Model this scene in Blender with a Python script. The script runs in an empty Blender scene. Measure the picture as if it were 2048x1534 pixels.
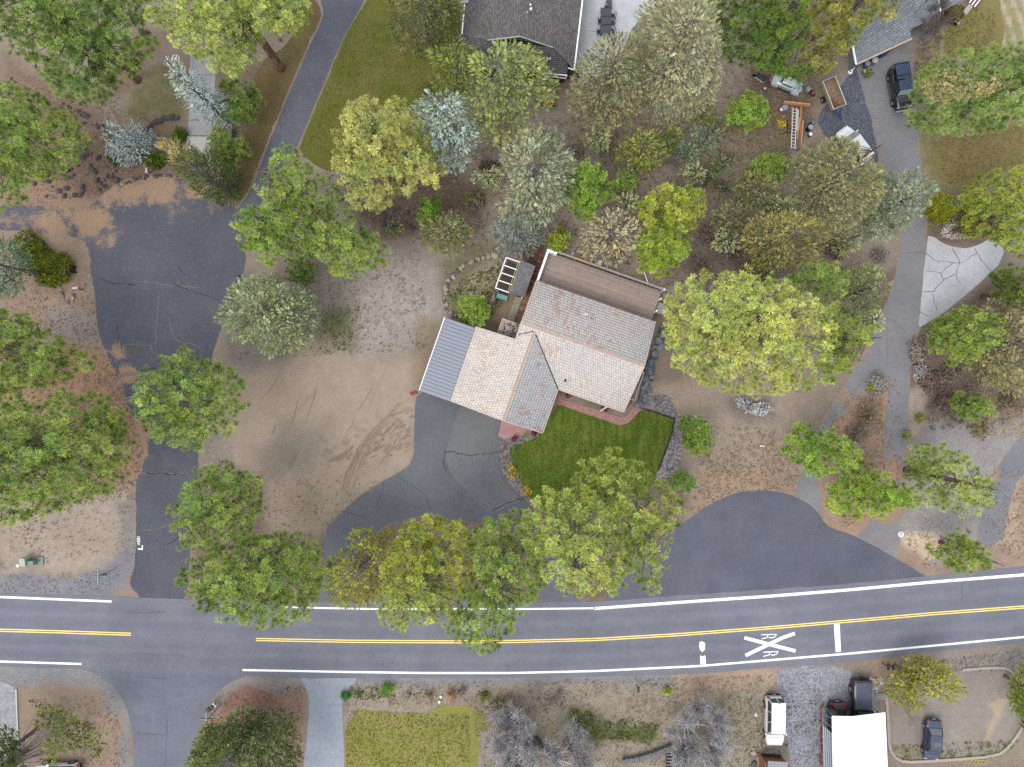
import bpy, bmesh, math, random
import numpy as np
from mathutils import Vector, Matrix
from mathutils.geometry import delaunay_2d_cdt

# ------------------------------------------------------------------ camera, world, sun, exposure
scene = bpy.context.scene
C = scene.collection
H, PPM = 72.0, 19.0                       # camera height in metres, photo pixels per metre on the ground
cam_d = bpy.data.cameras.new('camera'); cam = bpy.data.objects.new('camera', cam_d); C.objects.link(cam)
cam.location = (0, 0, H); cam.rotation_euler = (0, 0, 0)
cam_d.sensor_width = 36.0; cam_d.lens = 36.0 * H / (2048 / PPM); cam_d.clip_start = 0.5; cam_d.clip_end = 2000
scene.camera = cam
SUN_EL, SUN_AZ = math.radians(58), math.radians(225)      # azimuth clockwise from north (image up)
world = bpy.data.worlds.new('World'); scene.world = world; world.use_nodes = True
wn = world.node_tree.nodes; wl = world.node_tree.links
sky = wn.new('ShaderNodeTexSky'); sky.sky_type = 'NISHITA'; sky.sun_disc = False
sky.sun_elevation = SUN_EL; sky.sun_rotation = SUN_AZ
sky.air_density = 0.75; sky.dust_density = 4.0; sky.ozone_density = 0.6
wn['Background'].inputs[1].default_value = 0.15
mixn = wn.new('ShaderNodeMix'); mixn.data_type = 'RGBA'; mixn.inputs[0].default_value = 0.80      # a bright, even cloud layer over the sky
mixn.inputs[7].default_value = (4.9, 5.1, 5.25, 1); wl.new(sky.outputs[0], mixn.inputs[6]); wl.new(mixn.outputs[2], wn['Background'].inputs[0])
sun_d = bpy.data.lights.new('sun', 'SUN'); sun_o = bpy.data.objects.new('sun', sun_d); C.objects.link(sun_o)
sun_d.energy = 0.75; sun_d.angle = math.radians(26); sun_d.color = (1.0, 0.97, 0.93)
sdir = Vector((math.cos(SUN_EL) * math.sin(SUN_AZ), math.cos(SUN_EL) * math.cos(SUN_AZ), math.sin(SUN_EL)))
sun_o.rotation_euler = sdir.to_track_quat('Z', 'Y').to_euler()
scene.view_settings.view_transform = 'Standard'; scene.view_settings.look = 'None'
scene.view_settings.exposure = 1.36; scene.view_settings.gamma = 1.0
scene.view_settings.use_curve_mapping = False
scene.render.engine = 'CYCLES'
cy = scene.cycles; cy.max_bounces = 6; cy.diffuse_bounces = 4; cy.glossy_bounces = 2; cy.transmission_bounces = 3; cy.use_denoising = False
K = 0.50                                   # photo value (linear) -> surface albedo

# ------------------------------------------------------------------ helpers
R = random.Random(7)
def P(px, py, z=0.0):
    s = (H - z) / H / PPM
    return Vector(((px - 1024) * s, (767 - py) * s, z))
def lin(c):
    return tuple(((x / 255) / 12.92 if x / 255 <= 0.04045 else ((x / 255 + 0.055) / 1.055) ** 2.4) for x in c)
def alb(c, k=None):
    k = K if k is None else k
    r = lin(c); g = .25 * r[0] + .6 * r[1] + .15 * r[2]
    return tuple((x * .86 + g * .14) * k for x in r) + (1.0,)
def albn(c, k=None):
    return np.array(alb(c, k)[:3])

def tag(o, label=None, cat=None, group=None, kind=None):
    if label: o['label'] = label
    if cat: o['category'] = cat
    if group: o['group'] = group
    if kind: o['kind'] = kind
    return o
def empty(name, loc, label=None, cat=None, group=None, rz=0.0):
    o = bpy.data.objects.new(name, None); C.objects.link(o); o.location = loc; o.rotation_euler = (0, 0, rz)
    o.empty_display_size = 0.2
    return tag(o, label, cat, group)
def link(name, me, parent=None, **k):
    o = bpy.data.objects.new(name, me); C.objects.link(o)
    if parent: o.parent = parent
    return tag(o, **k)
def copy_tree(o, parent=None):
    c = o.copy(); C.objects.link(c)
    if parent: c.parent = parent
    for ch in list(o.children): copy_tree(ch, c)
    return c

class MB:
    """collects simple shapes in metres, builds one mesh object"""
    def __init__(s): s.v = []; s.f = []; s.m = []; s.cm = 0; s.mats = []
    def use(s, mt):
        if mt not in s.mats: s.mats.append(mt)
        s.cm = s.mats.index(mt); return s
    def poly(s, pts, faces):
        n = len(s.v); s.v += [tuple(p) for p in pts]; s.f += [tuple(n + i for i in f) for f in faces]; s.m += [s.cm] * len(faces); return s
    def box(s, x0, x1, y0, y1, z0, z1):
        return s.poly([(x0, y0, z0), (x1, y0, z0), (x1, y1, z0), (x0, y1, z0), (x0, y0, z1), (x1, y0, z1), (x1, y1, z1), (x0, y1, z1)],
                      [(3, 2, 1, 0), (4, 5, 6, 7), (0, 1, 5, 4), (1, 2, 6, 5), (2, 3, 7, 6), (3, 0, 4, 7)])
    def bar(s, a, b, w, h=None, up=(0, 0, 1)):
        a, b = Vector(a), Vector(b); h = w if h is None else h; d = (b - a).normalized(); up = Vector(up)
        if abs(d.dot(up)) > 0.95: up = Vector((1, 0, 0))
        x = d.cross(up).normalized(); y = x.cross(d).normalized(); x = x * w / 2; y = y * h / 2
        return s.poly([a - x - y, a + x - y, a + x + y, a - x + y, b - x - y, b + x - y, b + x + y, b - x + y],
                      [(3, 2, 1, 0), (4, 5, 6, 7), (0, 1, 5, 4), (1, 2, 6, 5), (2, 3, 7, 6), (3, 0, 4, 7)])
    def tube(s, pts, rads, n=6, caps=True):
        pts = [Vector(p) for p in pts]; base = len(s.v)
        if not hasattr(rads, '__len__'): rads = [rads] * len(pts)
        for i, p in enumerate(pts):
            d = (pts[min(i + 1, len(pts) - 1)] - pts[max(i - 1, 0)]).normalized()
            up = Vector((0, 0, 1)) if abs(d.z) < 0.9 else Vector((1, 0, 0))
            x = d.cross(up).normalized(); y = x.cross(d)
            for j in range(n):
                t = 2 * math.pi * j / n; s.v.append(tuple(p + (x * math.cos(t) + y * math.sin(t)) * rads[i]))
        for i in range(len(pts) - 1):
            for j in range(n):
                a = base + i * n + j; b = base + i * n + (j + 1) % n
                s.f.append((a, b, b + n, a + n)); s.m.append(s.cm)
        if caps:
            s.f.append(tuple(base + j for j in reversed(range(n)))); s.m.append(s.cm)
            s.f.append(tuple(base + (len(pts) - 1) * n + j for j in range(n))); s.m.append(s.cm)
        return s
    def disc(s, c, r, axis, h, n=14, r2=None):
        c = Vector(c); a = Vector(axis).normalized() * h / 2
        return s.tube([c - a, c + a], [r, r if r2 is None else r2], n)
    def ball(s, c, rx, ry, rz, n=10, m=6, zmin=-1.0):
        c = Vector(c); base = len(s.v)
        for i in range(m + 1):
            t = -math.pi / 2 + math.pi * i / m
            for j in range(n):
                q = 2 * math.pi * j / n
                s.v.append((c.x + rx * math.cos(t) * math.cos(q), c.y + ry * math.cos(t) * math.sin(q), c.z + rz * max(zmin, math.sin(t))))
        for i in range(m):
            for j in range(n):
                a = base + i * n + j; b = base + i * n + (j + 1) % n
                s.f.append((a, b, b + n, a + n)); s.m.append(s.cm)
        return s
    def mesh(s, name):
        me = bpy.data.meshes.new(name); me.from_pydata(s.v, [], s.f)
        for mt in s.mats: me.materials.append(mt)
        if len(s.mats) > 1: me.polygons.foreach_set('material_index', s.m)
        me.update(); return me
    def build(s, name, mt=None, parent=None, smooth=False, **k):
        if mt is not None and not s.mats: s.mats = [mt]
        me = s.mesh(name)
        if smooth: me.polygons.foreach_set('use_smooth', [True] * len(me.polygons))
        return link(name, me, parent, **k)

def np_mesh(name, verts, tris, cols=None, mats=()):
    """verts (n,3), tris (m,3|4) uniform; cols (n,3)"""
    me = bpy.data.meshes.new(name); k = tris.shape[1]
    me.vertices.add(len(verts)); me.vertices.foreach_set('co', verts.astype(np.float32).ravel())
    me.loops.add(tris.size); me.loops.foreach_set('vertex_index', tris.astype(np.int32).ravel())
    me.polygons.add(len(tris)); me.polygons.foreach_set('loop_start', np.arange(0, tris.size, k, dtype=np.int32))
    me.update(calc_edges=True)
    if cols is not None:
        a = me.color_attributes.new('col', 'FLOAT_COLOR', 'POINT')
        c4 = np.ones((len(verts), 4), np.float32); c4[:, :3] = cols; a.data.foreach_set('color', c4.ravel())
    for m in mats: me.materials.append(m)
    return me

# ------------------------------------------------------------------ materials
class NT:
    def __init__(s, name):
        s.m = bpy.data.materials.new(name); s.m.use_nodes = True; s.t = s.m.node_tree; s.n = s.t.nodes; s.b = s.n['Principled BSDF']
        s.out = s.n['Material Output']
        s.b.inputs['Specular IOR Level'].default_value = 0.25
    def N(s, typ, ins=None, **props):
        n = s.n.new(typ)
        for k, v in props.items(): setattr(n, k, v)
        for k, v in (ins or {}).items():
            if isinstance(v, bpy.types.NodeSocket): s.t.links.new(v, n.inputs[k])
            else: n.inputs[k].default_value = v
        return n
    def L(s, a, b): s.t.links.new(a, b)
    def pos(s): return s.N('ShaderNodeNewGeometry').outputs['Position']
    def vec(s, scale=(1, 1, 1), rot=(0, 0, 0), src=None):
        return s.N('ShaderNodeMapping', {0: src or s.pos(), 'Scale': scale, 'Rotation': rot}).outputs[0]
    def noise(s, scale, detail=3, rough=0.6, vec=None, dist=0.0):
        return s.N('ShaderNodeTexNoise', {'Vector': vec or s.pos(), 'Scale': scale, 'Detail': detail, 'Roughness': rough, 'Distortion': dist}).outputs[0]
    def ramp(s, fac, lo, hi, a=0.0, b=1.0):
        return s.N('ShaderNodeMapRange', {0: fac, 1: lo, 2: hi, 3: a, 4: b}, clamp=True).outputs[0]
    def math(s, op, a, b=0.0):
        n = s.N('ShaderNodeMath', operation=op)
        for i, v in enumerate((a, b)):
            if isinstance(v, bpy.types.NodeSocket): s.L(v, n.inputs[i])
            else: n.inputs[i].default_value = v
        return n.outputs[0]
    def mix(s, fac, a, b, mode='MIX'):
        n = s.N('ShaderNodeMix', data_type='RGBA', blend_type=mode)
        for i, v in ((0, fac), (6, a), (7, b)):
            if isinstance(v, bpy.types.NodeSocket): s.L(v, n.inputs[i])
            else: n.inputs[i].default_value = v
        return n.outputs[2]
    def mul(s, col, f):
        n = s.N('ShaderNodeVectorMath', operation='MULTIPLY'); s.L(col, n.inputs[0])
        cb = s.N('ShaderNodeCombineXYZ', {0: f, 1: f, 2: f}); s.L(cb.outputs[0], n.inputs[1]); return n.outputs[0]
    def attr(s, name='col'): return s.N('ShaderNodeAttribute', attribute_name=name)
    def bump(s, h, strength=0.3, dist=0.05):
        s.L(s.N('ShaderNodeBump', {'Height': h, 'Strength': strength, 'Distance': dist}).outputs[0], s.b.inputs['Normal'])
    def fin(s, col, rough=0.9, metal=0.0, spec=None):
        if isinstance(col, bpy.types.NodeSocket): s.L(col, s.b.inputs['Base Color'])
        else: s.b.inputs['Base Color'].default_value = col
        s.b.inputs['Roughness'].default_value = rough; s.b.inputs['Metallic'].default_value = metal
        if spec is not None: s.b.inputs['Specular IOR Level'].default_value = spec
        return s.m

def m_plain(name, c, rough=0.7, var=0.12, scale=3.0, metal=0.0, spec=0.25, k=None):
    t = NT(name); n = t.noise(scale, 4, 0.65)
    f = t.ramp(n, 0.3, 0.7, 1 - var, 1 + var)
    return t.fin(t.mul(t.N('ShaderNodeRGB').outputs[0] if False else t.mix(0.0, alb(c, k), alb(c, k)), f), rough, metal, spec)
def m_paint(name, c, rough=0.25, k=None, dirt=0.15, spec=0.5, coat=0.6):
    t = NT(name); n = t.noise(2.5, 5, 0.7); n2 = t.noise(14, 3)
    f = t.ramp(n, 0.35, 0.75, 0.0, dirt)
    t.b.inputs['Coat Weight'].default_value = coat * (.25 if sum(c) < 200 else 1); t.b.inputs['Coat Roughness'].default_value = 0.12
    r = t.ramp(n2, 0.3, 0.7, rough * 0.8, min(1, rough * 1.5)); t.L(r, t.b.inputs['Roughness'])
    m = t.fin(t.mix(f, alb(c, k), alb((150, 140, 128))), rough, 0.0, spec); t.L(r, t.b.inputs['Roughness']); return m
def m_attr(name, rough=0.9, var=0.25, scale=6.0, trans=0.0, spec=0.2):
    t = NT(name); a = t.attr(); f = t.ramp(t.noise(scale, 3), 0.3, 0.7, 1 - var, 1 + var); col = t.mul(a.outputs[0], f)
    t.fin(col, rough, 0, spec)
    if trans:
        tr = t.N('ShaderNodeBsdfTranslucent'); t.L(col, tr.inputs[0])
        mx = t.N('ShaderNodeMixShader', {0: trans, 1: t.b.outputs[0], 2: tr.outputs[0]}); t.L(mx.outputs[0], t.out.inputs[0])
    return t.m
def m_asphalt(name, c, grit=0.22, litter=True, needle=(200, 164, 132), band=False):
    t = NT(name)
    big = t.ramp(t.noise(0.28, 4, 0.6), 0.3, 0.7, 0.90, 1.10)
    mid = t.ramp(t.noise(1.6, 4, 0.7), 0.3, 0.7, 0.94, 1.07)
    fine = t.ramp(t.noise(9.0, 3, 0.75), 0.3, 0.7, 1 - grit, 1 + grit)
    col = t.mix(t.ramp(t.noise(0.12, 3), 0.4, 0.65, 0, 0.25), alb(c), alb(tuple(min(255, x + 22) for x in (c[0] + 4, c[1] + 2, c[2] - 4))))
    f = t.math('MULTIPLY', t.math('MULTIPLY', big, mid), fine)
    if band: f = t.math('MULTIPLY', f, t.attr('wear').outputs[2])
    col = t.mul(col, f)
    pale = t.ramp(t.noise(5.5, 2, 0.9), 0.70, 0.78, 0, 0.5)
    col = t.mix(pale, col, alb((172, 160, 150)))
    if litter:
        a = t.attr('litter').outputs[2]
        n = t.math('ADD', t.math('MULTIPLY', t.math('ADD', t.noise(1.5, 5, 0.75, dist=0.5), t.noise(5.0, 4, .8)), .5), t.math('MULTIPLY', t.noise(0.45, 3, 0.5), 0.7))
        th = t.math('SUBTRACT', t.math('ADD', n, a), 1.32)
        fac = t.ramp(th, -0.10, 0.05)
        ncol = t.mix(t.ramp(t.noise(12, 3, 0.8), 0.3, 0.7), alb(tuple(x * 0.72 for x in needle)), alb(needle))
        col = t.mix(fac, col, ncol)
    t.bump(t.noise(14, 3, 0.8), 0.35, 0.03)
    return t.fin(col, 0.92, 0, 0.15)

# ------------------------------------------------------------------ numpy noise and region painting (photo pixels)
def vnoise(x, y, cell, seed, octv=4):
    out = np.zeros_like(x, dtype=float); amp = 1.0; tot = 0
    for o in range(octv):
        rg = np.random.RandomState(seed * 17 + o); g = rg.rand(128, 128)
        u = x / cell + 31.7 * o; v = y / cell + 11.3 * o
        iu = np.floor(u).astype(int); iv = np.floor(v).astype(int); fu = u - iu; fv = v - iv
        fu = fu * fu * (3 - 2 * fu); fv = fv * fv * (3 - 2 * fv)
        a = g[iu % 128, iv % 128]; b = g[(iu + 1) % 128, iv % 128]; c = g[iu % 128, (iv + 1) % 128]; d = g[(iu + 1) % 128, (iv + 1) % 128]
        out += amp * ((a * (1 - fu) + b * fu) * (1 - fv) + (c * (1 - fu) + d * fu) * fv); tot += amp; amp *= 0.55; cell /= 2.1
    return out / tot
def inside(px, py, poly):
    poly = np.asarray(poly, float); r = np.zeros(px.shape, bool); n = len(poly)
    for i in range(n):
        x1, y1 = poly[i]; x2, y2 = poly[(i + 1) % n]
        if y1 == y2: continue
        c = ((y1 > py) != (y2 > py)) & (px < (x2 - x1) * (py - y1) / (y2 - y1) + x1); r ^= c
    return r
def seg_dist(px, py, pts):
    d = np.full(px.shape, 1e9)
    for (x1, y1), (x2, y2) in zip(pts[:-1], pts[1:]):
        dx, dy = x2 - x1, y2 - y1; t = np.clip(((px - x1) * dx + (py - y1) * dy) / (dx * dx + dy * dy + 1e-9), 0, 1)
        d = np.minimum(d, np.hypot(px - x1 - t * dx, py - y1 - t * dy))
    return d
def sdf(px, py, poly):
    d = seg_dist(px, py, list(poly) + [poly[0]]); return np.where(inside(px, py, poly), d, -d)
def smooth_poly(pts, k=3):
    pts = np.array(pts, float)
    for _ in range(k):
        nx = np.roll(pts, -1, 0); q = 0.75 * pts + 0.25 * nx; r = 0.25 * pts + 0.75 * nx
        pts = np.empty((len(q) * 2, 2)); pts[0::2] = q; pts[1::2] = r
    return pts
def resample(pts, step, closed=True):
    pts = np.array(pts, float)
    if closed: pts = np.vstack([pts, pts[:1]])
    seg = np.hypot(*np.diff(pts, axis=0).T); s = np.concatenate([[0], np.cumsum(seg)]); n = max(3, int(s[-1] / step))
    t = np.linspace(0, s[-1], n + 1)
    if closed: t = t[:-1]
    return np.stack([np.interp(t, s, pts[:, 0]), np.interp(t, s, pts[:, 1])], 1)

def sheet(name, poly, z, mt, smooth=2, jit=1.2, step=9, grid=0, thick=0.0, attrs=None, parent=None, seed=1, **k):
    """a flat surface patch given by its outline in photo pixels, lying z metres above the ground"""
    p = smooth_poly(poly, smooth) if smooth else np.array(poly, float)
    p = resample(p, step) if (smooth or jit) else p
    if jit:
        n = len(p); d = np.roll(p, -1, 0) - np.roll(p, 1, 0); d /= np.hypot(d[:, 0], d[:, 1])[:, None] + 1e-9
        off = (vnoise(p[:, 0], p[:, 1], 26, seed, 3) - 0.5) * 4 * jit + (np.random.RandomState(seed).rand(n) - 0.5) * jit
        p = p + np.stack([d[:, 1], -d[:, 0]], 1) * off[:, None]
    pts = [Vector(q) for q in p]; nb = len(pts)
    if grid:
        x0, y0 = p.min(0); x1, y1 = p.max(0); gx, gy = np.meshgrid(np.arange(x0, x1, grid), np.arange(y0, y1, grid))
        gx = gx.ravel(); gy = gy.ravel(); m = sdf(gx, gy, [tuple(q) for q in p]) > grid * 0.4
        pts += [Vector((a, b)) for a, b in zip(gx[m], gy[m])]
    vs, es, fs, *_ = delaunay_2d_cdt(pts, [], [list(range(nb))], 1, 1e-4)
    arr = np.array([tuple(v) for v in vs]); me = bpy.data.meshes.new(name)
    s = (H - z) / H / PPM
    co = np.stack([(arr[:, 0] - 1024) * s, (767 - arr[:, 1]) * s, np.full(len(arr), z)], 1)
    V = [tuple(c) for c in co]; F = []
    for f in fs:
        a, b, c = (co[f[i]] for i in range(3))
        F.append(tuple(f) if (b[0] - a[0]) * (c[1] - a[1]) - (b[1] - a[1]) * (c[0] - a[0]) > 0 else tuple(reversed(f)))
    if thick:
        n0 = len(V); ring = list(range(nb))
        V += [(V[i][0], V[i][1], z - thick) for i in ring]
        for i in range(nb): F.append((ring[i], ring[(i + 1) % nb], n0 + (i + 1) % nb, n0 + i))
    me.from_pydata(V, [], F); me.materials.append(mt)
    for an, fn in (attrs or {}).items():
        at = me.attributes.new(an, 'FLOAT', 'POINT'); vals = np.zeros(len(V)); vals[:len(arr)] = fn(arr[:, 0], arr[:, 1]); at.data.foreach_set('value', vals)
    me.update()
    return link(name, me, parent, **k)
def ribbon(mb, pts, w, z, mt=None, widths=None):
    """thin strip along a pixel polyline (width in pixels)"""
    p = np.array(pts, float); n = len(p)
    d = np.gradient(p, axis=0); d /= np.hypot(d[:, 0], d[:, 1])[:, None] + 1e-9; nn = np.stack([-d[:, 1], d[:, 0]], 1)
    ww = np.full(n, w / 2.0) if widths is None else np.array(widths) / 2
    a = p + nn * ww[:, None]; b = p - nn * ww[:, None]
    V = [P(*q, z) for q in a] + [P(*q, z) for q in b]
    mb.poly(V, [(n + i, n + i + 1, i + 1, i) for i in range(n - 1)]); return mb
# ------------------------------------------------------------------ the ground: one sheet, soil and litter colours by region
fx = np.arange(-63, 63.01, 0.29); fy = np.arange(-47, 47.01, 0.29)
ext = np.array([8, 24, 60, 140, 300, 600.0])
gx = np.concatenate([-64 - ext[::-1], fx, 64 + ext]); gy = np.concatenate([-48 - ext[::-1], fy, 48 + ext])
GX, GY = np.meshgrid(gx, gy); PX = GX * PPM + 1024; PY = 767 - GY * PPM
wob = 22
DX = PX + (vnoise(PX, PY, 60, 3) - 0.5) * 2 * wob; DY = PY + (vnoise(PX, PY, 60, 4) - 0.5) * 2 * wob
gcol = np.zeros(PX.shape + (3,)); gcol[:] = albn((150, 132, 116)); grit = np.full(PX.shape, 0.30); green = np.zeros(PX.shape); ndl = np.full(PX.shape, 0.25)
def region(poly, c, soft=14, alpha=1.0, g=None, gr=None, nd=None, raw=False):
    xs = [q[0] for q in poly]; ys = [q[1] for q in poly]; pad = soft * 2 + wob * 2
    m = (PX > min(xs) - pad) & (PX < max(xs) + pad) & (PY > min(ys) - pad) & (PY < max(ys) + pad)
    ax, ay = (PX[m], PY[m]) if raw else (DX[m], DY[m])
    d = sdf(ax, ay, poly); f = np.clip(0.5 + d / (2 * soft), 0, 1) * alpha
    gcol[m] = gcol[m] * (1 - f[:, None]) + albn(c) * f[:, None]
    for arr, v in ((grit, g), (green, gr), (ndl, nd)):
        if v is not None: arr[m] = arr[m] * (1 - f) + v * f
def track(pts, w, c, alpha=0.4):
    xs = [q[0] for q in pts]; ys = [q[1] for q in pts]; pad = w * 3
    m = (PX > min(xs) - pad) & (PX < max(xs) + pad) & (PY > min(ys) - pad) & (PY < max(ys) + pad)
    d = seg_dist(PX[m], PY[m], pts); f = np.clip(1.3 - d / w, 0, 1) * alpha
    gcol[m] = gcol[m] * (1 - f[:, None]) + albn(c) * f[:, None]
# forest floor, yards, verges (photo colours)
region([(640, 330), (900, 180), (1200, 200), (1460, 90), (1720, 90), (1800, 330), (1780, 620), (1330, 640), (1250, 520), (1040, 500), (860, 520), (690, 480)], (158, 140, 122), 30, g=.5, nd=.35)
region([(1150, 235), (1440, 230), (1560, 300), (1540, 420), (1250, 420), (1190, 330)], (138, 122, 106), 26, g=.45, gr=.25, nd=.3)
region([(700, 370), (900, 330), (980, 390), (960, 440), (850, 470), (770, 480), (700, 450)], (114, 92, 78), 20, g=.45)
region([(1440, 400), (1600, 540), (1540, 580), (1330, 560), (1380, 460)], (126, 106, 96), 24, g=.6, nd=.5)
region([(1500, 120), (1660, 120), (1650, 210), (1560, 300), (1450, 260)], (118, 98, 80), 18, g=.5, nd=.5)
region([(1430, 260), (1600, 280), (1560, 330), (1460, 320)], (134, 118, 92), 16, g=.5, gr=.3)
region([(420, 560), (560, 560), (700, 520), (850, 480), (1000, 520), (900, 600), (870, 700), (780, 760), (600, 720), (450, 700)], (150, 137, 126), 26, g=.42, gr=.12)
region([(690, 600), (800, 520), (900, 530), (880, 640), (840, 720), (730, 700), (690, 660)], (170, 158, 148), 26, alpha=.8, g=.42)
region([(640, 620), (700, 610), (705, 680), (640, 700)], (118, 118, 72), 14, alpha=.6, g=.5, gr=.9)
region([(430, 700), (620, 690), (840, 720), (832, 920), (790, 960), (700, 1010), (650, 1080), (520, 1080), (500, 960), (410, 900), (405, 780)], (172, 150, 128), 18, g=.10, nd=.05)
region([(405, 870), (450, 860), (460, 960), (400, 960)], (150, 136, 124), 12, g=.4)
region([(440, 640), (520, 700), (600, 700), (560, 740), (450, 740)], (138, 124, 114), 18, g=.35)
region([(835, 640), (890, 640), (860, 740), (838, 786), (820, 740)], (150, 128, 96), 10, alpha=.7, g=.35)
for a, b in (((520, 940), (600, 900)), ((560, 850), (660, 930))):
    region([(a[0], a[1]), (b[0], a[1]), (b[0], b[1]), (a[0], b[1])], (138, 126, 110), 22, alpha=.5)
arcs = []
for i in range(13):
    o = i * 11; arcs.append([(690 + o * .25, 1010 - o * .5), (710 + o * .4, 930 - o * .5), (740 + o * .5, 870 - o * .5), (790 + o * .15, 835 - o * .35), (822, 830 - o * .3)])
rt = random.Random(5)
for i, a in enumerate(arcs): track([(x + rt.uniform(-4, 4), y + rt.uniform(-4, 4)) for x, y in a], rt.uniform(2.5, 5), ((190, 168, 142), (140, 118, 96))[i % 2], rt.uniform(.25, .5))
for i in range(16):
    x0 = rt.uniform(560, 800); y0 = rt.uniform(700, 980); L_ = rt.uniform(40, 150); an = math.radians(rt.uniform(95, 135))
    track([(x0, y0), (x0 + math.cos(an) * L_, y0 + math.sin(an) * L_)], rt.uniform(2, 4), rt.choice([(182, 162, 138), (146, 126, 104)]), rt.uniform(.15, .35))
for i in range(34):
    x0 = rt.uniform(650, 820); y0 = rt.uniform(830, 940); an = math.radians(rt.uniform(110, 150)); L_ = rt.uniform(8, 22)
    track([(x0, y0), (x0 + math.cos(an) * L_, y0 - math.sin(an) * L_ * .6)], 2.2, (122, 98, 72), .5)
# left side
region([(0, 100), (90, 160), (220, 240), (330, 330), (440, 370), (470, 420), (300, 360), (190, 420), (0, 420)], (128, 102, 86), 18, g=.45, nd=.6)
region([(150, 200), (260, 180), (310, 110), (340, 60), (270, 60), (220, 140)], (136, 108, 86), 14, g=.3, nd=.6)
region([(262, 185), (330, 110), (380, 120), (378, 235), (290, 245), (250, 235)], (134, 122, 84), 10, g=.35, gr=.5)
region([(300, 245), (372, 238), (374, 300), (310, 310)], (140, 112, 92), 6, g=.3)
region([(430, 140), (480, 120), (560, 120), (520, 250), (490, 380), (470, 420), (440, 400), (430, 300)], (126, 108, 84), 12, g=.4, nd=.5)
region([(0, 330), (80, 340), (180, 400), (320, 350), (430, 370), (440, 410), (330, 370), (260, 380), (190, 430), (0, 405)], (158, 126, 102), 10, g=.3, nd=.8)
region([(0, 450), (60, 460), (175, 482), (178, 600), (120, 690), (0, 640)], (160, 134, 112), 10, g=.35, nd=.6)
region([(80, 640), (150, 610), (192, 640), (205, 700), (180, 700), (90, 690)], (146, 138, 134), 10, g=.5, nd=.6)
region([(0, 690), (205, 695), (240, 770), (264, 840), (286, 880), (282, 960), (180, 990), (0, 900)], (166, 122, 94), 10, g=.25, nd=.9)
region([(0, 1030), (180, 985), (270, 960), (268, 1100), (220, 1150), (0, 1150)], (172, 154, 136), 14, g=.35, nd=.2)
region([(235, 1000), (272, 990), (272, 1110), (240, 1110)], (146, 136, 128), 8, g=.5)
region([(0, 1142), (60, 1150), (150, 1160), (210, 1140), (262, 1095), (274, 1130), (255, 1170), (205, 1196), (0, 1192)], (136, 134, 142), 5, g=.35)
# under the row of pines
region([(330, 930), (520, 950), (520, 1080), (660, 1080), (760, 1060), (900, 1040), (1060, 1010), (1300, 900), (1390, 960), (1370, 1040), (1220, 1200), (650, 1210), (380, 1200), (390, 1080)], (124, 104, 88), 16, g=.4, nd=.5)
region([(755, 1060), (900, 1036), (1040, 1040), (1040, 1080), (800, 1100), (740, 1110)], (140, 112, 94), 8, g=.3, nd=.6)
# right of the house
region([(1310, 600), (1370, 620), (1370, 780), (1300, 790), (1295, 700)], (138, 116, 100), 12, g=.3, nd=.3)
region([(1290, 780), (1370, 770), (1640, 780), (1600, 860), (1600, 985), (1480, 975), (1372, 1030), (1380, 920), (1360, 830), (1300, 800)], (166, 146, 126), 14, g=.35, nd=.45)
region([(1440, 800), (1540, 790), (1560, 830), (1470, 850)], (136, 122, 112), 12, g=.5)
region([(1400, 930), (1560, 940), (1600, 985), (1450, 985), (1385, 1020)], (172, 142, 118), 12, g=.35, nd=.6)
region([(1700, 560), (1800, 540), (1780, 640), (1740, 700), (1690, 740), (1700, 640)], (118, 100, 86), 12, g=.4, nd=.6)
region([(1640, 860), (1740, 740), (1800, 760), (1810, 1000), (1760, 1060), (1680, 1060), (1630, 1000)], (168, 134, 112), 10, g=.35, nd=.7)
region([(1822, 660), (1860, 640), (2048, 620), (2048, 830), (1830, 870), (1818, 780)], (128, 108, 94), 12, g=.55, nd=.4)
region([(1820, 780), (1850, 770), (1840, 880), (1815, 880)], (176, 158, 140), 6, g=.3)
region([(1840, 850), (2048, 820), (2048, 900), (1990, 940), (1980, 1110), (1850, 1150), (1800, 1100), (1780, 1050), (1830, 1000)], (154, 146, 144), 14, g=.45, nd=.3)
region([(1820, 1060), (1880, 1058), (1900, 1100), (1850, 1120), (1815, 1100)], (206, 180, 150), 6, g=.25)
region([(1640, 1040), (1660, 1070), (1720, 1078), (1800, 1110), (1860, 1150), (1850, 1120), (1800, 1080), (1750, 1050), (1660, 1000)], (172, 138, 112), 6, g=.3, nd=.7)
region([(1850, 1130), (2048, 1100), (2048, 1132), (1860, 1152)], (160, 134, 118), 8, g=.4, nd=.6)
region([(2010, 930), (2048, 930), (2048, 1110), (1990, 1090)], (176, 150, 124), 12, g=.4, nd=.5)
region([(1840, 260), (2060, 230), (2060, 400), (1900, 400), (1850, 350)], (142, 128, 84), 16, g=.35, gr=.45)
region([(1855, 400), (1925, 380), (2000, 430), (1970, 500), (1900, 490), (1858, 470)], (124, 104, 88), 10, g=.5)
region([(1830, 150), (1860, 60), (1910, 60), (1890, 120), (1850, 180)], (134, 112, 84), 10, g=.55, nd=.5)
region([(1860, 60), (1920, 10), (1950, 0), (2048, 0), (2048, 110), (1870, 120)], (162, 148, 92), 10, g=.3, gr=.4)
for dx in (0, 22, 46, 66): track([(1984 + dx - 14, -20), (1992 + dx, 30), (2004 + dx, 70), (2012 + dx, 110)], 5, (208, 198, 176), .55)
region([(1838, 655), (1900, 620), (1960, 575), (2010, 545), (2048, 560), (2048, 620), (1860, 660)], (120, 100, 82), 8, g=.4)
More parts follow.
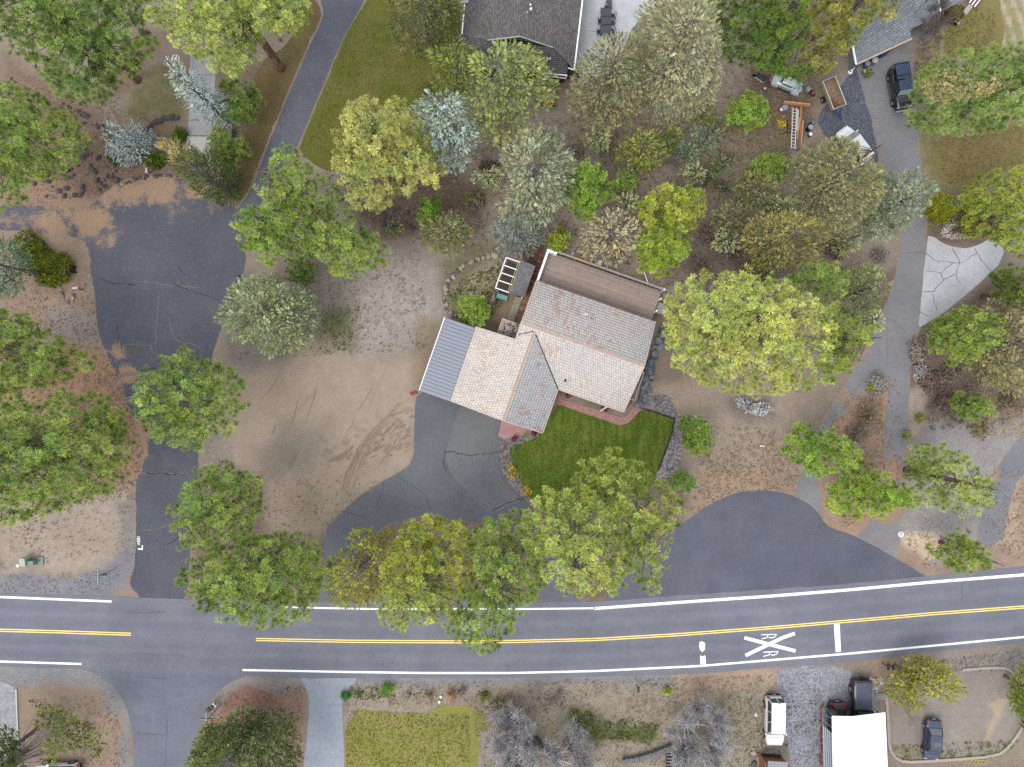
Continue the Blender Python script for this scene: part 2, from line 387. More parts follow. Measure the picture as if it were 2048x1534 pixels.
# south of the road
region([(36, 1380), (160, 1340), (235, 1380), (262, 1450), (266, 1560), (30, 1560)], (160, 134, 112), 10, g=.4, nd=.5)
region([(0, 1334), (160, 1338), (215, 1355), (262, 1440), (268, 1560), (250, 1560), (240, 1450), (180, 1375), (36, 1378), (0, 1372)], (142, 140, 144), 6, g=.45)
region([(410, 1385), (500, 1352), (610, 1358), (616, 1420), (605, 1560), (395, 1560), (400, 1470)], (158, 124, 106), 8, g=.45, nd=.6)
region([(470, 1370), (545, 1362), (560, 1400), (440, 1430)], (150, 96, 84), 10, alpha=.7, g=.5)
region([(410, 1400), (470, 1350), (620, 1352), (612, 1372), (480, 1372), (425, 1420)], (148, 140, 136), 5, g=.4)
region([(690, 1365), (1560, 1345), (1560, 1560), (690, 1560)], (160, 144, 124), 8, g=.5, nd=.3)
region([(700, 1352), (1360, 1350), (1360, 1368), (700, 1374)], (142, 138, 140), 4, g=.4)
region([(940, 1400), (1020, 1380), (1060, 1440), (950, 1470)], (150, 134, 108), 14, g=.5, gr=.3)
region([(1140, 1415), (1200, 1420), (1230, 1455), (1320, 1455), (1320, 1480), (1200, 1490), (1150, 1450)], (126, 122, 62), 8, g=.4, gr=.8)
region([(1000, 1450), (1120, 1440), (1140, 1560), (980, 1560)], (138, 124, 92), 14, alpha=.7, g=.5, gr=.4)
region([(1340, 1342), (1540, 1330), (1560, 1345), (1540, 1400), (1350, 1390)], (186, 152, 122), 8, alpha=.8, g=.45, nd=.5)
region([(1400, 1380), (1530, 1370), (1530, 1520), (1420, 1540)], (158, 146, 124), 12, g=.5, gr=.25)
region([(1770, 1340), (1900, 1310), (2060, 1290), (2060, 1345), (1800, 1352)], (150, 142, 138), 8, g=.5, nd=.3)
region([(1740, 1320), (1840, 1305), (1880, 1330), (1800, 1400), (1745, 1390)], (158, 128, 104), 8, g=.5, nd=.6)
region([(1775, 1350), (2030, 1340), (2048, 1420), (2010, 1510), (1800, 1522), (1780, 1480)], (152, 140, 130), 6, g=.22, gr=.08)
region([(1790, 1490), (1850, 1505), (2000, 1495), (2040, 1430), (2048, 1440), (2020, 1510), (1810, 1524), (1780, 1480)], (140, 134, 96), 6, alpha=.7, g=.4, gr=.5)
region([(1980, 1400), (2020, 1395), (2000, 1440), (1990, 1480), (1975, 1480), (1990, 1430)], (188, 158, 126), 5, alpha=.8, g=.3)
region([(1780, 1526), (2060, 1510), (2060, 1560), (1780, 1560)], (148, 122, 108), 6, g=.5)
# back yard ring of the house
region([(893, 590), (930, 545), (990, 520), (1000, 600), (980, 640), (930, 660), (895, 620)], (176, 152, 118), 8, g=.3, gr=.35)
region([(885, 580), (930, 590), (925, 650), (888, 640)], (120, 128, 66), 10, alpha=.6, g=.4, gr=.8)
region([(985, 600), (1035, 590), (1040, 650), (985, 668), (950, 650)], (150, 122, 92), 8, g=.3)
region([(870, 520), (960, 480), (1000, 490), (930, 550), (880, 580)], (128, 118, 92), 12, g=.45, gr=.45)
region([(1040, 500), (1100, 480), (1080, 560), (1035, 640)], (104, 78, 64), 8, g=.35)
region([(1050, 640), (1058, 560), (1035, 640), (1040, 660)], (160, 140, 70), 5, g=.4)
gcol = (gcol * .86 + gcol.mean(2, keepdims=True) * .14) * 1.14
gz = (vnoise(PX, PY, 120, 9) - 0.5) * 0.0
nv = GX.size; ncx = GX.shape[1]; ncy = GX.shape[0]
idx = np.arange(nv).reshape(ncy, ncx)
quads = np.stack([idx[:-1, :-1], idx[:-1, 1:], idx[1:, 1:], idx[1:, :-1]], -1).reshape(-1, 4)
gv = np.stack([GX.ravel(), GY.ravel(), gz.ravel()], 1)

t = NT('soil'); a = t.attr('col'); ex = t.N('ShaderNodeSeparateColor', {0: t.attr('mixes').outputs[0]})
g_, gr_, nd_ = ex.outputs[0], ex.outputs[1], ex.outputs[2]
fine = t.noise(6.5, 4, 0.85); mid = t.noise(1.3, 4, 0.65); lrg = t.noise(0.22, 3, 0.55)
f1 = t.math('ADD', 1.0, t.math('MULTIPLY', t.math('SUBTRACT', fine, 0.5), t.math('MULTIPLY', g_, 5.0)))
f2 = t.math('ADD', 1.0, t.math('MULTIPLY', t.math('SUBTRACT', mid, 0.5), t.math('ADD', 0.25, t.math('MULTIPLY', g_, 0.8))))
f3 = t.ramp(lrg, 0.35, 0.65, 0.92, 1.08)
col = t.mul(a.outputs[0], t.math('MULTIPLY', t.math('MULTIPLY', f1, f2), f3))
gm = t.math('MULTIPLY', t.ramp(t.math('ADD', t.noise(1.0, 4, 0.75), t.math('MULTIPLY', gr_, 0.35)), 0.56, 0.74), t.math('ADD', t.math('MULTIPLY', gr_, 0.8), 0.06))
gcolr = t.mix(t.ramp(t.noise(9, 3, 0.8), 0.35, 0.65), alb((70, 84, 26)), alb((124, 132, 60)))
col = t.mix(gm, col, gcolr)
nm = t.math('MULTIPLY', t.ramp(t.math('ADD', t.noise(3.4, 4, 0.8), t.math('MULTIPLY', nd_, 0.14)), 0.56, 0.68), t.math('MULTIPLY', nd_, 0.75))
col = t.mix(nm, col, t.mix(t.ramp(t.noise(15, 2, 0.9), 0.3, 0.7), alb((136, 104, 84)), alb((204, 172, 144))))
vo = t.N('ShaderNodeTexVoronoi', {'Vector': t.pos(), 'Scale': 4.2, 'Randomness': 1.0})
peb = t.math('MULTIPLY', t.ramp(vo.outputs['Distance'], 0.16, 0.10), t.ramp(t.noise(2.2, 2), 0.5, 0.6))
vcol = t.N('ShaderNodeSeparateColor', {0: vo.outputs['Color']})
col = t.mix(t.math('MULTIPLY', peb, t.math('ADD', 0.1, t.math('MULTIPLY', g_, 1.4))), col, t.mix(vcol.outputs[0], alb((78, 66, 60)), alb((205, 195, 180))))
t.bump(t.math('ADD', fine, t.math('MULTIPLY', mid, 2.0)), 0.5, 0.06)
M_soil = t.fin(col, 0.96, 0, 0.1)
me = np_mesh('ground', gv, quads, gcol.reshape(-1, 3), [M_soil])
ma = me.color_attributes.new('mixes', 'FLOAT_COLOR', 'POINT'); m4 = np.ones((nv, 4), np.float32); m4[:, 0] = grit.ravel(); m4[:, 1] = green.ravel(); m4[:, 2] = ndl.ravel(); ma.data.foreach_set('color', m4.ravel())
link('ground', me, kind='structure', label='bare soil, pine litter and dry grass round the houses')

# ------------------------------------------------------------------ paved surfaces
CY = [(-1200, 1230), (0, 1260.5), (130, 1264), (262, 1268.5), (512, 1279), (700, 1282.5), (900, 1283.7), (1024, 1283), (1190, 1279), (1360, 1269), (1536, 1256), (1700, 1242), (1870, 1227), (2048, 1214), (3200, 1120)]
cyx = np.array([q[0] for q in CY], float); cyy = np.array([q[1] for q in CY], float)
cl = lambda x: np.interp(x, cyx, cyy)
def near_blobs(blobs):
    def fn(x, y):
        o = np.zeros(len(x))
        for bx, by, r, s in blobs: o = np.maximum(o, s * np.clip(1.4 - np.hypot(x - bx, y - by) / r, 0, 1))
        return o
    return fn
A_main = m_asphalt('worn_asphalt', (128, 130, 144), 0.13, False, band=True)
A_side = m_asphalt('side_asphalt', (123, 127, 142), 0.15, False)
A_new = m_asphalt('dark_asphalt', (95, 97, 110), 0.18)
A_turn = m_asphalt('smooth_dark_asphalt', (102, 105, 120), 0.10)
A_old = m_asphalt('old_grey_asphalt', (142, 141, 147), 0.16)
A_drive = m_asphalt('blue_grey_asphalt', (114, 117, 126), 0.10)
A_drive2 = m_asphalt('grey_asphalt_patch', (124, 126, 130), 0.09)
def edge_fn(lines, w, s):
    def fn(x, y):
        o = np.zeros(len(x))
        for ln in lines: o = np.maximum(o, s * np.clip(1.15 - seg_dist(x, y, ln) / w, 0, 1))
        return o
    return fn
def comb(*fs): return lambda x, y: np.maximum.reduce([f(x, y) for f in fs])
xs = [-1200, -400, 0, 200, 290, 400, 500, 620, 780, 900, 1024, 1200, 1340, 1536, 1640, 1700, 1870, 2048, 3200]
top = [(-1200, 1160), (-400, 1178), (0, 1187), (200, 1192), (400, 1200), (600, 1203), (800, 1205), (1024, 1204), (1200, 1203), (1400, 1188), (1640, 1172), (1760, 1162), (1850, 1153), (1950, 1143), (2048, 1133), (3200, 1040)]
bot = [(3200, 1200), (2048, 1285), (1870, 1303), (1790, 1312), (1700, 1324), (1640, 1329), (1536, 1335), (1440, 1344), (1340, 1350), (1200, 1353), (1024, 1355), (780, 1356), (620, 1357), (500, 1352), (440, 1352), (160, 1338), (0, 1333), (-400, 1322), (-1200, 1300)]
def wear(x, y):
    d = y - cl(x); o = np.ones(len(x))
    for c0, w, s in ((-48, 7, -.09), (-20, 7, -.08), (20, 8, -.10), (46, 8, -.10), (33, 6, .05), (-34, 7, .05), (62, 5, .03)):
        o += s * np.exp(-((d - c0) / w) ** 2)
    o += (vnoise(x, y * 6, 160, 12) - .5) * .08
    return o
sheet('road', top + bot, 0.020, A_main, smooth=0, jit=0.5, step=14, grid=9, attrs={'wear': wear}, kind='structure', label='two-lane grey road running along the south side')
turn = [(1205, 1215), (1225, 1170), (1300, 1100), (1372, 1040), (1420, 1008), (1470, 985), (1520, 979), (1575, 986), (1615, 1005), (1640, 1030), (1652, 1052), (1700, 1068), (1745, 1090), (1790, 1115), (1830, 1140), (1860, 1156), (1870, 1190), (1500, 1220)]
sheet('turnout', turn, 0.014, A_turn, smooth=1, jit=.6, grid=14, seed=3, attrs={'litter': comb(edge_fn([turn[1:16]], 7, .35), near_blobs([(1500, 1160, 60, .12)]))}, kind='structure', label='dark half-round asphalt turnout beside the road')
bulb = [(300, 1215), (262, 1175), (258, 1165), (272, 1125), (272, 1040), (271, 960), (284, 930), (290, 890), (268, 845), (248, 790), (232, 750), (206, 700), (192, 640), (182, 560), (177, 500), (168, 478), (120, 468), (60, 462), (-60, 458), (-60, 408), (40, 412), (110, 412), (180, 418), (220, 372), (270, 352), (340, 352), (410, 372), (450, 400), (480, 420), (490, 440), (492, 520), (486, 575), (468, 610), (448, 645), (428, 700), (412, 750), (402, 800), (397, 860), (397, 920), (392, 1000), (380, 1100), (372, 1215)]
lit = comb(near_blobs([(30, 430, 90, .40), (110, 440, 75, .50), (180, 440, 60, .56), (225, 390, 55, .58), (260, 374, 45, .60), (320, 365, 55, .66), (385, 372, 50, .58), (430, 400, 45, .42), (210, 480, 40, .45), (215, 460, 55, .45), (340, 405, 55, .40), (240, 700, 30, .45), (255, 750, 28, .6), (272, 850, 32, .62), (280, 900, 26, .6), (290, 860, 30, .45), (330, 760, 40, .2)]), edge_fn([bulb[5:16], bulb[26:33]], 9, .5))
sheet('cul_de_sac', bulb, 0.010, A_new, smooth=2, jit=1.2, grid=9, seed=5, attrs={'litter': lit}, kind='structure', label='dark asphalt cul-de-sac and its side street')
top_drive = [(640, -60), (640, 0), (648, 24), (640, 50), (620, 90), (598, 140), (572, 200), (548, 260), (525, 320), (505, 375), (480, 412), (470, 428), (486, 445), (498, 440), (520, 412), (548, 360), (580, 315), (600, 280), (625, 220), (648, 165), (668, 115), (686, 75), (706, 40), (730, 0), (738, -60)]
sheet('upper_driveway', top_drive, 0.016, m_asphalt('narrow_drive_asphalt', (104, 107, 120), 0.12), smooth=1, jit=.5, grid=14, seed=6, attrs={'litter': near_blobs([(610, 190, 120, .14)])}, kind='structure', label='narrow dark drive running up between two lawns')
main_drive = [(834, 786), (880, 780), (1010, 830), (1003, 870), (999, 905), (1002, 940), (1012, 965), (1035, 988), (1056, 1006), (1075, 1050), (1110, 1110), (1140, 1170), (1165, 1212), (1080, 1212), (1060, 1130), (1035, 1065), (1000, 1045), (960, 1046), (900, 1036), (850, 1033), (800, 1042), (755, 1062), (722, 1095), (706, 1130), (704, 1212), (630, 1212), (652, 1140), (646, 1085), (650, 1058), (680, 1026), (720, 990), (760, 965), (800, 943), (826, 924), (829, 870), (829, 815)]
sheet('house_driveway', main_drive, 0.016, A_drive, smooth=1, jit=.5, grid=14, seed=7, attrs={'litter': edge_fn([main_drive[27:35], main_drive[18:24]], 6, .42)}, kind='structure', label='blue-grey asphalt drive curving to the garage')
patch = [(918, 806), (1008, 838), (1000, 880), (998, 925), (1003, 955), (1020, 978), (1045, 1000), (1018, 1012), (985, 1030), (965, 1022), (940, 1000), (910, 965), (893, 930), (889, 905), (897, 870), (906, 840)]
sheet('driveway_patch', patch, 0.021, A_drive2, smooth=1, jit=.4, grid=0, seed=8, attrs={'litter': lambda x, y: x * 0}, kind='structure', label='paler grey asphalt panel in front of the garage')
rd = [(1712, 128), (1722, 170), (1740, 230), (1752, 285), (1768, 330), (1800, 390), (1806, 440), (1800, 500), (1790, 550), (1772, 610), (1745, 665), (1722, 715), (1694, 765), (1664, 806), (1640, 850), (1622, 900), (1606, 945), (1590, 975), (1600, 1000), (1640, 1040), (1642, 990), (1634, 960), (1640, 900), (1660, 850), (1690, 820), (1718, 790), (1750, 760), (1775, 738), (1777, 790), (1768, 850), (1762, 900), (1768, 950), (1762, 1000), (1740, 1050), (1705, 1075), (1740, 1092), (1790, 1118), (1800, 1080), (1805, 1000), (1812, 920), (1815, 840), (1820, 760), (1832, 700), (1842, 640), (1852, 560), (1856, 480), (1850, 400), (1840, 320), (1835, 240), (1828, 180), (1822, 90), (1760, 95)]
litr = comb(near_blobs([(1740, 690, 30, .3), (1690, 800, 26, .5), (1770, 1000, 60, .62), (1775, 940, 40, .60), (1765, 900, 50, .4), (1800, 880, 40, .3), (1770, 780, 25, .4), (1745, 1090, 40, .3), (1650, 830, 30, .35), (1620, 900, 40, .2), (1745, 250, 26, .34), (1735, 210, 22, .3)]), edge_fn([rd[4:16], rd[38:50]], 7, .52))
sheet('long_driveway', rd, 0.012, A_old, smooth=1, jit=1.4, grid=9, seed=9, attrs={'litter': litr}, kind='structure', label='long worn grey drive forking round an island of scrub')
rs = [(2090, 820), (2048, 858), (2020, 900), (1992, 940), (1972, 1000), (1962, 1040), (1950, 1085), (1990, 1092), (2012, 1060), (2020, 1010), (2026, 975), (2060, 930), (2100, 900)]
sheet('neighbour_driveway', rs, 0.012, m_asphalt('dusty_asphalt', (128, 130, 140), .14), smooth=1, jit=1.5, grid=10, seed=10, attrs={'litter': comb(edge_fn([rs], 7, .45), near_blobs([(1995, 950, 22, .5), (1960, 1090, 40, .35)]))}, kind='structure', label='dusty asphalt drive at the east edge')
ss = [(150, 1334), (190, 1345), (225, 1368), (247, 1400), (260, 1435), (267, 1480), (268, 1600), (392, 1600), (396, 1500), (400, 1460), (408, 1425), (425, 1395), (450, 1370), (480, 1356), (510, 1345), (400, 1320), (250, 1320)]
sheet('side_street', ss, 0.014, A_side, smooth=1, jit=.5, grid=12, seed=11, attrs={}, kind='structure', label='side street meeting the road from the south')
corner = [(240, 1200), (262, 1172), (268, 1150), (300, 1120), (378, 1120), (390, 1205), (330, 1225)]
M_conc_b = m_plain('bluish_concrete', (165, 172, 186), 0.85, 0.10, 2.2)
sheet('concrete_driveway', [(600, 1350), (606, 1366), (616, 1385), (618, 1420), (614, 1470), (606, 1540), (604, 1620), (690, 1620), (688, 1500), (684, 1420), (686, 1398), (698, 1376), (712, 1364), (714, 1350)], 0.016, M_conc_b, smooth=1, jit=.3, seed=12, kind='structure', label='pale bluish concrete drive south of the road')
M_gravel = None
def m_gravel(name, c, k=.5):
    t = NT(name); v1 = t.N('ShaderNodeTexVoronoi', {'Vector': t.pos(), 'Scale': 6.5}); s = t.N('ShaderNodeSeparateColor', {0: v1.outputs['Color']})
    f = t.math('MULTIPLY', t.ramp(s.outputs[0], 0, 1, 1 - k, 1 + k), t.ramp(t.noise(.5, 3), .3, .7, .88, 1.1))
    f = t.math('MULTIPLY', f, t.ramp(t.noise(14, 2, .8), .3, .7, .85, 1.15))
    t.bump(v1.outputs['Distance'], .5, .05)
    return t.fin(t.mul(t.mix(0.0, alb(c), alb(c)), f), .95, 0, .15)
G_blue = m_gravel('blue_gravel', (104, 109, 122), .35); G_pale = m_gravel('pale_gravel', (158, 158, 168), .3); G_rock = m_gravel('river_rock', (150, 140, 140), .55); G_drive = m_gravel('drive_gravel', (168, 170, 176), .22)
sheet('gravel_pad', [(1638, 225), (1660, 200), (1700, 150), (1716, 128), (1724, 170), (1740, 225), (1752, 285), (1758, 335), (1735, 320), (1700, 300), (1655, 275), (1636, 250)], 0.008, G_blue, smooth=1, jit=2, seed=13, kind='structure', label='dark gravel parking beside the long drive')
sheet('gravel_driveway', [(1545, 1340), (1600, 1334), (1650, 1330), (1690, 1336), (1740, 1362), (1752, 1385), (1752, 1450), (1750, 1600), (1580, 1600), (1576, 1500), (1568, 1420), (1558, 1375)], 0.008, G_pale, smooth=1, jit=3, seed=14, kind='structure', label='pale gravel parking south of the road')
sheet('gravel_lane', [(-60, 1362), (0, 1362), (26, 1372), (34, 1390), (37, 1600), (-60, 1600)], 0.008, G_drive, smooth=0, jit=.5, seed=15, kind='structure', label='light gravel lane behind a white edging strip')
mb = MB(); ribbon(mb, [(32.5, 1378), (34, 1420), (36.5, 1480), (38, 1600)], 3, 0.14); 
eb = MB()
for (a, b) in (((32.5, 1378), (34, 1420)), ((34, 1420), (36.5, 1480)), ((36.5, 1480), (38, 1600))): eb.bar(P(*a, .06), P(*b, .06), .14, .14)
eb.build('edging_strip', m_plain('white_timber', (210, 208, 204), .7), label='white edging strip along the light gravel lane', cat='edging')
# concrete slabs
def m_concrete(name, c, crack=0.0):
    t = NT(name); f = t.math('MULTIPLY', t.ramp(t.noise(.45, 4, .65), .3, .7, .88, 1.08), t.ramp(t.noise(5, 4, .8), .3, .7, .9, 1.1))
    return t.fin(t.mul(t.mix(t.ramp(t.noise(1.6, 3, .8), .55, .75, 0, .35), alb(c), alb((128, 124, 120))), f), .88, 0, .2)
M_conc = m_concrete('concrete', (204, 206, 212)); M_conc2 = m_concrete('patio_concrete', (205, 207, 212)); M_conc3 = m_concrete('walk_concrete', (178, 176, 180))
sheet('concrete_pad', [(1856, 472), (1870, 474), (1884, 486), (1905, 493), (1935, 497), (1960, 488), (1982, 475), (2010, 500), (1997, 530), (1950, 574), (1892, 622), (1837, 656), (1842, 600), (1848, 545)], 0.020, M_conc, smooth=0, jit=.6, seed=16, thick=.02, kind='structure', label='cracked light concrete pad east of the long drive')
sheet('patio', [(1163, -60), (1163, 0), (1150, 140), (1160, 170), (1230, 140), (1262, 60), (1290, 30), (1310, 20), (1320, -60)], 0.02, M_conc2, smooth=0, jit=0, seed=17, kind='structure', label='pale concrete patio beside the grey-roofed house')
sheet('front_walk', [(1790, 92), (1812, 112), (1850, 94), (1874, 70), (1868, 52), (1850, 50), (1820, 72)], 0.02, m_concrete('grey_concrete', (150, 144, 140)), smooth=0, jit=.4, kind='structure', label='grey concrete walk along the blue-grey roof')
pw = [[(381, 112), (433, 116), (431, 150), (379, 148)], [(379, 149), (431, 151), (428, 205), (379, 205)], [(379, 206), (428, 206), (424, 240), (377, 240)], [(377, 241), (424, 241), (423, 271), (374, 270)]]
for i, q in enumerate(pw): sheet('walkway_slab', q, 0.035, M_conc3, smooth=0, jit=0, thick=.03, kind='structure', label='grey concrete slab of the north-west walk')
sheet('walkway_slab', [(374, 272.5), (422, 273), (421, 308), (396, 306), (372, 302)], 0.045, m_concrete('new_concrete', (206, 202, 196)), smooth=0, jit=0, thick=.04, kind='structure', label='newer pale slab ending the north-west walk')
# lawns
def m_lawn(name, a_, b_, dry, dryamt=.3, mow=False, rot=0.0):
    t = NT(name); n1 = t.noise(7, 4, .85); n2 = t.noise(.35, 3, .6); c = t.mix(t.ramp(n1, .35, .65), alb(a_), alb(b_))
    c = t.mix(t.ramp(n2, .38, .66, 0, dryamt), c, alb(dry)); c = t.mix(t.ramp(t.noise(2.6, 4, .8), .5, .72, 0, dryamt), c, alb(dry))
    if mow:
        v = t.vec((1, .16, 1), (0, 0, rot)); f = t.ramp(t.noise(2.2, 3, .6, vec=v), .35, .65, .78, 1.2); c = t.mul(c, f)
    t.bump(t.noise(11, 3, .9), .8, .08); return t.fin(c, .95, 0, .08)
M_lawn = m_lawn('green_lawn', (64, 96, 4), (122, 148, 24), (146, 152, 50), .4, True, math.radians(-68))
M_lawn2 = m_lawn('olive_lawn', (82, 98, 8), (126, 134, 34), (146, 130, 76), .5)
M_lawn3 = m_lawn('dry_lawn', (120, 116, 52), (168, 156, 88), (150, 132, 92), .35)
M_lawn4 = m_lawn('yellow_lawn', (116, 124, 30), (176, 172, 74), (182, 166, 98), .45)
lawn = [(1112, 812), (1122, 810), (1175, 828), (1238, 851), (1256, 846), (1272, 830), (1284, 818), (1318, 827), (1350, 837), (1344, 862), (1332, 900), (1316, 940), (1300, 975), (1240, 1010), (1160, 1030), (1080, 1020), (1058, 992), (1040, 962), (1026, 930), (1020, 905), (1022, 892), (1048, 885), (1070, 878), (1082, 864), (1092, 845)]
sheet('lawn', lawn, 0.03, M_lawn, smooth=1, jit=.5, seed=21, kind='structure', label='mown green lawn in front of the tiled house')
sheet('upper_lawn', [(732, 6), (760, -40), (920, -40), (920, 60), (926, 150), (890, 250), (880, 330), (800, 350), (690, 345), (640, 340), (596, 300), (604, 282), (630, 215), (652, 168), (674, 112), (690, 72), (706, 44)], 0.014, M_lawn2, smooth=1, jit=1.2, seed=22, kind='structure', label='olive lawn between the narrow drive and the grey-roofed house')
sheet('verge_lawn', [(600, -40), (632, 0), (646, 24), (634, 54), (612, 96), (590, 148), (565, 208), (540, 268), (516, 330), (496, 384), (476, 408), (468, 360), (490, 270), (500, 190), (520, 120), (580, 90), (600, 20)], 0.014, m_lawn('brown_lawn', (96, 88, 44), (132, 118, 72), (146, 118, 84), .75), smooth=1, jit=1.5, seed=23, kind='structure', label='brownish grass strip west of the narrow drive')
sheet('roadside_lawn', [(690, 1417), (790, 1425), (860, 1427), (880, 1408), (950, 1412), (985, 1440), (960, 1480), (945, 1600), (690, 1600)], 0.02, M_lawn4, smooth=1, jit=1.5, seed=24, kind='structure', label='yellowing lawn south of the road')
sheet('east_lawn', [(1862, 280), (1960, 262), (2090, 240), (2090, 330), (1985, 330), (1945, 375), (1905, 378), (1870, 350)], 0.014, m_lawn('tan_lawn', (126, 116, 52), (160, 144, 86), (150, 128, 92), .6), smooth=1, jit=3, seed=25, kind='structure', label='dry lawn at the east edge below the big pine')
sheet('north_east_lawn', [(1950, -60), (1945, 10), (1900, 50), (1880, 90), (1900, 120), (2000, 110), (2010, 60), (1985, -60)], 0.014, M_lawn3, smooth=1, jit=3, seed=26, kind='structure', label='yellow-green lawn beside the blue-grey roof')
# brick walk, rock beds
M_brick = NT('brick_pavers'); t = M_brick
bk = t.N('ShaderNodeTexBrick', {'Vector': t.vec((1, 1, 1), (0, 0, math.radians(19))), 'Color1': alb((206, 136, 124)), 'Color2': alb((176, 118, 110)), 'Mortar': alb((196, 170, 160)), 'Scale': 1.0, 'Mortar Size': .012, 'Brick Width': .24, 'Row Height': .12})
M_brick = t.fin(t.mul(bk.outputs[0], t.ramp(t.noise(3, 4, .8), .3, .7, .82, 1.2)), .85, 0, .2)
bw = [(1112, 779), (1122, 786), (1124, 800), (1138, 802), (1180, 815), (1240, 834), (1252, 832), (1262, 820), (1266, 811), (1280, 818), (1271, 832), (1258, 846), (1240, 851), (1175, 829), (1122, 810), (1100, 812), (1102, 790)]
sheet('brick_walk', bw, 0.036, M_brick, smooth=0, jit=.3, thick=.03, kind='structure', label='pink brick walk curving past the front door')
sheet('brick_apron', [(1004, 836), (1080, 862), (1060, 868), (1030, 873), (1012, 878), (996, 874), (1000, 856)], 0.034, m_plain('pink_concrete', (202, 150, 146), .85, .12, 1.5), smooth=0, jit=.2, kind='structure', label='smooth pink apron beside the garage drive')
sheet('planting_bed', [(1120, 782), (1180, 796), (1250, 822), (1264, 806), (1268, 790), (1240, 770), (1120, 770)], 0.01, m_gravel('bed_gravel', (124, 112, 102), .5), smooth=0, jit=.3, kind='structure', label='gravel planting bed along the south eave')
sheet('rock_bed', [(1290, 812), (1284, 790), (1310, 782), (1335, 792), (1345, 812), (1362, 830), (1372, 860), (1366, 900), (1360, 940), (1320, 960), (1306, 975), (1318, 940), (1334, 900), (1346, 862), (1351, 838), (1318, 828)], 0.01, G_rock, smooth=1, jit=2, seed=28, kind='structure', label='grey river-rock bed along the east side of the lawn')
sheet('rock_bed', [(996, 876), (1012, 878), (1060, 868), (1082, 862), (1076, 876), (1048, 884), (1022, 891), (1019, 905), (1026, 930), (1040, 962), (1056, 992), (1052, 1002), (1032, 984), (1012, 962), (1002, 938), (998, 905)], 0.012, G_rock, smooth=1, jit=.8, seed=29, kind='structure', label='rock bed between the garage drive and the lawn')
M_edge = m_plain('dark_edging', (52, 46, 50), .8)
eb = MB()
le = [(1284, 817), (1300, 821), (1318, 827), (1350, 838), (1344, 863), (1332, 900), (1316, 942)]
for a, b in zip(le[:-1], le[1:]): eb.bar(P(*a, .05), P(*b, .05), .12, .12)
eb.build('lawn_edging', M_edge, label='dark edging between the green lawn and the river-rock bed', cat='edging')

rt = random.Random(12)
def tyre_marks(name, col, n, label, z):
    mb = MB()
    for _ in range(n):
        o = rt.uniform(0, 150); base = [(668 + o * .3, 1030 - o * .55), (690 + o * .38, 950 - o * .45), (722 + o * .42, 885 - o * .42), (768 + o * .25, 842 - o * .32), (824, 826 - o * .22)]
        a_ = rt.uniform(0, .5); b_ = rt.uniform(a_ + .25, 1.0); p = resample(base, 6, False); p = p[int(a_ * len(p)):max(int(a_ * len(p)) + 4, int(b_ * len(p)))]
        p = p + np.cumsum(np.array([[rt.uniform(-.5, .5), rt.uniform(-.5, .5)] for _ in p]), 0); w = rt.uniform(1.0, 2.6)
        z += .0005; ribbon(mb, p, w, z, widths=w * np.sin(np.linspace(.15, 3.0, len(p))))
    for _ in range(n // 2):
        x0, y0 = rt.uniform(540, 810), rt.uniform(700, 960); an = math.radians(rt.uniform(100, 128)); L_ = rt.uniform(25, 90); p = np.array([(x0 + math.cos(an) * L_ * t_, y0 + math.sin(an) * L_ * t_ + 3 * math.sin(t_ * 5)) for t_ in np.linspace(0, 1, 8)]); z += .0005; ribbon(mb, p, 1.4, z, widths=1.5 * np.sin(np.linspace(.15, 3.0, 8)))
    mb.build(name, m_plain(name + '_soil', col, .95, .12, 4), kind='structure', label=label)
tyre_marks('tyre_marks', (182, 164, 144), 26, 'pale curved wheel marks across the bare lot', .002); tyre_marks('tyre_ruts', (150, 132, 113), 20, 'darker curved wheel ruts across the bare lot', .0222)
mb = MB()
for i_ in range(120):
    x0 = rt.uniform(655, 822); y0 = 925 - (x0 - 655) * rt.uniform(.1, .62); an = math.radians(rt.uniform(-62, -25)); L_ = rt.uniform(5, 16)
    p = np.array([(x0 + math.cos(an) * L_ * t_, y0 + math.sin(an) * L_ * t_) for t_ in np.linspace(0, 1, 5)]); ribbon(mb, p, 2, .038 + i_ * .0002, widths=rt.uniform(1.2, 2.6) * np.array([.3, .9, 1, .8, .3]))
mb.build('straw_streaks', m_plain('straw_streak', (152, 132, 108), .95, .3, 5), kind='structure', label='brown straw streaks torn up on the bare lot')
# ------------------------------------------------------------------ painted markings, 4 mm above the road
def line(pts, w, x0, x1, step=24, off=0):
    xs = np.arange(x0, x1, step); xs = np.append(xs, x1); px = [q[0] for q in pts]; py = [q[1] for q in pts]
    return [(x, float(np.interp(x, px, py)) + off) for x in xs]
def m_roadpaint(name, c, worn=.25):
    t = NT(name); f = t.ramp(t.noise(6, 4, .85), .62, .72, 0, worn * 2)
    return t.fin(t.mix(f, alb(c, .8), alb((128, 130, 144))), .7, 0, .3)
M_white = m_roadpaint('white_paint', (236, 236, 236), .2); M_yellow = m_roadpaint('yellow_paint', (238, 204, 92), .15)
WT = [(-1200, 1172), (0, 1194), (223, 1203), (640, 1216), (745, 1218), (1050, 1218), (1188, 1216.5), (1360, 1204), (1536, 1192), (1700, 1179), (1870, 1163), (2048, 1149), (3200, 1056)]
WB = [(-1200, 1300), (0, 1323), (163, 1328), (485, 1340), (700, 1344), (850, 1346), (1024, 1346), (1190, 1342), (1400, 1332), (1537, 1320.5), (1700, 1307), (1870, 1291), (2048, 1274), (3200, 1180)]
def marking(name, fn, mt, label):
    mb = MB(); fn(mb); return mb.build(name, mt, kind='structure', label=label)
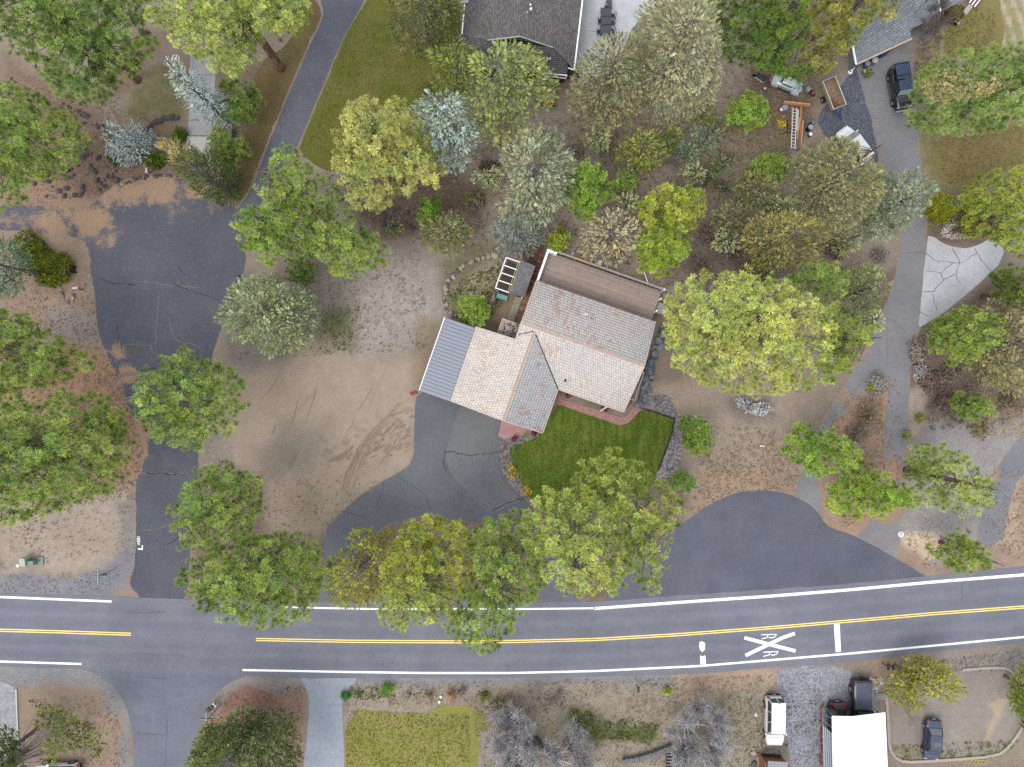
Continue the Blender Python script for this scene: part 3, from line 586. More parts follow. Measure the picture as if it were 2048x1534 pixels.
mk = [('edge_line', WT, 4.2, -1200, 223, 0), ('edge_line', WT, 3.4, 560, 1190, 0), ('edge_line', WT, 5.6, 1188, 3000, .6), ('edge_line', WB, 4.0, -1200, 163, 0), ('edge_line', WB, 4.0, 485, 3000, 0)]
for n, pts, w, a_, b_, o in mk: marking('edge_line', lambda m: ribbon(m, line(pts, w, a_, b_, off=o), w, .0245), M_white, 'white edge line painted on the road')
CYp = list(zip(cyx, cyy))
for a_, b_ in ((-1200, 262), (512, 3000)):
    for o in (-2.0, 2.0): marking('centre_line', lambda m: ribbon(m, line(CYp, 2, a_, b_, off=o), 2.2, .0245), M_yellow, 'yellow centre line painted on the road')
    marking('centre_seam', lambda m: ribbon(m, line(CYp, 2, a_, b_), 1.2, .0235), m_plain('seam', (120, 96, 84), .9), 'narrow dark seam between the yellow lines')
def quad(m, pts, z=.0245): m.poly([P(*q, z) for q in pts], [tuple(range(len(pts)))])
marking('crossing_symbol', lambda m: (ribbon(m, [(1489, 1275.5), (1540, 1289), (1591, 1302)], 6.8, .0245), ribbon(m, [(1491, 1311), (1516, 1299), (1535, 1290)], 6.8, .0258), ribbon(m, [(1543, 1286), (1566, 1275), (1589.5, 1267)], 6.8, .0258), ribbon(m, [(1535, 1290), (1543, 1286)], 6.8, .0258)), M_white, 'large white X painted on the eastbound lane')
def letter_r(m, ox, oy, s=1.0, rot=0.0):
    # letter R lying on its side: its foot to the west, its bowl to the east
    def T(u, v): c, q = math.cos(rot), math.sin(rot); return (ox + (u * c - v * q) * s, oy + (u * q + v * c) * s)
    for st in ([(0, 0), (30, 0)], [(12, .5), (13, 4), (17, 6.4), (22, 6.6), (27, 4.6), (29.6, 1), (30, 0)], [(15, 4.5), (8, 6.6), (0, 8.2)]): ribbon(m, [T(u, v - 4) for u, v in st], 1.7, .0245)
marking('letter_marking', lambda m: letter_r(m, 1523, 1273.5, 1.0, -.03), M_white, 'white letter R above the painted X')
marking('letter_marking', lambda m: letter_r(m, 1526.5, 1308.5, 1.0, -.05), M_white, 'white letter R below the painted X')
bar2 = [(1668, 1248), (1679, 1247.5), (1680, 1262), (1681, 1283), (1682, 1303), (1671.5, 1304.5), (1670, 1283), (1668.5, 1262)]
marking('stop_bar', lambda m: quad(m, bar2), m_roadpaint('scuffed_paint', (226, 228, 236), .5), 'scuffed white bar across the lane east of the X')
marking('stop_bar', lambda m: (quad(m, [(1399, 1284), (1404, 1282.5), (1410, 1286), (1410, 1299), (1405, 1304), (1400, 1300), (1398.5, 1292)]), quad(m, [(1400, 1311), (1405, 1312.5), (1410.5, 1310.5), (1412, 1328), (1401, 1329)])), m_roadpaint('chipped_paint', (226, 228, 232), .5), 'chipped white bar west of the X')
def txt(name, s, px, py, z, size, rot, mt, label=None, parent=None, ext=0.0, kind=None):
    cu = bpy.data.curves.new(name, 'FONT'); cu.body = s; cu.size = size; cu.align_x = 'CENTER'; cu.align_y = 'CENTER'; cu.extrude = ext; cu.offset = size * .02
    tmp = bpy.data.objects.new(name, cu); me = bpy.data.meshes.new_from_object(tmp); bpy.data.objects.remove(tmp)
    me.materials.clear(); me.materials.append(mt); o = link(name, me, parent, label=label, kind=kind)
    if px is not None: o.location = P(px, py, z)
    o.rotation_euler = (0, 0, rot); return o
def lmark(m):
    quad(m, [(276, 1096.5), (283.5, 1096.8), (283.5, 1090.8), (286, 1090.8), (285.6, 1100), (276, 1099)])
marking('letter_marking', lmark, M_white, 'white painted L at the edge of the side street')
txt('street_number', '103V', 276.6, 1081, .016, .46, -math.pi / 2, M_white, 'white painted number at the edge of the side street', kind='structure')
# cracks, seams and needle-filled joints
M_crack = m_plain('crack_tar', (58, 56, 62), .9); M_nseam = m_plain('needle_seam', (146, 126, 110), .95)
def cracks(name, lines, mt, z, label, w=1.0, jit=1.6):
    mb = MB()
    for ln in lines:
        p = resample(ln, 7, False); rr = np.random.RandomState(int(ln[0][0]) + int(ln[0][1])); p[1:-1] += (rr.rand(len(p) - 2, 2) - .5) * 2 * jit
        ribbon(mb, p, w, z + .0004 * lines.index(ln), widths=w * (.5 + rr.rand(len(p))))
    return mb.build(name, mt, kind='structure', label=label)
cracks('asphalt_crack', [[(270, 560), (330, 570), (400, 575)], [(318, 590), (313, 640), (311, 690), (313, 720)], [(336, 636), (345, 665), (355, 683), (400, 692)], [(248, 690), (300, 690), (310, 710)], [(272, 945), (310, 948), (372, 948)], [(275, 1059), (305, 1060), (335, 1050)]], M_nseam, .0145, 'tan needle-filled cracks across the cul-de-sac', 1.3)
cracks('asphalt_crack', [[(200, 555), (218, 566), (270, 570)], [(346, 568), (400, 588), (440, 600)], [(355, 530), (372, 550)], [(236, 650), (235, 690)], [(290, 945), (372, 950)], [(330, 1090), (370, 1070)]], M_crack, .0145, 'dark cracks across the cul-de-sac', 1.2)
cracks('needle_joint', [[(236, 752), (262, 748), (290, 747), (310, 742)]], M_nseam, .0148, 'wide tan joint across the side street', 8, .8)
cracks('driveway_crack', [[(889, 904), (910, 905), (935, 911), (970, 908), (998, 904)], [(889, 904), (886, 925), (892, 945)], [(1050, 995), (1010, 1008), (985, 1022)]], m_plain('open_crack', (70, 62, 44), .95), .0255, 'long dark crack across the garage drive', 1.2)
cracks('driveway_seam', [[(918, 808), (905, 850), (893, 895), (890, 925), (905, 955), (935, 990), (970, 1022)], [(800, 955), (830, 975), (850, 990), (862, 1020)], [(768, 965), (764, 990), (750, 1015)], [(683, 1022), (720, 1032), (745, 1040)]], m_plain('seam_dark', (92, 92, 98), .9), .0255, 'thin seams in the house drive', 1.0, .8)
cracks('concrete_crack', [[(1852, 505), (1870, 520), (1905, 525), (1925, 525), (1955, 505)], [(1852, 543), (1882, 545), (1905, 527)], [(1882, 545), (1888, 560), (1912, 548), (1920, 520), (1905, 498)], [(1888, 560), (1866, 582), (1870, 610), (1874, 622)], [(1845, 582), (1866, 583)], [(1950, 497), (1962, 520), (1982, 540)], [(1839, 623), (1858, 633)], [(1912, 550), (1922, 570)]], m_plain('slab_crack', (112, 112, 114), .9), .0245, 'branching cracks in the light concrete pad', 1.1)
cracks('driveway_crack', [[(1770, 635), (1790, 645), (1815, 665)], [(1774, 640), (1776, 700), (1772, 735)], [(1800, 507), (1830, 505), (1850, 506)], [(1700, 785), (1712, 795)]], M_nseam, .0165, 'needle-filled joints across the long drive', 1.6)
cracks('road_crack', [[(265, 1305), (300, 1309), (340, 1309), (380, 1313)], [(250, 1225), (330, 1224)], [(270, 1354), (330, 1357)], [(272, 1465), (330, 1470)], [(335, 1440), (330, 1534)], [(1540, 1170), (1545, 1185)], [(1924, 1165), (1924, 1200)]], m_plain('faint_crack', (98, 99, 108), .9), .0245, 'faint cracks in the road', .8)
cracks('patio_joint', [[(1163, 60), (1200, 64), (1270, 66)], [(1230, 0), (1228, 140)]], m_plain('joint', (150, 150, 154), .9), .0245, 'straight joints in the patio', 1.0, .1)
cracks('walk_joint', [[(382, 178), (430, 180)], [(383, 240), (400, 236), (424, 240)]], m_plain('joint2', (120, 116, 116), .9), .040, 'cracks in the walkway slabs', 1.0, .6)
# ------------------------------------------------------------------ trees
M_leaf = m_attr('needles', .75, .18, 2.0, trans=.36, spec=.25)
M_bark = NT('pine_bark'); t = M_bark
M_bark = t.fin(t.mix(t.ramp(t.noise(5, 4, .7, vec=t.vec((1, 1, .25))), .35, .65), alb((88, 70, 62)), alb((168, 122, 98))), .95, 0, .1)
M_bark2 = m_plain('grey_bark', (122, 112, 108), .95, .3, 6)
M_twig = m_plain('grey_twigs', (148, 138, 134), .9, .25, 4)
M_white_twig = m_plain('pale_twigs', (206, 202, 204), .85, .2, 4, k=.62)

def albs(c, k=.92):                       # leaf colours keep their full saturation
    return np.array(lin(c)) * k
def unit(a): return a / (np.linalg.norm(a, axis=-1, keepdims=True) + 1e-9)
def tpl_tuft(rs, n=52, L=.36, w=.042, lo=10, hi=104):
    V = np.zeros((n * 3, 3)); S = np.zeros(n * 3)
    for i in range(n):
        th = math.radians(lo + (hi - lo) * ((i + rs.rand()) / n) ** .75); ph = rs.rand() * 6.283
        d = np.array([math.sin(th) * math.cos(ph), math.sin(th) * math.sin(ph), math.cos(th)]); l = L * (.8 + .35 * rs.rand())
        s = np.cross(d, [0, 0, 1.0]); s = unit(s) if np.linalg.norm(s) > .1 else np.array([1.0, 0, 0])
        if i % 5 < 2: V[i * 3] = d * l * .05; e = s * w * .62; V[i * 3 + 1] = d * l * .92 - e; V[i * 3 + 2] = d * l + e; S[i * 3 + 1:i * 3 + 3] = 1
        else: V[i * 3] = d * l * .12 - s * w / 2; V[i * 3 + 1] = d * l * .12 + s * w / 2; V[i * 3 + 2] = d * l * 1.12; S[i * 3 + 2] = 1
    return V, S
def tpl_spray(rs, n=15, L=.38, w=.07, fan=.20):
    # a feathery twig: side leaves along an axis
    V = np.zeros((n * 3, 3)); S = np.zeros(n * 3)
    for i in range(n):
        tt = i / n; side = 1 if i % 2 else -1; ang = side * (.5 + .5 * rs.rand()); lift = (rs.rand() - .35) * .7
        d = np.array([math.sin(ang), lift * .7, math.cos(ang)]); d = unit(d); l = fan * (1.15 - tt * .6) * (.7 + .6 * rs.rand())
        o = np.array([0, 0, L * tt]); q = unit(np.cross(d, rs.rand(3) - .5))
        V[i * 3] = o - q * w / 2; V[i * 3 + 1] = o + q * w / 2; V[i * 3 + 2] = o + d * l; S[i * 3 + 2] = 1
    return V, S
_rs = np.random.RandomState(3)
T_TUFT = [tpl_tuft(_rs) for _ in range(8)]
T_TUFT2 = [tpl_tuft(_rs, 20, .22, .055) for _ in range(6)]
T_SPRAY = [tpl_spray(_rs) for _ in range(8)]
T_SPRUCE = [tpl_spray(_rs, 16, .42, .05, .15) for _ in range(8)]
T_LEAF = [tpl_tuft(_rs, 9, .15, .10, 0, 120) for _ in range(6)]
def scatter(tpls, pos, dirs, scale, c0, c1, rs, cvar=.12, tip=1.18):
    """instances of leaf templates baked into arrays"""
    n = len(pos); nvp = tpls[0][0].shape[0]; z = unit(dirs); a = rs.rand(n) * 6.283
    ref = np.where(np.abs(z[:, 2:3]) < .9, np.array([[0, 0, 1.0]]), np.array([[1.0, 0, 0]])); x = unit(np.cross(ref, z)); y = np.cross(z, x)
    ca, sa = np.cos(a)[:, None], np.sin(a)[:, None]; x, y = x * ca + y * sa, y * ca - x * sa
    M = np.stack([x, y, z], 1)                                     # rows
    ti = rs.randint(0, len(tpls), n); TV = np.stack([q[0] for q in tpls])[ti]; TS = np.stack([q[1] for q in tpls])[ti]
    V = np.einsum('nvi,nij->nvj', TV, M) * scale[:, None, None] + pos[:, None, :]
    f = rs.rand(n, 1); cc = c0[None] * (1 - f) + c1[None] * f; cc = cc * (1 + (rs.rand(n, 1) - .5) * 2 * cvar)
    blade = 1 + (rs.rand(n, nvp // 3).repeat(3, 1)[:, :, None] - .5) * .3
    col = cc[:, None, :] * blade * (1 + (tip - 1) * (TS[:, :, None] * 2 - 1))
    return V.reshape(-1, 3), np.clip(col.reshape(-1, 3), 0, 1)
def tubes(A, B, ra, rb, n=3, bend=None, seg=1):
    """many thin tapered limbs from A to B (arrays), optional sag, as triangles/quads"""
    A = np.asarray(A, float); B = np.asarray(B, float); m = len(A); d = unit(B - A)
    ref = np.where(np.abs(d[:, 2:3]) < .9, np.array([[0, 0, 1.0]]), np.array([[1.0, 0, 0]])); x = unit(np.cross(d, ref)); y = np.cross(x, d)
    rings = []
    for k in range(seg + 1):
        tt = k / seg; c = A + (B - A) * tt
        if bend is not None: c = c + np.asarray(bend) * (4 * tt * (1 - tt))
        r = (ra * (1 - tt) + rb * tt); r = np.broadcast_to(r, (m,))[:, None]
        for j in range(n):
            q = 2 * math.pi * j / n; rings.append(c + (x * math.cos(q) + y * math.sin(q)) * r)
    V = np.stack(rings, 1).reshape(-1, 3); base = (np.arange(m) * n * (seg + 1))[:, None, None]; F = []
    for k in range(seg):
        for j in range(n):
            a, b = k * n + j, k * n + (j + 1) % n; F.append((a, b, b + n, a + n))
    return V, (base + np.array(F)[None]).reshape(-1, 4)
def join(parts):
    V, F, o = [], [], 0
    for v, f in parts: V.append(v); F.append(f + o); o += len(v)
    return np.concatenate(V), np.concatenate(F)

def prof(shape, tt):
    if shape == 'cone': return np.clip((1 - tt) * .96 + .04, 0.04, 1) * np.clip(tt / .06 + .5, 0, 1)
    if shape == 'spire': return np.clip((1 - tt) ** .8 * .97 + .03, 0.03, 1)
    up = np.sqrt(np.clip(1 - ((tt - .35) / .66) ** 2, 0.0004, 1)); lowp = .55 + .45 * tt / .35
    return np.where(tt > .35, up, lowp)
def unproj(px, py, z):
    s = (H - z) / H / PPM; return (px - 1024) * s, (767 - py) * s
def proj(x, y, z):
    s = H / (H - z) * PPM; return 1024 + x * s, 767 - y * s
stats = {'tris': 0}
def tree(kind, poly, h, z0, c0, c1, name='pine_tree', label='', base=None, seed=1, sp=.85, shape='dome', dens=1.0, group=None, gaps=.12, cat='tree', trunk=None, leafscale=1.0, under=.25, lead=None, bare=0.0, barkmat=None):
    rs = np.random.RandomState(seed * 7 + 1); poly = smooth_poly(poly, 1); c = poly.mean(0)
    if base is None:
        bx, by = unproj(c[0], c[1], z0 + .45 * (h - z0))
    else: bx, by = unproj(base[0], base[1], 0)
    # radius of the crown by direction, fitted so that its outline projects onto the outline seen from above
    ts = np.linspace(0.02, .97, 16); zs = z0 + (h - z0) * ts; pf = prof(shape, ts)
    angs, rads = [], []
    for vx, vy in resample(poly, 12):
        X, Y = unproj(vx, vy, zs); d = np.hypot(X - bx, Y - by); q = d / pf; i = int(q.argmin()); angs.append(math.atan2(Y[i] - by, X[i] - bx)); rads.append(max(.25, q[i]))
    o = np.argsort(angs); angs = np.array(angs)[o]; rads = np.array(rads)[o]
    Rf = lambda a: np.interp(a, np.concatenate([angs - 6.2832, angs, angs + 6.2832]), np.tile(rads, 3))
    # clump centres over the outline
    zm = z0 + .6 * (h - z0); s_px = sp * PPM * H / (H - zm)
    x0, y0 = poly.min(0); x1, y1 = poly.max(0); cand = np.stack([rs.uniform(x0, x1, 6000), rs.uniform(y0, y1, 6000)], 1)
    dd = sdf(cand[:, 0], cand[:, 1], [tuple(q) for q in poly]); cand = cand[dd > s_px * .30]; keep = []; cell = {}
    for p in cand:
        k = (int(p[0] / s_px), int(p[1] / s_px)); ok = True
        for i in (-1, 0, 1):
            for j in (-1, 0, 1):
                for q in cell.get((k[0] + i, k[1] + j), ()):
                    if (q[0] - p[0]) ** 2 + (q[1] - p[1]) ** 2 < s_px * s_px: ok = False; break
        if ok: keep.append(p); cell.setdefault(k, []).append(p)
    K_ = np.array(keep) if keep else c[None]
    zz = np.linspace(h, z0, 40)[None, :]; X, Y = unproj(K_[:, :1], K_[:, 1:], zz); d = np.hypot(X - bx, Y - by); a = np.arctan2(Y - by, X - bx)
    rr = Rf(a) * prof(shape, (zz - z0) / (h - z0)); hit = d <= rr; first = np.where(hit.any(1), hit.argmax(1), (d / rr).argmin(1))
    z = zz[0, first]; z = z - rs.rand(len(z)) ** 2 * .9 * min(1.6, (h - z0) * .22) * (1.0 if kind == 'P' else .6)
    gap = vnoise(K_[:, 0], K_[:, 1], 34, seed + 50, 2)
    drop = gap < np.quantile(gap, gaps) if len(gap) > 8 else gap < -1
    z = np.where(drop, z0 + (z - z0) * .45, z)
    X, Y = unproj(K_[:, 0], K_[:, 1], z); CC = np.stack([X, Y, z], 1)
    nl = int(len(CC) * under)                                       # lower and inner clumps
    if nl:
        ii = rs.randint(0, len(CC), nl); L2 = CC[ii].copy(); f = rs.uniform(.35, .95, nl)[:, None]
        L2[:, :2] = np.array([bx, by]) + (L2[:, :2] - [bx, by]) * f; L2[:, 2] = z0 + (L2[:, 2] - z0) * rs.uniform(.15, .75, nl)
        qx, qy = proj(L2[:, 0], L2[:, 1], L2[:, 2]); CC = np.vstack([CC, L2[inside(qx, qy, poly)]])
    n = len(CC); axis = np.array([bx, by]); out = CC.copy(); out[:, :2] -= axis; out[:, 2] = 0; dist = np.hypot(out[:, 0], out[:, 1]); outn = unit(out)
    # needles: an even layer of tufts over the clumps, plus the lower clumps' own
    if kind == 'P': tp, tsp, per, flat, sc = T_TUFT, .54, 6, .6, 1.0
    elif kind == 'Q': tp, tsp, per, flat, sc = T_TUFT2, .27, 10, .7, 1.0
    elif kind == 'J': tp, tsp, per, flat, sc = T_SPRAY, .25, 10, .75, 1.0
    elif kind == 'S': tp, tsp, per, flat, sc = T_SPRUCE, .20, 10, .5, 1.0
    else: tp, tsp, per, flat, sc = T_LEAF, .17, 14, .8, 1.0
    nmain = len(K_); tsp = tsp / math.sqrt(dens); zmn = z0 + .75 * (h - z0); stp = tsp * PPM * H / (H - zmn)
    gxx, gyy = np.meshgrid(np.arange(x0 - 4, x1 + 4, stp), np.arange(y0 - 4, y1 + 4, stp * .87)); gxx = gxx + (np.arange(gxx.shape[0]) % 2)[:, None] * stp / 2
    q = np.stack([gxx.ravel(), gyy.ravel()], 1); q = q + (rs.rand(*q.shape) - .5) * stp * .85
    sd = sdf(q[:, 0], q[:, 1], [tuple(w_) for w_ in poly]); edge = vnoise(q[:, 0], q[:, 1], 22, seed + 9, 3) * 30 - 14; q = q[sd > -3 + edge]
    D2 = ((q[:, None, :] - K_[None, :, :]) ** 2).sum(2); par = D2.argmin(1); dq = np.sqrt(D2[np.arange(len(q)), par]) / s_px
    lim = (.84 if kind in 'PQ' else 1.08) * (.82 + .36 * rs.rand(nmain))
    ok = dq < lim[par]; q, par, dq = q[ok], par[ok], dq[ok]
    ok = rs.rand(len(q)) > bare * rs.rand(nmain)[par]; q, par, dq = q[ok], par[ok], dq[ok]
    lump = sp * (.80 if kind in 'PQ' else .5)
    tz = z[par] + lump * (np.sqrt(np.clip(1 - (dq / .98) ** 2, 0, 1)) - .55) + (rs.rand(len(q)) - .5) * .16
    X, Y = unproj(q[:, 0], q[:, 1], tz); pos = np.stack([X, Y, tz], 1)
    g = pos - CC[par]; dirs = g / sp * 1.2 + outn[par] * (.35 if kind in 'PQ' else .7) + np.array([0, 0, .8 if kind in 'PQ' else .4])
    sub = rs.rand(len(pos)) < .6; u2 = pos[sub].copy(); u2[:, 2] -= .5 + rs.rand(len(u2)) * min(1.6, .22 * (h - z0)); u2[:, :2] = axis + (u2[:, :2] - axis) * (.93 + .05 * rs.rand(len(u2), 1))
    pos = np.vstack([pos, u2]); dirs = np.vstack([dirs, dirs[sub]]); par = np.concatenate([par, par[sub]])
    nlow = n - nmain
    if nlow:
        rad = sp * .7; g = rs.normal(size=(nlow, per, 3)); g = unit(g) * (rs.rand(nlow, per, 1) ** .45) * rad; g[:, :, 2] = np.abs(g[:, :, 2]) * flat - .1
        p2 = (CC[nmain:, None, :] + g).reshape(-1, 3); d2 = (g / rad + outn[nmain:, None, :] * .5 + np.array([0, 0, .7])).reshape(-1, 3)
        pos = np.vstack([pos, p2]); dirs = np.vstack([dirs, d2]); par = np.concatenate([par, np.repeat(np.arange(nmain, n), per)])
    cv = 1 + (rs.rand(n) - .5) * .36; mv = rs.rand(n); clv = cv[par]; mixf = mv[par]
    qx, qy = proj(pos[:, 0], pos[:, 1], pos[:, 2]); ok = inside(qx, qy, poly + unit(poly - c) * 12)
    pos, dirs, par, clv, mixf = pos[ok], dirs[ok], par[ok], clv[ok], mixf[ok]
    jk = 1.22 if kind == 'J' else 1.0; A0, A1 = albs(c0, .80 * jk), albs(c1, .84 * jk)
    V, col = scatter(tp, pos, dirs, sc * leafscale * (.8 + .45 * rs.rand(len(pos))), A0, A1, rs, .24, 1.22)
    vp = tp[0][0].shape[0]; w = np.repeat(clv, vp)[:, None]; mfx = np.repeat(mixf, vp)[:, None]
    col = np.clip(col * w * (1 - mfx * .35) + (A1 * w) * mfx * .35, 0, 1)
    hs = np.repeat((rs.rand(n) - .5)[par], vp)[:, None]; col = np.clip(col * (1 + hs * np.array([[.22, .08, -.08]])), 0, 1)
    F = np.arange(len(V)).reshape(-1, 3); stats['tris'] += len(F)
    root = empty(name, (0, 0, 0), label, cat, group)
    cme = np_mesh('crown', V - np.array([bx, by, 0]), F, col, [M_leaf]); link('crown', cme, root)
    # twigs and limbs
    pick = rs.rand(len(par)) < (.35 if kind in 'PQ' else .22); parts = [tubes(CC[par[pick]] - [0, 0, .15], pos[pick], .022, .012, 3)]
    r0 = .055 + .004 * h; zb = np.maximum(z0 * .75, CC[:, 2] - dist * rs.uniform(.25, .65, n) - .3); zb = np.minimum(zb, h * .96)
    base3 = np.stack([np.full(n, bx), np.full(n, by), zb], 1); bend = np.zeros((n, 3)); bend[:, 2] = -dist * .10; bend += outn * 0.0
    parts.append(tubes(base3, CC - [0, 0, .1], r0 * .62, .022, 4, bend, 3))
    tv, tf = join(parts); bme = np_mesh('branches', tv - np.array([bx, by, 0]), tf, None, [M_twig if kind in 'JSL' or bare else M_bark2]); stats['tris'] += len(tf) * 2
    link('branches', bme, root)
    tr = trunk if trunk else .08 + .016 * h
    mb = MB(); zt = h * .93; mb.tube([(0, 0, -.1), (0, 0, .25), (0.02 * h * .1, 0, zt * .4), (0, .03, zt * .75), (0, 0, zt)], [tr * 1.35, tr, tr * .8, tr * .45, .03], 8)
    mb.build('trunk', barkmat or (M_bark if kind in 'PQ' else M_bark2), root, smooth=True)
    root.location = (bx, by, 0); return root

G1, G2 = (92, 118, 50), (164, 184, 92)          # mid green pines
Y1, Y2 = (122, 142, 54), (198, 208, 118)        # yellow-green pines
D1, D2 = (74, 100, 44), (144, 166, 84)           # darker pines
J1, J2 = (134, 144, 96), (204, 208, 160)        # grey-green junipers
B1, B2 = (168, 190, 186), (224, 238, 234)       # blue spruces
g_main = 'ponderosa pines round the houses'
def T(kind, poly, h, z0, c, label, **k): return tree(kind, poly, h, z0, c[0], c[1], label=label, group=k.pop('group', {'P': 'pine trees', 'Q': 'young pines', 'J': 'junipers', 'S': 'blue spruces', 'L': 'broad-leaved shrubs'}[kind]), **k)
GG, YY, DD, JJ, BB = (G1, G2), (Y1, Y2), (D1, D2), (J1, J2), (B1, B2)
# north-west corner
T('P', [(-70, -60), (270, -60), (285, 0), (300, 60), (325, 100), (290, 130), (262, 160), (235, 150), (200, 215), (165, 190), (120, 195), (80, 150), (40, 120), (0, 75), (-70, 60)], 19, 6, DD, 'big green pine with a dark trunk foot, filling the north-west corner', base=(275, 160), seed=1, gaps=.2, sp=.95)
T('P', [(-60, 160), (20, 160), (60, 175), (105, 200), (165, 245), (170, 290), (140, 340), (95, 350), (60, 345), (50, 400), (0, 425), (-60, 420)], 17, 5, GG, 'green pine at the west edge above the lava rocks', base=(94, 348), seed=2, gaps=.16, sp=.9)
T('P', [(280, -40), (620, -40), (622, 5), (600, 60), (545, 70), (520, 60), (515, 100), (495, 128), (440, 148), (410, 128), (380, 125), (345, 80), (322, 60), (300, 55), (278, 10)], 20, 7, YY, 'tall yellow-green pine leaning over the north-west walk', base=(563, 136), seed=3, gaps=.12, sp=.9, trunk=.42)
T('P', [(535, -60), (615, -60), (620, 8), (608, 60), (575, 75), (545, 66), (525, 30)], 12, 6, GG, 'green pine top beside the narrow drive, north end', base=(552, 60), seed=4)
tree('S', [(333, 118), (352, 122), (372, 138), (398, 152), (420, 175), (436, 190), (448, 220), (464, 242), (440, 250), (424, 248), (402, 236), (380, 215), (362, 195), (352, 165), (338, 145)], 13.5, .6, B1, B2, 'spruce_tree', 'tall narrow blue spruce leaning across the concrete walk', base=(458, 244), seed=5, shape='spire', sp=.55, gaps=.04, group='blue spruces')
tree('S', [(203, 240), (222, 244), (240, 250), (262, 243), (282, 252), (300, 262), (310, 285), (300, 315), (280, 328), (254, 331), (232, 320), (214, 300), (206, 270)], 7.5, .4, B1, B2, 'spruce_tree', 'round blue spruce between the lava rocks and the dry lawn', base=(262, 296), seed=6, shape='cone', sp=.5, gaps=.03, group='blue spruces')
T('P', [(432, 162), (470, 150), (505, 172), (520, 200), (508, 240), (478, 252), (448, 242), (432, 205)], 6, 1.5, DD, 'dark young pine right of the narrow blue spruce', seed=7, sp=.7)
T('Q', [(412, 256), (448, 254), (470, 272), (498, 292), (488, 318), (455, 328), (425, 316), (414, 285)], 5, 1, GG, 'green young pine over the end of the concrete walk', seed=8, sp=.6)
tree('S', [(318, 276), (342, 280), (362, 292), (400, 296), (440, 310), (474, 335), (480, 378), (458, 404), (425, 404), (392, 384), (365, 350), (336, 325), (322, 300)], 11, .6, (62, 86, 40), (112, 138, 62), 'fir_tree', 'dark green fir with a tan tip, leaning over the cul-de-sac', base=(470, 392), seed=9, shape='spire', sp=.55, gaps=.05, group='firs')
tree('S', [(314, 276), (338, 278), (360, 292), (372, 312), (384, 328), (362, 326), (340, 316), (322, 300)], 10.6, 8.6, (186, 164, 110), (214, 196, 138), 'fir_tip_foliage', 'tan-brown dry tip of the dark green fir', base=(455, 385), seed=10, shape='cone', sp=.45, gaps=.05, group='firs')
# west side
T('J', [(-60, 470), (10, 478), (45, 500), (56, 530), (52, 570), (20, 590), (-60, 590)], 9, 3, ((92, 118, 96), (150, 172, 140)), 'blurred grey-green juniper at the west edge by the green box', seed=11)
T('P', [(-80, 610), (20, 616), (52, 628), (75, 655), (118, 680), (150, 695), (188, 712), (186, 745), (150, 760), (100, 768), (40, 790), (-80, 790)], 14, 4, GG, 'open green pine at the west edge below the orange litter', base=(100, 700), seed=12, gaps=.35, sp=1.0)
T('P', [(-80, 775), (20, 780), (60, 795), (110, 782), (150, 775), (190, 790), (232, 806), (256, 850), (262, 890), (250, 935), (240, 960), (222, 985), (190, 1000), (140, 1003), (110, 1030), (70, 1035), (30, 1050), (-80, 1060)], 19, 4, GG, 'huge green pine at the west edge south of the orange litter', base=(110, 880), seed=13, gaps=.10, sp=.9)
T('P', [(265, 780), (285, 740), (320, 722), (345, 700), (385, 694), (402, 712), (432, 716), (452, 738), (470, 732), (500, 765), (482, 790), (490, 815), (470, 850), (472, 878), (440, 868), (405, 880), (392, 898), (360, 900), (318, 890), (290, 860), (262, 825)], 15, 4, GG, 'green pine standing over the neck of the cul-de-sac', base=(385, 795), seed=14, gaps=.14, sp=.85)
T('P', [(337, 1010), (350, 985), (370, 968), (378, 942), (415, 930), (450, 926), (490, 936), (522, 955), (520, 985), (526, 1030), (505, 1060), (480, 1080), (440, 1100), (372, 1115), (352, 1080), (336, 1040)], 15, 4, GG, 'round green pine on the east side of the side street', base=(480, 1000), seed=15, gaps=.10, sp=.85)
T('P', [(346, 1155), (370, 1125), (400, 1098), (450, 1085), (510, 1064), (560, 1068), (605, 1072), (645, 1090), (655, 1130), (642, 1190), (636, 1228), (600, 1250), (562, 1262), (520, 1252), (480, 1250), (440, 1236), (400, 1220), (385, 1185), (352, 1180)], 15, 4, GG, 'broad green pine overhanging the road at the side street corner', base=(520, 1120), seed=16, gaps=.10, sp=.85)
T('J', [(652, 1120), (690, 1095), (705, 1065), (735, 1058), (760, 1075), (790, 1050), (800, 1095), (780, 1140), (765, 1190), (735, 1212), (700, 1212), (668, 1205), (650, 1165)], 9, 2, ((112, 122, 40), (176, 178, 78)), 'thin yellowish tree with grey limbs between two pines along the road', seed=17, gaps=.2, bare=.3, sp=.75, under=.2)
T('P', [(742, 1210), (755, 1185), (752, 1130), (775, 1100), (790, 1060), (830, 1040), (868, 1025), (900, 1040), (935, 1045), (950, 1090), (960, 1140), (940, 1190), (930, 1240), (890, 1238), (860, 1250), (830, 1240), (812, 1258), (775, 1256), (760, 1235)], 15, 4, (Y1, (190, 194, 88)), 'yellow-green pine with its foot at the driveway loop, overhanging the road', base=(850, 1120), seed=18, gaps=.12, sp=.85)
T('P', [(938, 1100), (945, 1050), (990, 1030), (1030, 1015), (1062, 1040), (1085, 1080), (1096, 1140), (1085, 1190), (1050, 1220), (1040, 1260), (1000, 1280), (990, 1312), (955, 1312), (930, 1290), (895, 1275), (890, 1240), (925, 1200), (940, 1150)], 16, 4, GG, 'green pine whose limbs reach down to the double yellow line', base=(1000, 1110), seed=19, gaps=.22, sp=.9)
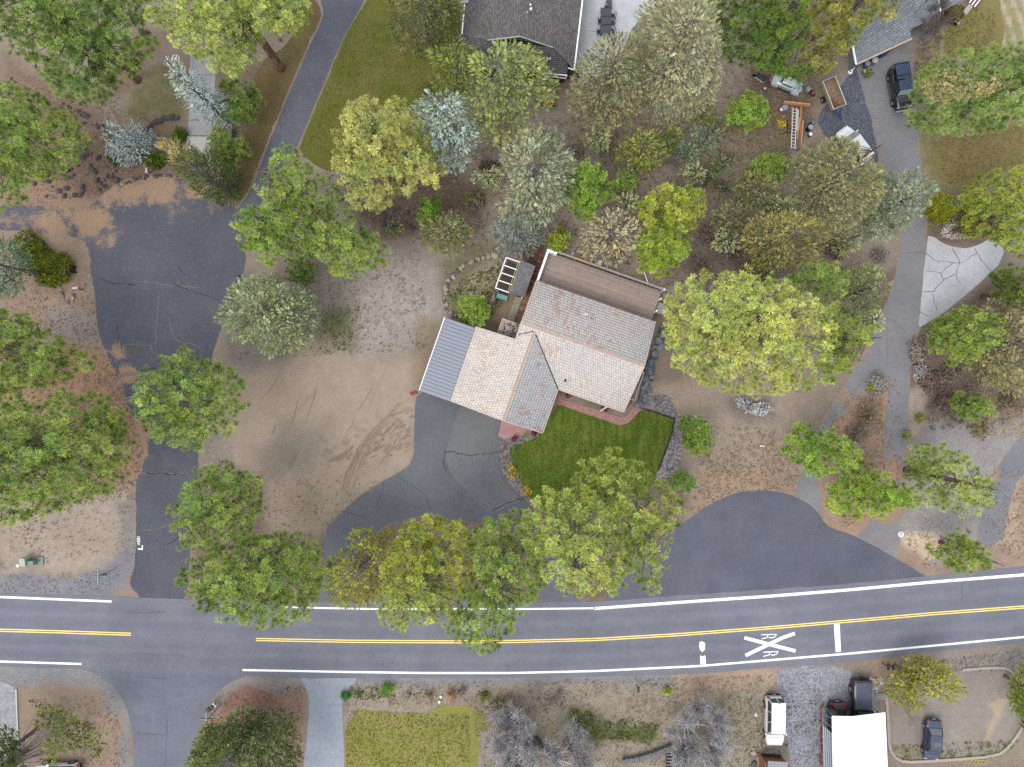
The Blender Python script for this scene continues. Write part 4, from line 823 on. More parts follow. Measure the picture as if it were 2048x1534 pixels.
T('P', [(1044, 1080), (1050, 1010), (1075, 975), (1120, 975), (1150, 965), (1190, 990), (1225, 1010), (1250, 1060), (1262, 1110), (1270, 1150), (1240, 1192), (1200, 1180), (1170, 1200), (1120, 1180), (1085, 1150), (1050, 1120)], 18, 5, YY, 'brightest yellow-green pine of the roadside row', base=(1130, 1060), seed=20, gaps=.12, sp=.85)
T('P', [(1140, 970), (1155, 925), (1200, 895), (1240, 905), (1290, 920), (1300, 940), (1340, 965), (1372, 1000), (1376, 1030), (1362, 1075), (1335, 1100), (1335, 1150), (1310, 1190), (1275, 1180), (1240, 1150), (1235, 1110), (1225, 1050), (1190, 1010)], 19, 6, ((100, 122, 50), (176, 184, 92)), 'open pine with separate tufts above the south-east lawn corner', base=(1240, 1010), seed=21, gaps=.25, sp=.95, dens=.75)
# above the cul-de-sac
T('P', [(540, 330), (545, 300), (570, 287), (600, 300), (625, 325), (650, 345), (672, 375), (690, 400), (670, 430), (640, 440), (590, 430), (550, 420), (520, 395), (502, 372), (530, 360)], 14, 4, GG, 'dark green pine standing over the foot of the narrow drive', base=(600, 410), seed=22, gaps=.1, sp=.85)
T('P', [(462, 465), (470, 430), (500, 410), (545, 405), (600, 420), (650, 440), (660, 480), (640, 515), (600, 505), (565, 520), (535, 532), (500, 500), (475, 490)], 13, 3, (G1, (150, 176, 72)), 'green pine at the east rim of the cul-de-sac', base=(580, 480), seed=23, gaps=.12, sp=.85)
T('P', [(630, 440), (655, 420), (690, 415), (705, 440), (735, 455), (768, 480), (772, 515), (755, 545), (720, 540), (700, 560), (672, 555), (650, 520), (628, 500), (625, 465)], 12, 3, GG, 'bright green pine closest to the bare lot, north-west side', base=(700, 500), seed=24, gaps=.06, sp=.8)
T('Q', [(568, 528), (590, 512), (612, 514), (630, 535), (624, 560), (600, 570), (576, 560)], 3.5, .4, DD, 'small soft green pine below the cluster at the cul-de-sac', seed=25, sp=.55)
T('J', [(428, 640), (448, 622), (452, 590), (470, 565), (500, 556), (530, 548), (560, 555), (585, 575), (618, 585), (640, 615), (628, 640), (622, 668), (598, 690), (565, 708), (532, 700), (500, 680), (470, 672), (448, 650)], 8, 1, ((116, 132, 84), (182, 192, 142)), 'pale green bushy juniper on the west edge of the bare lot', seed=26, gaps=.06, sp=.65)
T('P', [(672, 265), (680, 225), (705, 195), (740, 185), (760, 198), (800, 195), (822, 215), (850, 240), (875, 280), (888, 330), (872, 372), (840, 355), (820, 385), (790, 392), (765, 430), (735, 405), (712, 415), (690, 380), (670, 345), (668, 310)], 17, 4, ((134, 144, 66), (204, 202, 122)), 'large pale yellow-green pine at the corner of the olive lawn', base=(800, 360), seed=27, gaps=.16, sp=.85)
T('J', [(822, 225), (840, 195), (865, 182), (900, 185), (930, 195), (948, 225), (945, 265), (955, 300), (930, 330), (900, 340), (875, 320), (860, 280), (835, 255)], 12, 2, ((136, 154, 142), (200, 214, 202)), 'blue-grey juniper between the pale pine and the yellow juniper', base=(905, 290), seed=28, gaps=.1, sp=.7)
T('J', [(765, -60), (925, -60), (922, 20), (912, 62), (880, 85), (855, 112), (820, 100), (790, 85), (775, 40)], 10, 2, ((84, 92, 48), (146, 148, 90)), 'dark olive juniper left of the grey-roofed house', seed=29, gaps=.1, sp=.7)
T('J', [(862, 120), (872, 95), (905, 85), (925, 70), (948, 95), (962, 130), (950, 170), (925, 195), (890, 185), (862, 160)], 11, 2, ((96, 114, 46), (158, 168, 88)), 'yellow-olive juniper by the west wall corner of the grey-roofed house', seed=30, gaps=.06, sp=.65)
T('J', [(935, 140), (960, 105), (1005, 92), (1020, 75), (1045, 95), (1075, 100), (1090, 125), (1112, 160), (1118, 190), (1090, 215), (1060, 225), (1050, 265), (1015, 290), (980, 290), (955, 262), (930, 225), (915, 190)], 14, 3, ((112, 128, 62), (176, 184, 116)), 'tall yellow juniper with bare lower limbs against the grey roof', base=(1000, 235), seed=31, gaps=.14, sp=.75)
T('J', [(1148, 150), (1155, 125), (1190, 95), (1205, 75), (1240, 62), (1275, 75), (1300, 110), (1300, 170), (1290, 215), (1250, 245), (1215, 262), (1180, 248), (1150, 225), (1130, 190)], 11, 2, ((112, 118, 76), (178, 174, 128)), 'wide grey-green juniper at the foot of the patio', seed=32, gaps=.08, sp=.7)
T('J', [(1262, 90), (1275, 40), (1300, 10), (1315, -60), (1435, -60), (1432, 40), (1442, 100), (1436, 170), (1410, 215), (1372, 240), (1330, 248), (1295, 225), (1278, 170)], 15, 3, ((122, 130, 90), (188, 188, 146)), 'biggest grey-green juniper, right of the patio', base=(1310, 190), seed=33, gaps=.14, sp=.75)
# north side yard
T('P', [(1432, -80), (1620, -80), (1625, 10), (1622, 60), (1600, 110), (1580, 140), (1545, 150), (1510, 135), (1470, 120), (1440, 90), (1425, 40)], 17, 5, (D1, (112, 136, 54)), 'dark green pine right of the biggest juniper, north edge', base=(1520, 120), seed=34, gaps=.12, sp=.85)
T('P', [(1600, -80), (1800, -80), (1805, 12), (1775, 40), (1735, 55), (1712, 80), (1700, 105), (1665, 140), (1630, 155), (1600, 125), (1588, 80), (1595, 20)], 18, 5, ((98, 106, 40), (168, 164, 84)), 'brownish-green pine reaching over the blue-grey roof', base=(1625, 110), seed=35, gaps=.25, sp=.9, dens=.9)
T('P', [(1560, 130), (1600, 120), (1640, 135), (1620, 160), (1600, 172), (1572, 162), (1550, 150)], 12, 8, (D1, (112, 136, 54)), 'low pine branches hanging over the grey vintage car', base=(1560, 120), seed=36, gaps=.3, dens=.6)
T('P', [(1815, 170), (1830, 140), (1860, 112), (1900, 110), (1930, 95), (1975, 98), (2010, 82), (2120, 80), (2120, 240), (2040, 235), (1990, 262), (1940, 262), (1900, 275), (1860, 262), (1825, 255), (1812, 215), (1835, 195)], 15, 4, ((96, 124, 58), (158, 178, 98)), 'wide green pine with brown dead tufts at the east edge', base=(1960, 215), seed=37, gaps=.2, sp=.9)
T('L', [(1838, 175), (1862, 150), (1900, 140), (1940, 150), (1970, 160), (2000, 150), (2020, 180), (1960, 190), (1900, 200), (1850, 215)], 14.5, 12.8, ((132, 126, 80), (184, 168, 118)), 'brown dead tufts scattered through the wide green pine', name='dead_pine_tufts', base=(1940, 205), seed=38, dens=.16, under=0, gaps=.4, sp=1.6, leafscale=1.4)
T('Q', [(1448, 225), (1462, 198), (1500, 180), (1530, 186), (1542, 210), (1535, 245), (1510, 258), (1478, 255), (1452, 248)], 5, 1, ((100, 140, 46), (166, 190, 84)), 'bright green young pine left of the timber rack', seed=39, sp=.65)
T('J', [(1235, 288), (1262, 264), (1295, 255), (1318, 272), (1330, 300), (1318, 335), (1290, 342), (1262, 330), (1240, 318)], 5, .8, ((108, 122, 52), (172, 178, 92)), 'round green juniper in the scrub below the wide juniper', seed=40, sp=.6)
T('J', [(1385, 262), (1400, 252), (1430, 255), (1445, 275), (1435, 295), (1408, 298), (1390, 285)], 3.2, .4, ((104, 122, 92), (160, 174, 138)), 'small blue-green juniper in the middle of the scrub', seed=41, sp=.5)
T('J', [(1360, 292), (1378, 285), (1392, 298), (1385, 318), (1366, 318), (1355, 305)], 2.2, .3, ((96, 116, 90), (148, 166, 132)), 'tiny blue-green juniper below the small one in the scrub', seed=42, sp=.45)
T('J', [(1000, 300), (1020, 285), (1055, 262), (1085, 250), (1118, 258), (1132, 290), (1145, 325), (1140, 370), (1118, 410), (1090, 440), (1060, 450), (1030, 432), (1000, 440), (1004, 395), (1020, 350), (1008, 325)], 11, 2, ((128, 138, 104), (192, 196, 160)), 'pale grey-green juniper left of the round bright pine', seed=43, gaps=.16, sp=.7)
T('P', [(1130, 370), (1132, 335), (1160, 322), (1195, 322), (1222, 345), (1232, 375), (1225, 405), (1205, 430), (1185, 450), (1158, 440), (1138, 410)], 9, 1.5, ((88, 124, 38), (150, 178, 66)), 'round bright green pine in the middle of the scrub', seed=44, gaps=.05, sp=.75)
T('Q', [(1232, 350), (1248, 338), (1270, 342), (1280, 358), (1266, 378), (1245, 382), (1232, 368)], 4, .6, GG, 'small green pine beside the round bright pine', seed=45, sp=.55)
T('P', [(1282, 410), (1300, 378), (1335, 362), (1372, 368), (1405, 372), (1420, 400), (1405, 430), (1400, 455), (1360, 458), (1330, 470), (1298, 458), (1278, 440)], 8, 1.5, ((124, 140, 44), (184, 192, 84)), 'yellow-green open pine above the deck', seed=46, gaps=.2, sp=.75)
T('P', [(1268, 500), (1275, 462), (1300, 456), (1335, 448), (1374, 452), (1376, 490), (1368, 528), (1335, 545), (1300, 552), (1272, 535)], 8, 1.2, ((112, 142, 40), (178, 196, 76)), 'dense bright pine at the north-east corner of the deck', seed=47, gaps=.04, sp=.7)
T('J', [(1160, 468), (1172, 440), (1205, 420), (1240, 415), (1268, 435), (1278, 462), (1262, 500), (1240, 520), (1215, 532), (1190, 515), (1165, 498)], 6, 1, ((158, 150, 116), (206, 196, 160)), 'pale straw-grey bush north of the deck', seed=48, gaps=.12, sp=.6, bare=.5)
tree('S', [(984, 452), (1000, 432), (1030, 424), (1062, 430), (1088, 450), (1086, 482), (1062, 506), (1030, 512), (1002, 505), (986, 482)], 8, .5, (118, 132, 120), (182, 192, 180), 'spruce_tree', 'grey-blue spruce behind the little shingled shed', base=(1035, 480), seed=49, shape='cone', sp=.5, gaps=.04, group='blue spruces')
T('L', [(1092, 500), (1098, 470), (1115, 455), (1138, 460), (1146, 482), (1130, 502), (1110, 510)], 3, .4, ((122, 138, 40), (176, 184, 76)), 'yellow-green bush at the north-west deck corner', seed=50, sp=.5)
T('Q', [(834, 412), (842, 392), (862, 388), (880, 402), (884, 428), (866, 450), (846, 448), (834, 432)], 5, .8, ((74, 112, 32), (128, 162, 62)), 'small vivid green pine left of the rock-edged yard', seed=51, sp=.55)
T('J', [(846, 470), (852, 445), (880, 428), (908, 420), (930, 440), (938, 472), (920, 500), (895, 512), (868, 500)], 5.5, .6, ((102, 112, 66), (170, 170, 112)), 'round olive juniper with flecked sprays by the small vivid pine', seed=52, sp=.55, gaps=.05)
T('Q', [(914, 618), (922, 595), (948, 588), (975, 598), (984, 622), (972, 650), (948, 658), (924, 645)], 3.4, .4, ((116, 150, 46), (172, 196, 90)), 'light green young pine touching the metal roof corner', seed=53, sp=.55)
# east of the house
T('P', [(1326, 640), (1332, 610), (1345, 580), (1375, 562), (1405, 535), (1440, 545), (1480, 535), (1520, 545), (1560, 560), (1605, 575), (1640, 600), (1668, 628), (1680, 665), (1672, 700), (1650, 730), (1620, 750), (1590, 785), (1540, 795), (1490, 790), (1445, 785), (1400, 770), (1365, 755), (1345, 725), (1328, 690)], 19, 4, ((138, 150, 62), (206, 212, 122)), 'huge golden-green pine east of the tiled house', base=(1440, 665), seed=54, gaps=.06, sp=.85)
T('P', [(1640, 600), (1690, 605), (1720, 640), (1755, 655), (1742, 690), (1715, 700), (1735, 720), (1700, 745), (1655, 765), (1615, 785), (1600, 760), (1650, 715), (1665, 660)], 13, 3, ((98, 124, 40), (170, 182, 84)), 'green lower pine pressed against the huge golden one', base=(1640, 690), seed=55, gaps=.12, sp=.8)
T('P', [(1560, 560), (1600, 535), (1650, 525), (1700, 545), (1710, 580), (1690, 600), (1640, 605), (1600, 585)], 11, 3, GG, 'green pine north of the huge golden one', base=(1620, 560), seed=56, gaps=.08, sp=.8)
T('J', [(1688, 560), (1710, 532), (1745, 535), (1770, 560), (1775, 590), (1758, 620), (1720, 632), (1700, 610)], 8, 1, ((108, 122, 72), (162, 170, 116)), 'grey-green juniper on the west rim of the long drive', seed=57, sp=.65, gaps=.1)
T('J', [(1576, 330), (1600, 300), (1640, 285), (1690, 288), (1720, 305), (1755, 330), (1760, 380), (1740, 420), (1700, 450), (1650, 460), (1608, 440), (1585, 400)], 11, 2, ((112, 118, 74), (172, 170, 120)), 'large olive-grey juniper below the white van', seed=58, gaps=.07, sp=.7)
T('J', [(1740, 345), (1790, 350), (1840, 345), (1872, 372), (1858, 410), (1830, 445), (1790, 470), (1740, 480), (1705, 460), (1730, 420)], 10, 2, ((112, 128, 96), (168, 180, 146)), 'grey-green juniper leaning over the long drive', seed=59, gaps=.12, sp=.7)
T('P', [(1672, 290), (1686, 276), (1705, 278), (1724, 284), (1722, 304), (1700, 310), (1682, 306)], 10, 8.2, ((112, 118, 74), (172, 170, 120)), 'single high branch tuft hanging over the white van', base=(1670, 350), seed=60, sp=.6, dens=.7)
T('Q', [(1502, 325), (1525, 308), (1560, 305), (1582, 320), (1575, 350), (1545, 368), (1515, 362), (1500, 345)], 5, .8, ((86, 120, 44), (148, 172, 78)), 'green young pine left of the large olive-grey juniper', seed=61, sp=.6)
T('J', [(1465, 372), (1480, 350), (1515, 345), (1550, 360), (1558, 390), (1540, 415), (1500, 420), (1472, 405)], 5, .6, ((98, 106, 64), (152, 154, 104)), 'low olive juniper in the scrub, west of the large one', seed=62, sp=.6)
T('J', [(1426, 430), (1440, 412), (1470, 405), (1495, 425), (1490, 455), (1462, 470), (1435, 460)], 4, .5, ((104, 110, 74), (156, 158, 110)), 'dull olive juniper above the brown brush', seed=63, sp=.55)
T('J', [(1488, 470), (1498, 445), (1530, 430), (1570, 425), (1610, 432), (1648, 448), (1652, 480), (1630, 515), (1590, 530), (1545, 538), (1508, 520), (1485, 498)], 8, 1, ((122, 126, 66), (184, 178, 110)), 'yellowish juniper north of the huge golden pine', seed=64, gaps=.12, sp=.65)
T('P', [(1925, 400), (1950, 350), (1990, 335), (2120, 310), (2120, 530), (2040, 520), (2010, 490), (1975, 470), (1935, 470), (1922, 440)], 13, 3, (Y1, (178, 184, 82)), 'yellow-green pine at the east edge above the concrete pad', seed=65, gaps=.1, sp=.85)
T('Q', [(1925, 395), (1945, 372), (1975, 400), (1975, 450), (1950, 475), (1925, 455)], 6, .8, ((100, 118, 46), (148, 158, 76)), 'soft green lower branches west of the pine by the concrete pad', seed=66, sp=.65)
T('P', [(1985, 555), (2010, 535), (2120, 520), (2120, 640), (2040, 620), (2000, 600)], 10, 2, (D1, (128, 146, 60)), 'dark pine at the east edge beside the concrete pad', seed=67, sp=.8)
T('P', [(1860, 670), (1880, 635), (1920, 610), (1960, 615), (1995, 625), (2015, 650), (2000, 690), (1960, 712), (1930, 730), (1895, 720), (1868, 700)], 9, 1.5, ((98, 128, 48), (160, 178, 84)), 'bright green pine south-east of the concrete pad', seed=68, gaps=.08, sp=.75)
T('J', [(1960, 625), (2000, 595), (2050, 590), (2120, 590), (2120, 790), (2030, 790), (1990, 765), (1945, 740), (1930, 720), (1985, 690), (2005, 655)], 9, 1.5, ((124, 124, 84), (184, 176, 124)), 'straw-green open juniper at the east edge below the concrete pad', seed=69, gaps=.2, sp=.75, bare=.3)
T('P', [(1905, 800), (1925, 782), (1960, 784), (1985, 800), (2006, 815), (1985, 832), (1950, 842), (1918, 832)], 5, .8, ((92, 128, 44), (156, 180, 84)), 'small green pine beside the dark brush, east side', seed=70, sp=.65)
T('L', [(1858, 400), (1868, 390), (1892, 388), (1906, 400), (1908, 425), (1896, 444), (1874, 446), (1858, 428)], 3.2, .2, ((118, 130, 28), (172, 174, 52)), 'dense yellow-green arborvitae at the top corner of the concrete pad', name='arborvitae', seed=71, sp=.42, dens=1.3, gaps=0)
T('Q', [(1358, 850), (1372, 832), (1398, 830), (1422, 850), (1430, 880), (1415, 908), (1388, 916), (1366, 898)], 4.5, .5, ((96, 130, 36), (152, 178, 70)), 'green young pine on the river-rock bed east of the lawn', seed=72, sp=.6, gaps=.1)
T('Q', [(1345, 955), (1362, 942), (1388, 945), (1398, 965), (1388, 985), (1362, 990), (1345, 975)], 4, .5, ((92, 126, 52), (146, 174, 84)), 'small soft green pine near the turnout rim', seed=73, sp=.55)
T('P', [(1562, 882), (1580, 865), (1592, 848), (1620, 850), (1650, 852), (1675, 868), (1700, 875), (1722, 905), (1718, 928), (1690, 940), (1660, 952), (1630, 948), (1600, 940), (1585, 920), (1570, 905)], 10, 1.2, ((100, 138, 40), (164, 190, 80)), 'green pine over the left fork of the long drive', base=(1628, 892), seed=74, gaps=.06, sp=.75)
T('P', [(1660, 985), (1668, 955), (1700, 932), (1725, 925), (1760, 938), (1785, 955), (1815, 975), (1838, 1005), (1822, 1018), (1785, 1022), (1750, 1035), (1715, 1042), (1685, 1030), (1665, 1012)], 11, 1.2, ((102, 136, 38), (166, 188, 76)), 'green pine just below the one over the left fork', base=(1722, 970), seed=75, gaps=.06, sp=.75)
T('P', [(1822, 915), (1825, 888), (1850, 884), (1890, 890), (1925, 905), (1955, 930), (1985, 955), (2003, 990), (1985, 1012), (1960, 1018), (1925, 1030), (1885, 1028), (1850, 1010), (1825, 985), (1812, 955)], 15, 3, ((110, 132, 64), (174, 184, 104)), 'pale green pine with a dark stump-like foot, leaning east', base=(1812, 940), seed=76, gaps=.15, sp=.8)
T('P', [(1842, 1095), (1860, 1088), (1885, 1095), (1905, 1075), (1925, 1060), (1950, 1072), (1975, 1095), (1992, 1118), (1980, 1135), (1955, 1140), (1925, 1145), (1895, 1130), (1880, 1110), (1850, 1108)], 10, 2.5, ((98, 124, 46), (160, 178, 84)), 'small leaning pine on the pale mulch patch by the road', base=(1882, 1085), seed=77, gaps=.15, sp=.75)
# south side
T('J', [(-60, 1455), (10, 1460), (38, 1480), (44, 1510), (36, 1560), (-60, 1600)], 9, 2, ((70, 86, 32), (126, 142, 62)), 'dark green tree at the south-west corner', seed=78, sp=.65)
T('J', [(58, 1400), (75, 1408), (100, 1418), (120, 1420), (128, 1432), (160, 1440), (180, 1460), (200, 1485), (200, 1510), (180, 1512), (160, 1490), (135, 1485), (110, 1500), (120, 1540), (90, 1540), (80, 1500), (100, 1470), (70, 1450), (72, 1425)], 11, 4, ((76, 92, 34), (136, 150, 64)), 'gnarled tree with long bare grey limbs in the south-west yard', base=(52, 1500), seed=79, gaps=.28, sp=.75, under=.1)
T('J', [(372, 1520), (395, 1490), (400, 1465), (420, 1445), (450, 1448), (470, 1425), (500, 1415), (520, 1430), (560, 1420), (592, 1440), (586, 1480), (600, 1520), (590, 1620), (380, 1620)], 10, 1, ((72, 92, 52), (130, 148, 86)), 'rounded dark green tree between the side street and the pale drive', seed=80, gaps=.06, sp=.65)
T('J', [(378, 1540), (395, 1492), (402, 1470), (425, 1450), (455, 1452), (470, 1480), (460, 1540), (440, 1620), (380, 1620)], 9, 2, ((108, 124, 50), (164, 174, 84)), 'yellower tree on the side street side of the rounded dark one', seed=81, gaps=.12, sp=.65)
T('J', [(1778, 1372), (1790, 1350), (1806, 1328), (1830, 1318), (1862, 1312), (1885, 1322), (1900, 1345), (1925, 1360), (1928, 1385), (1905, 1398), (1880, 1400), (1862, 1385), (1848, 1395), (1840, 1420), (1812, 1418), (1790, 1402)], 6, 1, ((122, 132, 36), (182, 180, 76)), 'yellow-green tree between the carport and the navy sedan', seed=82, gaps=.1, sp=.6)
T('J', [(2020, 1385), (2030, 1360), (2042, 1335), (2060, 1330), (2110, 1340), (2110, 1440), (2050, 1440), (2030, 1405)], 6, 1, ((88, 112, 32), (156, 168, 62)), 'bright green tree over the silver car at the east edge', seed=83, sp=.6)
# shrubs
def shrub(poly, h, c, label, seed, name='shrub', kind='L', **k): return T(kind, poly, h, .1, c, label, seed=seed, name=name, cat='shrub', gaps=k.pop('gaps', .03), sp=k.pop('sp', .42), trunk=.05, **k)
def ring(cx, cy_, rx, ry=None, n=9): ry = ry or rx; return [(cx + rx * math.cos(6.283 * i / n), cy_ + ry * math.sin(6.283 * i / n)) for i in range(n)]
shrub(ring(355, 271, 14), 1.2, ((64, 92, 22), (112, 134, 42)), 'clipped round green boxwood beside the concrete walk', 101, dens=1.4)
shrub(ring(304, 318, 22, 17), 1.4, ((62, 82, 18), (116, 130, 38)), 'dark green spreading shrub under the round blue spruce', 102, dens=1.2)
shrub(ring(224, 317, 9), .8, ((58, 78, 24), (96, 116, 44)), 'small round dark shrub left of the round blue spruce', 103, dens=1.2)
shrub(ring(267, 122, 9), .9, ((74, 82, 26), (118, 122, 48)), 'small olive shrub under the big north-west pine', 104)
shrub([(22, 470), (60, 462), (84, 492), (110, 510), (122, 502), (145, 525), (140, 545), (128, 565), (90, 572), (60, 560), (50, 540), (30, 520)], 1.1, ((78, 92, 20), (136, 144, 44)), 'long low yellow-green juniper ground cover by the green box', 105, name='ground_juniper', sp=.5)
shrub(ring(1742, 832, 30, 40), 1.2, ((126, 112, 88), (176, 162, 130)), 'dry brown mounded brush on the island of the long drive', 106, name='dry_brush', kind='S', leafscale=.8, dens=.7, bare=.3)
shrub(ring(1718, 868, 22, 18), 1.0, ((104, 92, 84), (150, 140, 128)), 'darker dry brush below the mounded one on the drive island', 107, name='dry_brush', kind='S', dens=.7, bare=.3)
shrub(ring(1758, 770, 16, 24), .9, ((138, 134, 128), (190, 188, 182)), 'pale sagebrush at the top of the drive island', 108, name='sagebrush', bare=.3)
shrub(ring(1914, 462, 30, 18), .9, ((168, 158, 148), (216, 208, 200)), 'whitish sagebrush bank along the top of the concrete pad', 109, name='sagebrush', dens=.8)
shrub(ring(1928, 430, 16, 24), .9, ((172, 158, 150), (222, 210, 204)), 'whitish sagebrush right of the arborvitae', 110, name='sagebrush', dens=.8)
shrub(ring(1520, 818, 26, 15), .8, ((168, 166, 168), (222, 220, 222)), 'silvery-white sagebrush on the open ground south-east of the golden pine', 111, name='sagebrush', dens=.8)
shrub(ring(1490, 806, 16, 12), .8, ((150, 148, 150), (206, 204, 206)), 'silvery sagebrush tucked under the golden pine', 112, name='sagebrush', dens=.8)
shrub(ring(1836, 705, 18, 30), .9, ((138, 130, 118), (186, 178, 164)), 'grey-tan sagebrush on the east rim of the long drive', 113, name='sagebrush', dens=.7, bare=.3)
shrub(ring(1842, 745, 14, 16), .8, ((160, 156, 150), (206, 202, 198)), 'pale sagebrush below the grey-tan one on the east rim', 114, name='sagebrush', dens=.8)
shrub(ring(1905, 26, 24, 19), 2.2, ((86, 80, 16), (146, 130, 40)), 'rounded mustard-olive shrub in the crook of the blue-grey roof', 115, dens=1.3)
shrub(ring(950, 400, 20), 1.0, ((116, 106, 88), (156, 148, 122)), 'grey-brown brush near the empty frame', 116, name='dry_brush', bare=.4)
shrub(ring(940, 398, 9), .8, ((84, 108, 38), (128, 148, 66)), 'green weedy bush near the empty frame', 117)
for i, (x, y, r, a_, b_, w) in enumerate([(1460, 320, 22, (120, 112, 96), (160, 152, 132), 'left of the green young pine'), (1400, 350, 26, (112, 104, 84), (154, 144, 118), 'right of the round bright pine'), (1445, 372, 20, (96, 92, 70), (142, 138, 104), 'between two scrub junipers'), (1240, 385, 16, (110, 92, 80), (150, 132, 116), 'below the small green pine'), (1465, 500, 26, (108, 94, 88), (150, 138, 128), 'in the brown brush'), (1420, 470, 24, (120, 98, 86), (160, 138, 122), 'above the dense bright pine'), (1400, 530, 22, (112, 94, 84), (152, 134, 122), 'east of the dense bright pine'), (1500, 540, 20, (122, 112, 104), (164, 154, 146), 'touching the huge golden pine'), (1560, 410, 18, (104, 98, 76), (146, 140, 110), 'left of the yellowish juniper'), (980, 330, 20, (92, 80, 70), (132, 118, 104), 'under the yellow juniper'), (1150, 300, 20, (128, 122, 108), (168, 162, 146), 'under the wide juniper'), (1215, 300, 18, (116, 106, 92), (154, 144, 126), 'left of the round green juniper'), (1680, 500, 24, (104, 88, 78), (144, 128, 114), 'between two grey-green junipers'), (1760, 510, 18, (124, 118, 112), (168, 162, 156), 'on the west rim of the long drive'), (1870, 760, 30, (112, 92, 88), (154, 134, 128), 'in the dark brush east of the long drive'), (1910, 740, 24, (122, 108, 94), (162, 148, 128), 'under the straw-green juniper'), (1890, 800, 24, (104, 84, 84), (146, 126, 122), 'left of the small green pine'), (1965, 860, 22, (132, 122, 84), (172, 160, 112), 'right of the small green pine'), (2020, 800, 24, (110, 96, 76), (150, 136, 108), 'at the east edge'), (1000, 1412, 22, (116, 108, 84), (160, 150, 120), 'above the bare trees'), (968, 1395, 12, (96, 104, 44), (140, 146, 70), 'by the roadside lawn corner'), (905, 1390, 14, (146, 100, 70), (190, 140, 100), 'rusty, on the roadside bank'), (926, 1388, 14, (128, 122, 116), (168, 160, 150), 'beside the rusty one on the roadside bank'), (858, 1392, 12, (130, 104, 74), (170, 142, 104), 'on the bank above the roadside lawn'), (716, 1391, 8, (66, 86, 24), (108, 126, 46), 'at the head of the roadside lawn'), (850, 178, 12, (80, 84, 40), (124, 126, 70), 'under the blue-grey juniper')]):
    shrub(ring(x, y, r, r * .8), .6 + r * .02, (a_, b_), 'low %s brush %s' % ('dry' if a_[1] <= a_[0] else 'green', w), 130 + i, name='low_brush', dens=.5, bare=.35)

for i, (x, y, r, h_, c, lb) in enumerate([(975, 355, 26, 3.5, JJ, 'between the yellow juniper and the pale juniper'), (1195, 275, 24, 3, JJ, 'below the wide juniper'), (1345, 275, 22, 2.6, ((96, 118, 52), (150, 168, 84)), 'right of the round green juniper'), (1390, 345, 24, 3, JJ, 'above the yellow-green open pine'), (1440, 335, 20, 2.4, ((98, 116, 60), (146, 158, 90)), 'left of the green young pine'), (1455, 480, 26, 3, JJ, 'below the dull olive juniper'), (1690, 480, 30, 3.4, JJ, 'under the leaning juniper'), (1560, 420, 26, 3.4, JJ, 'between the low olive and the yellowish juniper'), (1410, 225, 24, 3, ((104, 122, 56), (156, 168, 92)), 'at the foot of the biggest juniper'), (780, 455, 18, 2.4, ((96, 112, 56), (146, 156, 92)), 'in the brown brush right of the bright pine'), (1258, 405, 20, 2.6, JJ, 'between the round bright pine and the straw bush'), (1520, 545, 24, 3, ((98, 114, 60), (150, 160, 94)), 'north of the golden pine'), (1745, 640, 22, 2.8, JJ, 'below the juniper on the drive rim'), (1990, 745, 26, 3, JJ, 'beneath the straw-green juniper')]):
    T('J', ring(x, y, r, r * .85), h_, .3, c, 'small bushy juniper ' + lb, seed=400 + i, sp=.5, group='small junipers in the scrub')
# bare trees
def bare_tree(name, label, base, h, spread, mt, seed, levels=5, r0=.14, lean=(0, 0), kids=3, cat='tree', first=None, up=.45, group=None):
    rs = np.random.RandomState(seed); A, B, RA, RB = [], [], [], []
    def grow(p, d, L, r, lv):
        segs = 3; q = p
        for i in range(segs):
            d2 = unit(d + (rs.rand(3) - .5) * .35 + np.array([0, 0, .04])); e = q + d2 * L / segs
            if e[2] < .1: e[2] = .1
            A.append(q); B.append(e); RA.append(r * (1 - i / segs * .35)); RB.append(r * (1 - (i + 1) / segs * .35)); q = e; d = d2
            if lv > 0 and i >= (0 if lv < levels else 2):
                for _ in range(kids if lv > 1 else kids + 1):
                    a = rs.rand() * 6.283; side = unit(np.cross(d, rs.rand(3) - .5)); nd = unit(d * up + side * (.55 + .3 * rs.rand()) + np.array([0, 0, .12]))
                    if rs.rand() < .7: grow(q, nd, L * (.52 + .28 * rs.rand()), r * .52, lv - 1)
    bx, by = unproj(base[0], base[1], 0); L0 = h * .28
    for dv in (first or [(0, 0, 1)]):
        grow(np.array([0, 0, 0.0]), unit(np.array(dv, float)), L0, r0, levels)
    A, B = np.array(A), np.array(B); s = spread / max(.1, np.hypot(B[:, 0], B[:, 1]).max())
    A[:, :2] *= s; B[:, :2] *= s; A[:, 2] *= h / B[:, 2].max(); B[:, 2] *= h / B[:, 2].max()
    V, F = tubes(A, B, np.array(RA), np.array(RB), 4 if len(A) < 3000 else 3)
    root = empty(name, (bx, by, 0), label, cat, group); big = np.array(RA) > r0 * .6
    V1, F1 = tubes(A[big], B[big], np.array(RA)[big], np.array(RB)[big], 6); link('trunk', np_mesh('trunk', V1, F1, None, [mt]), root)
    sm = ~big; V2, F2 = tubes(A[sm], B[sm], np.maximum(.012, np.array(RA)[sm]), np.maximum(.008, np.array(RB)[sm]), 3); link('branches', np_mesh('branches', V2, F2, None, [mt]), root)
    stats['tris'] += len(F2) * 2; return root
bare_tree('bare_tree', 'bare whitish tree over the roadside lawn corner', (1062, 1470), 8, 6.4, M_white_twig, 3, 4, .13, first=[(-.9, .3, .4), (-.6, .5, .5), (-.8, -.1, .5), (-.3, .8, .5), (-.7, -.6, .5), (-.2, .1, 1)], kids=4, group='bare trees', up=.9)
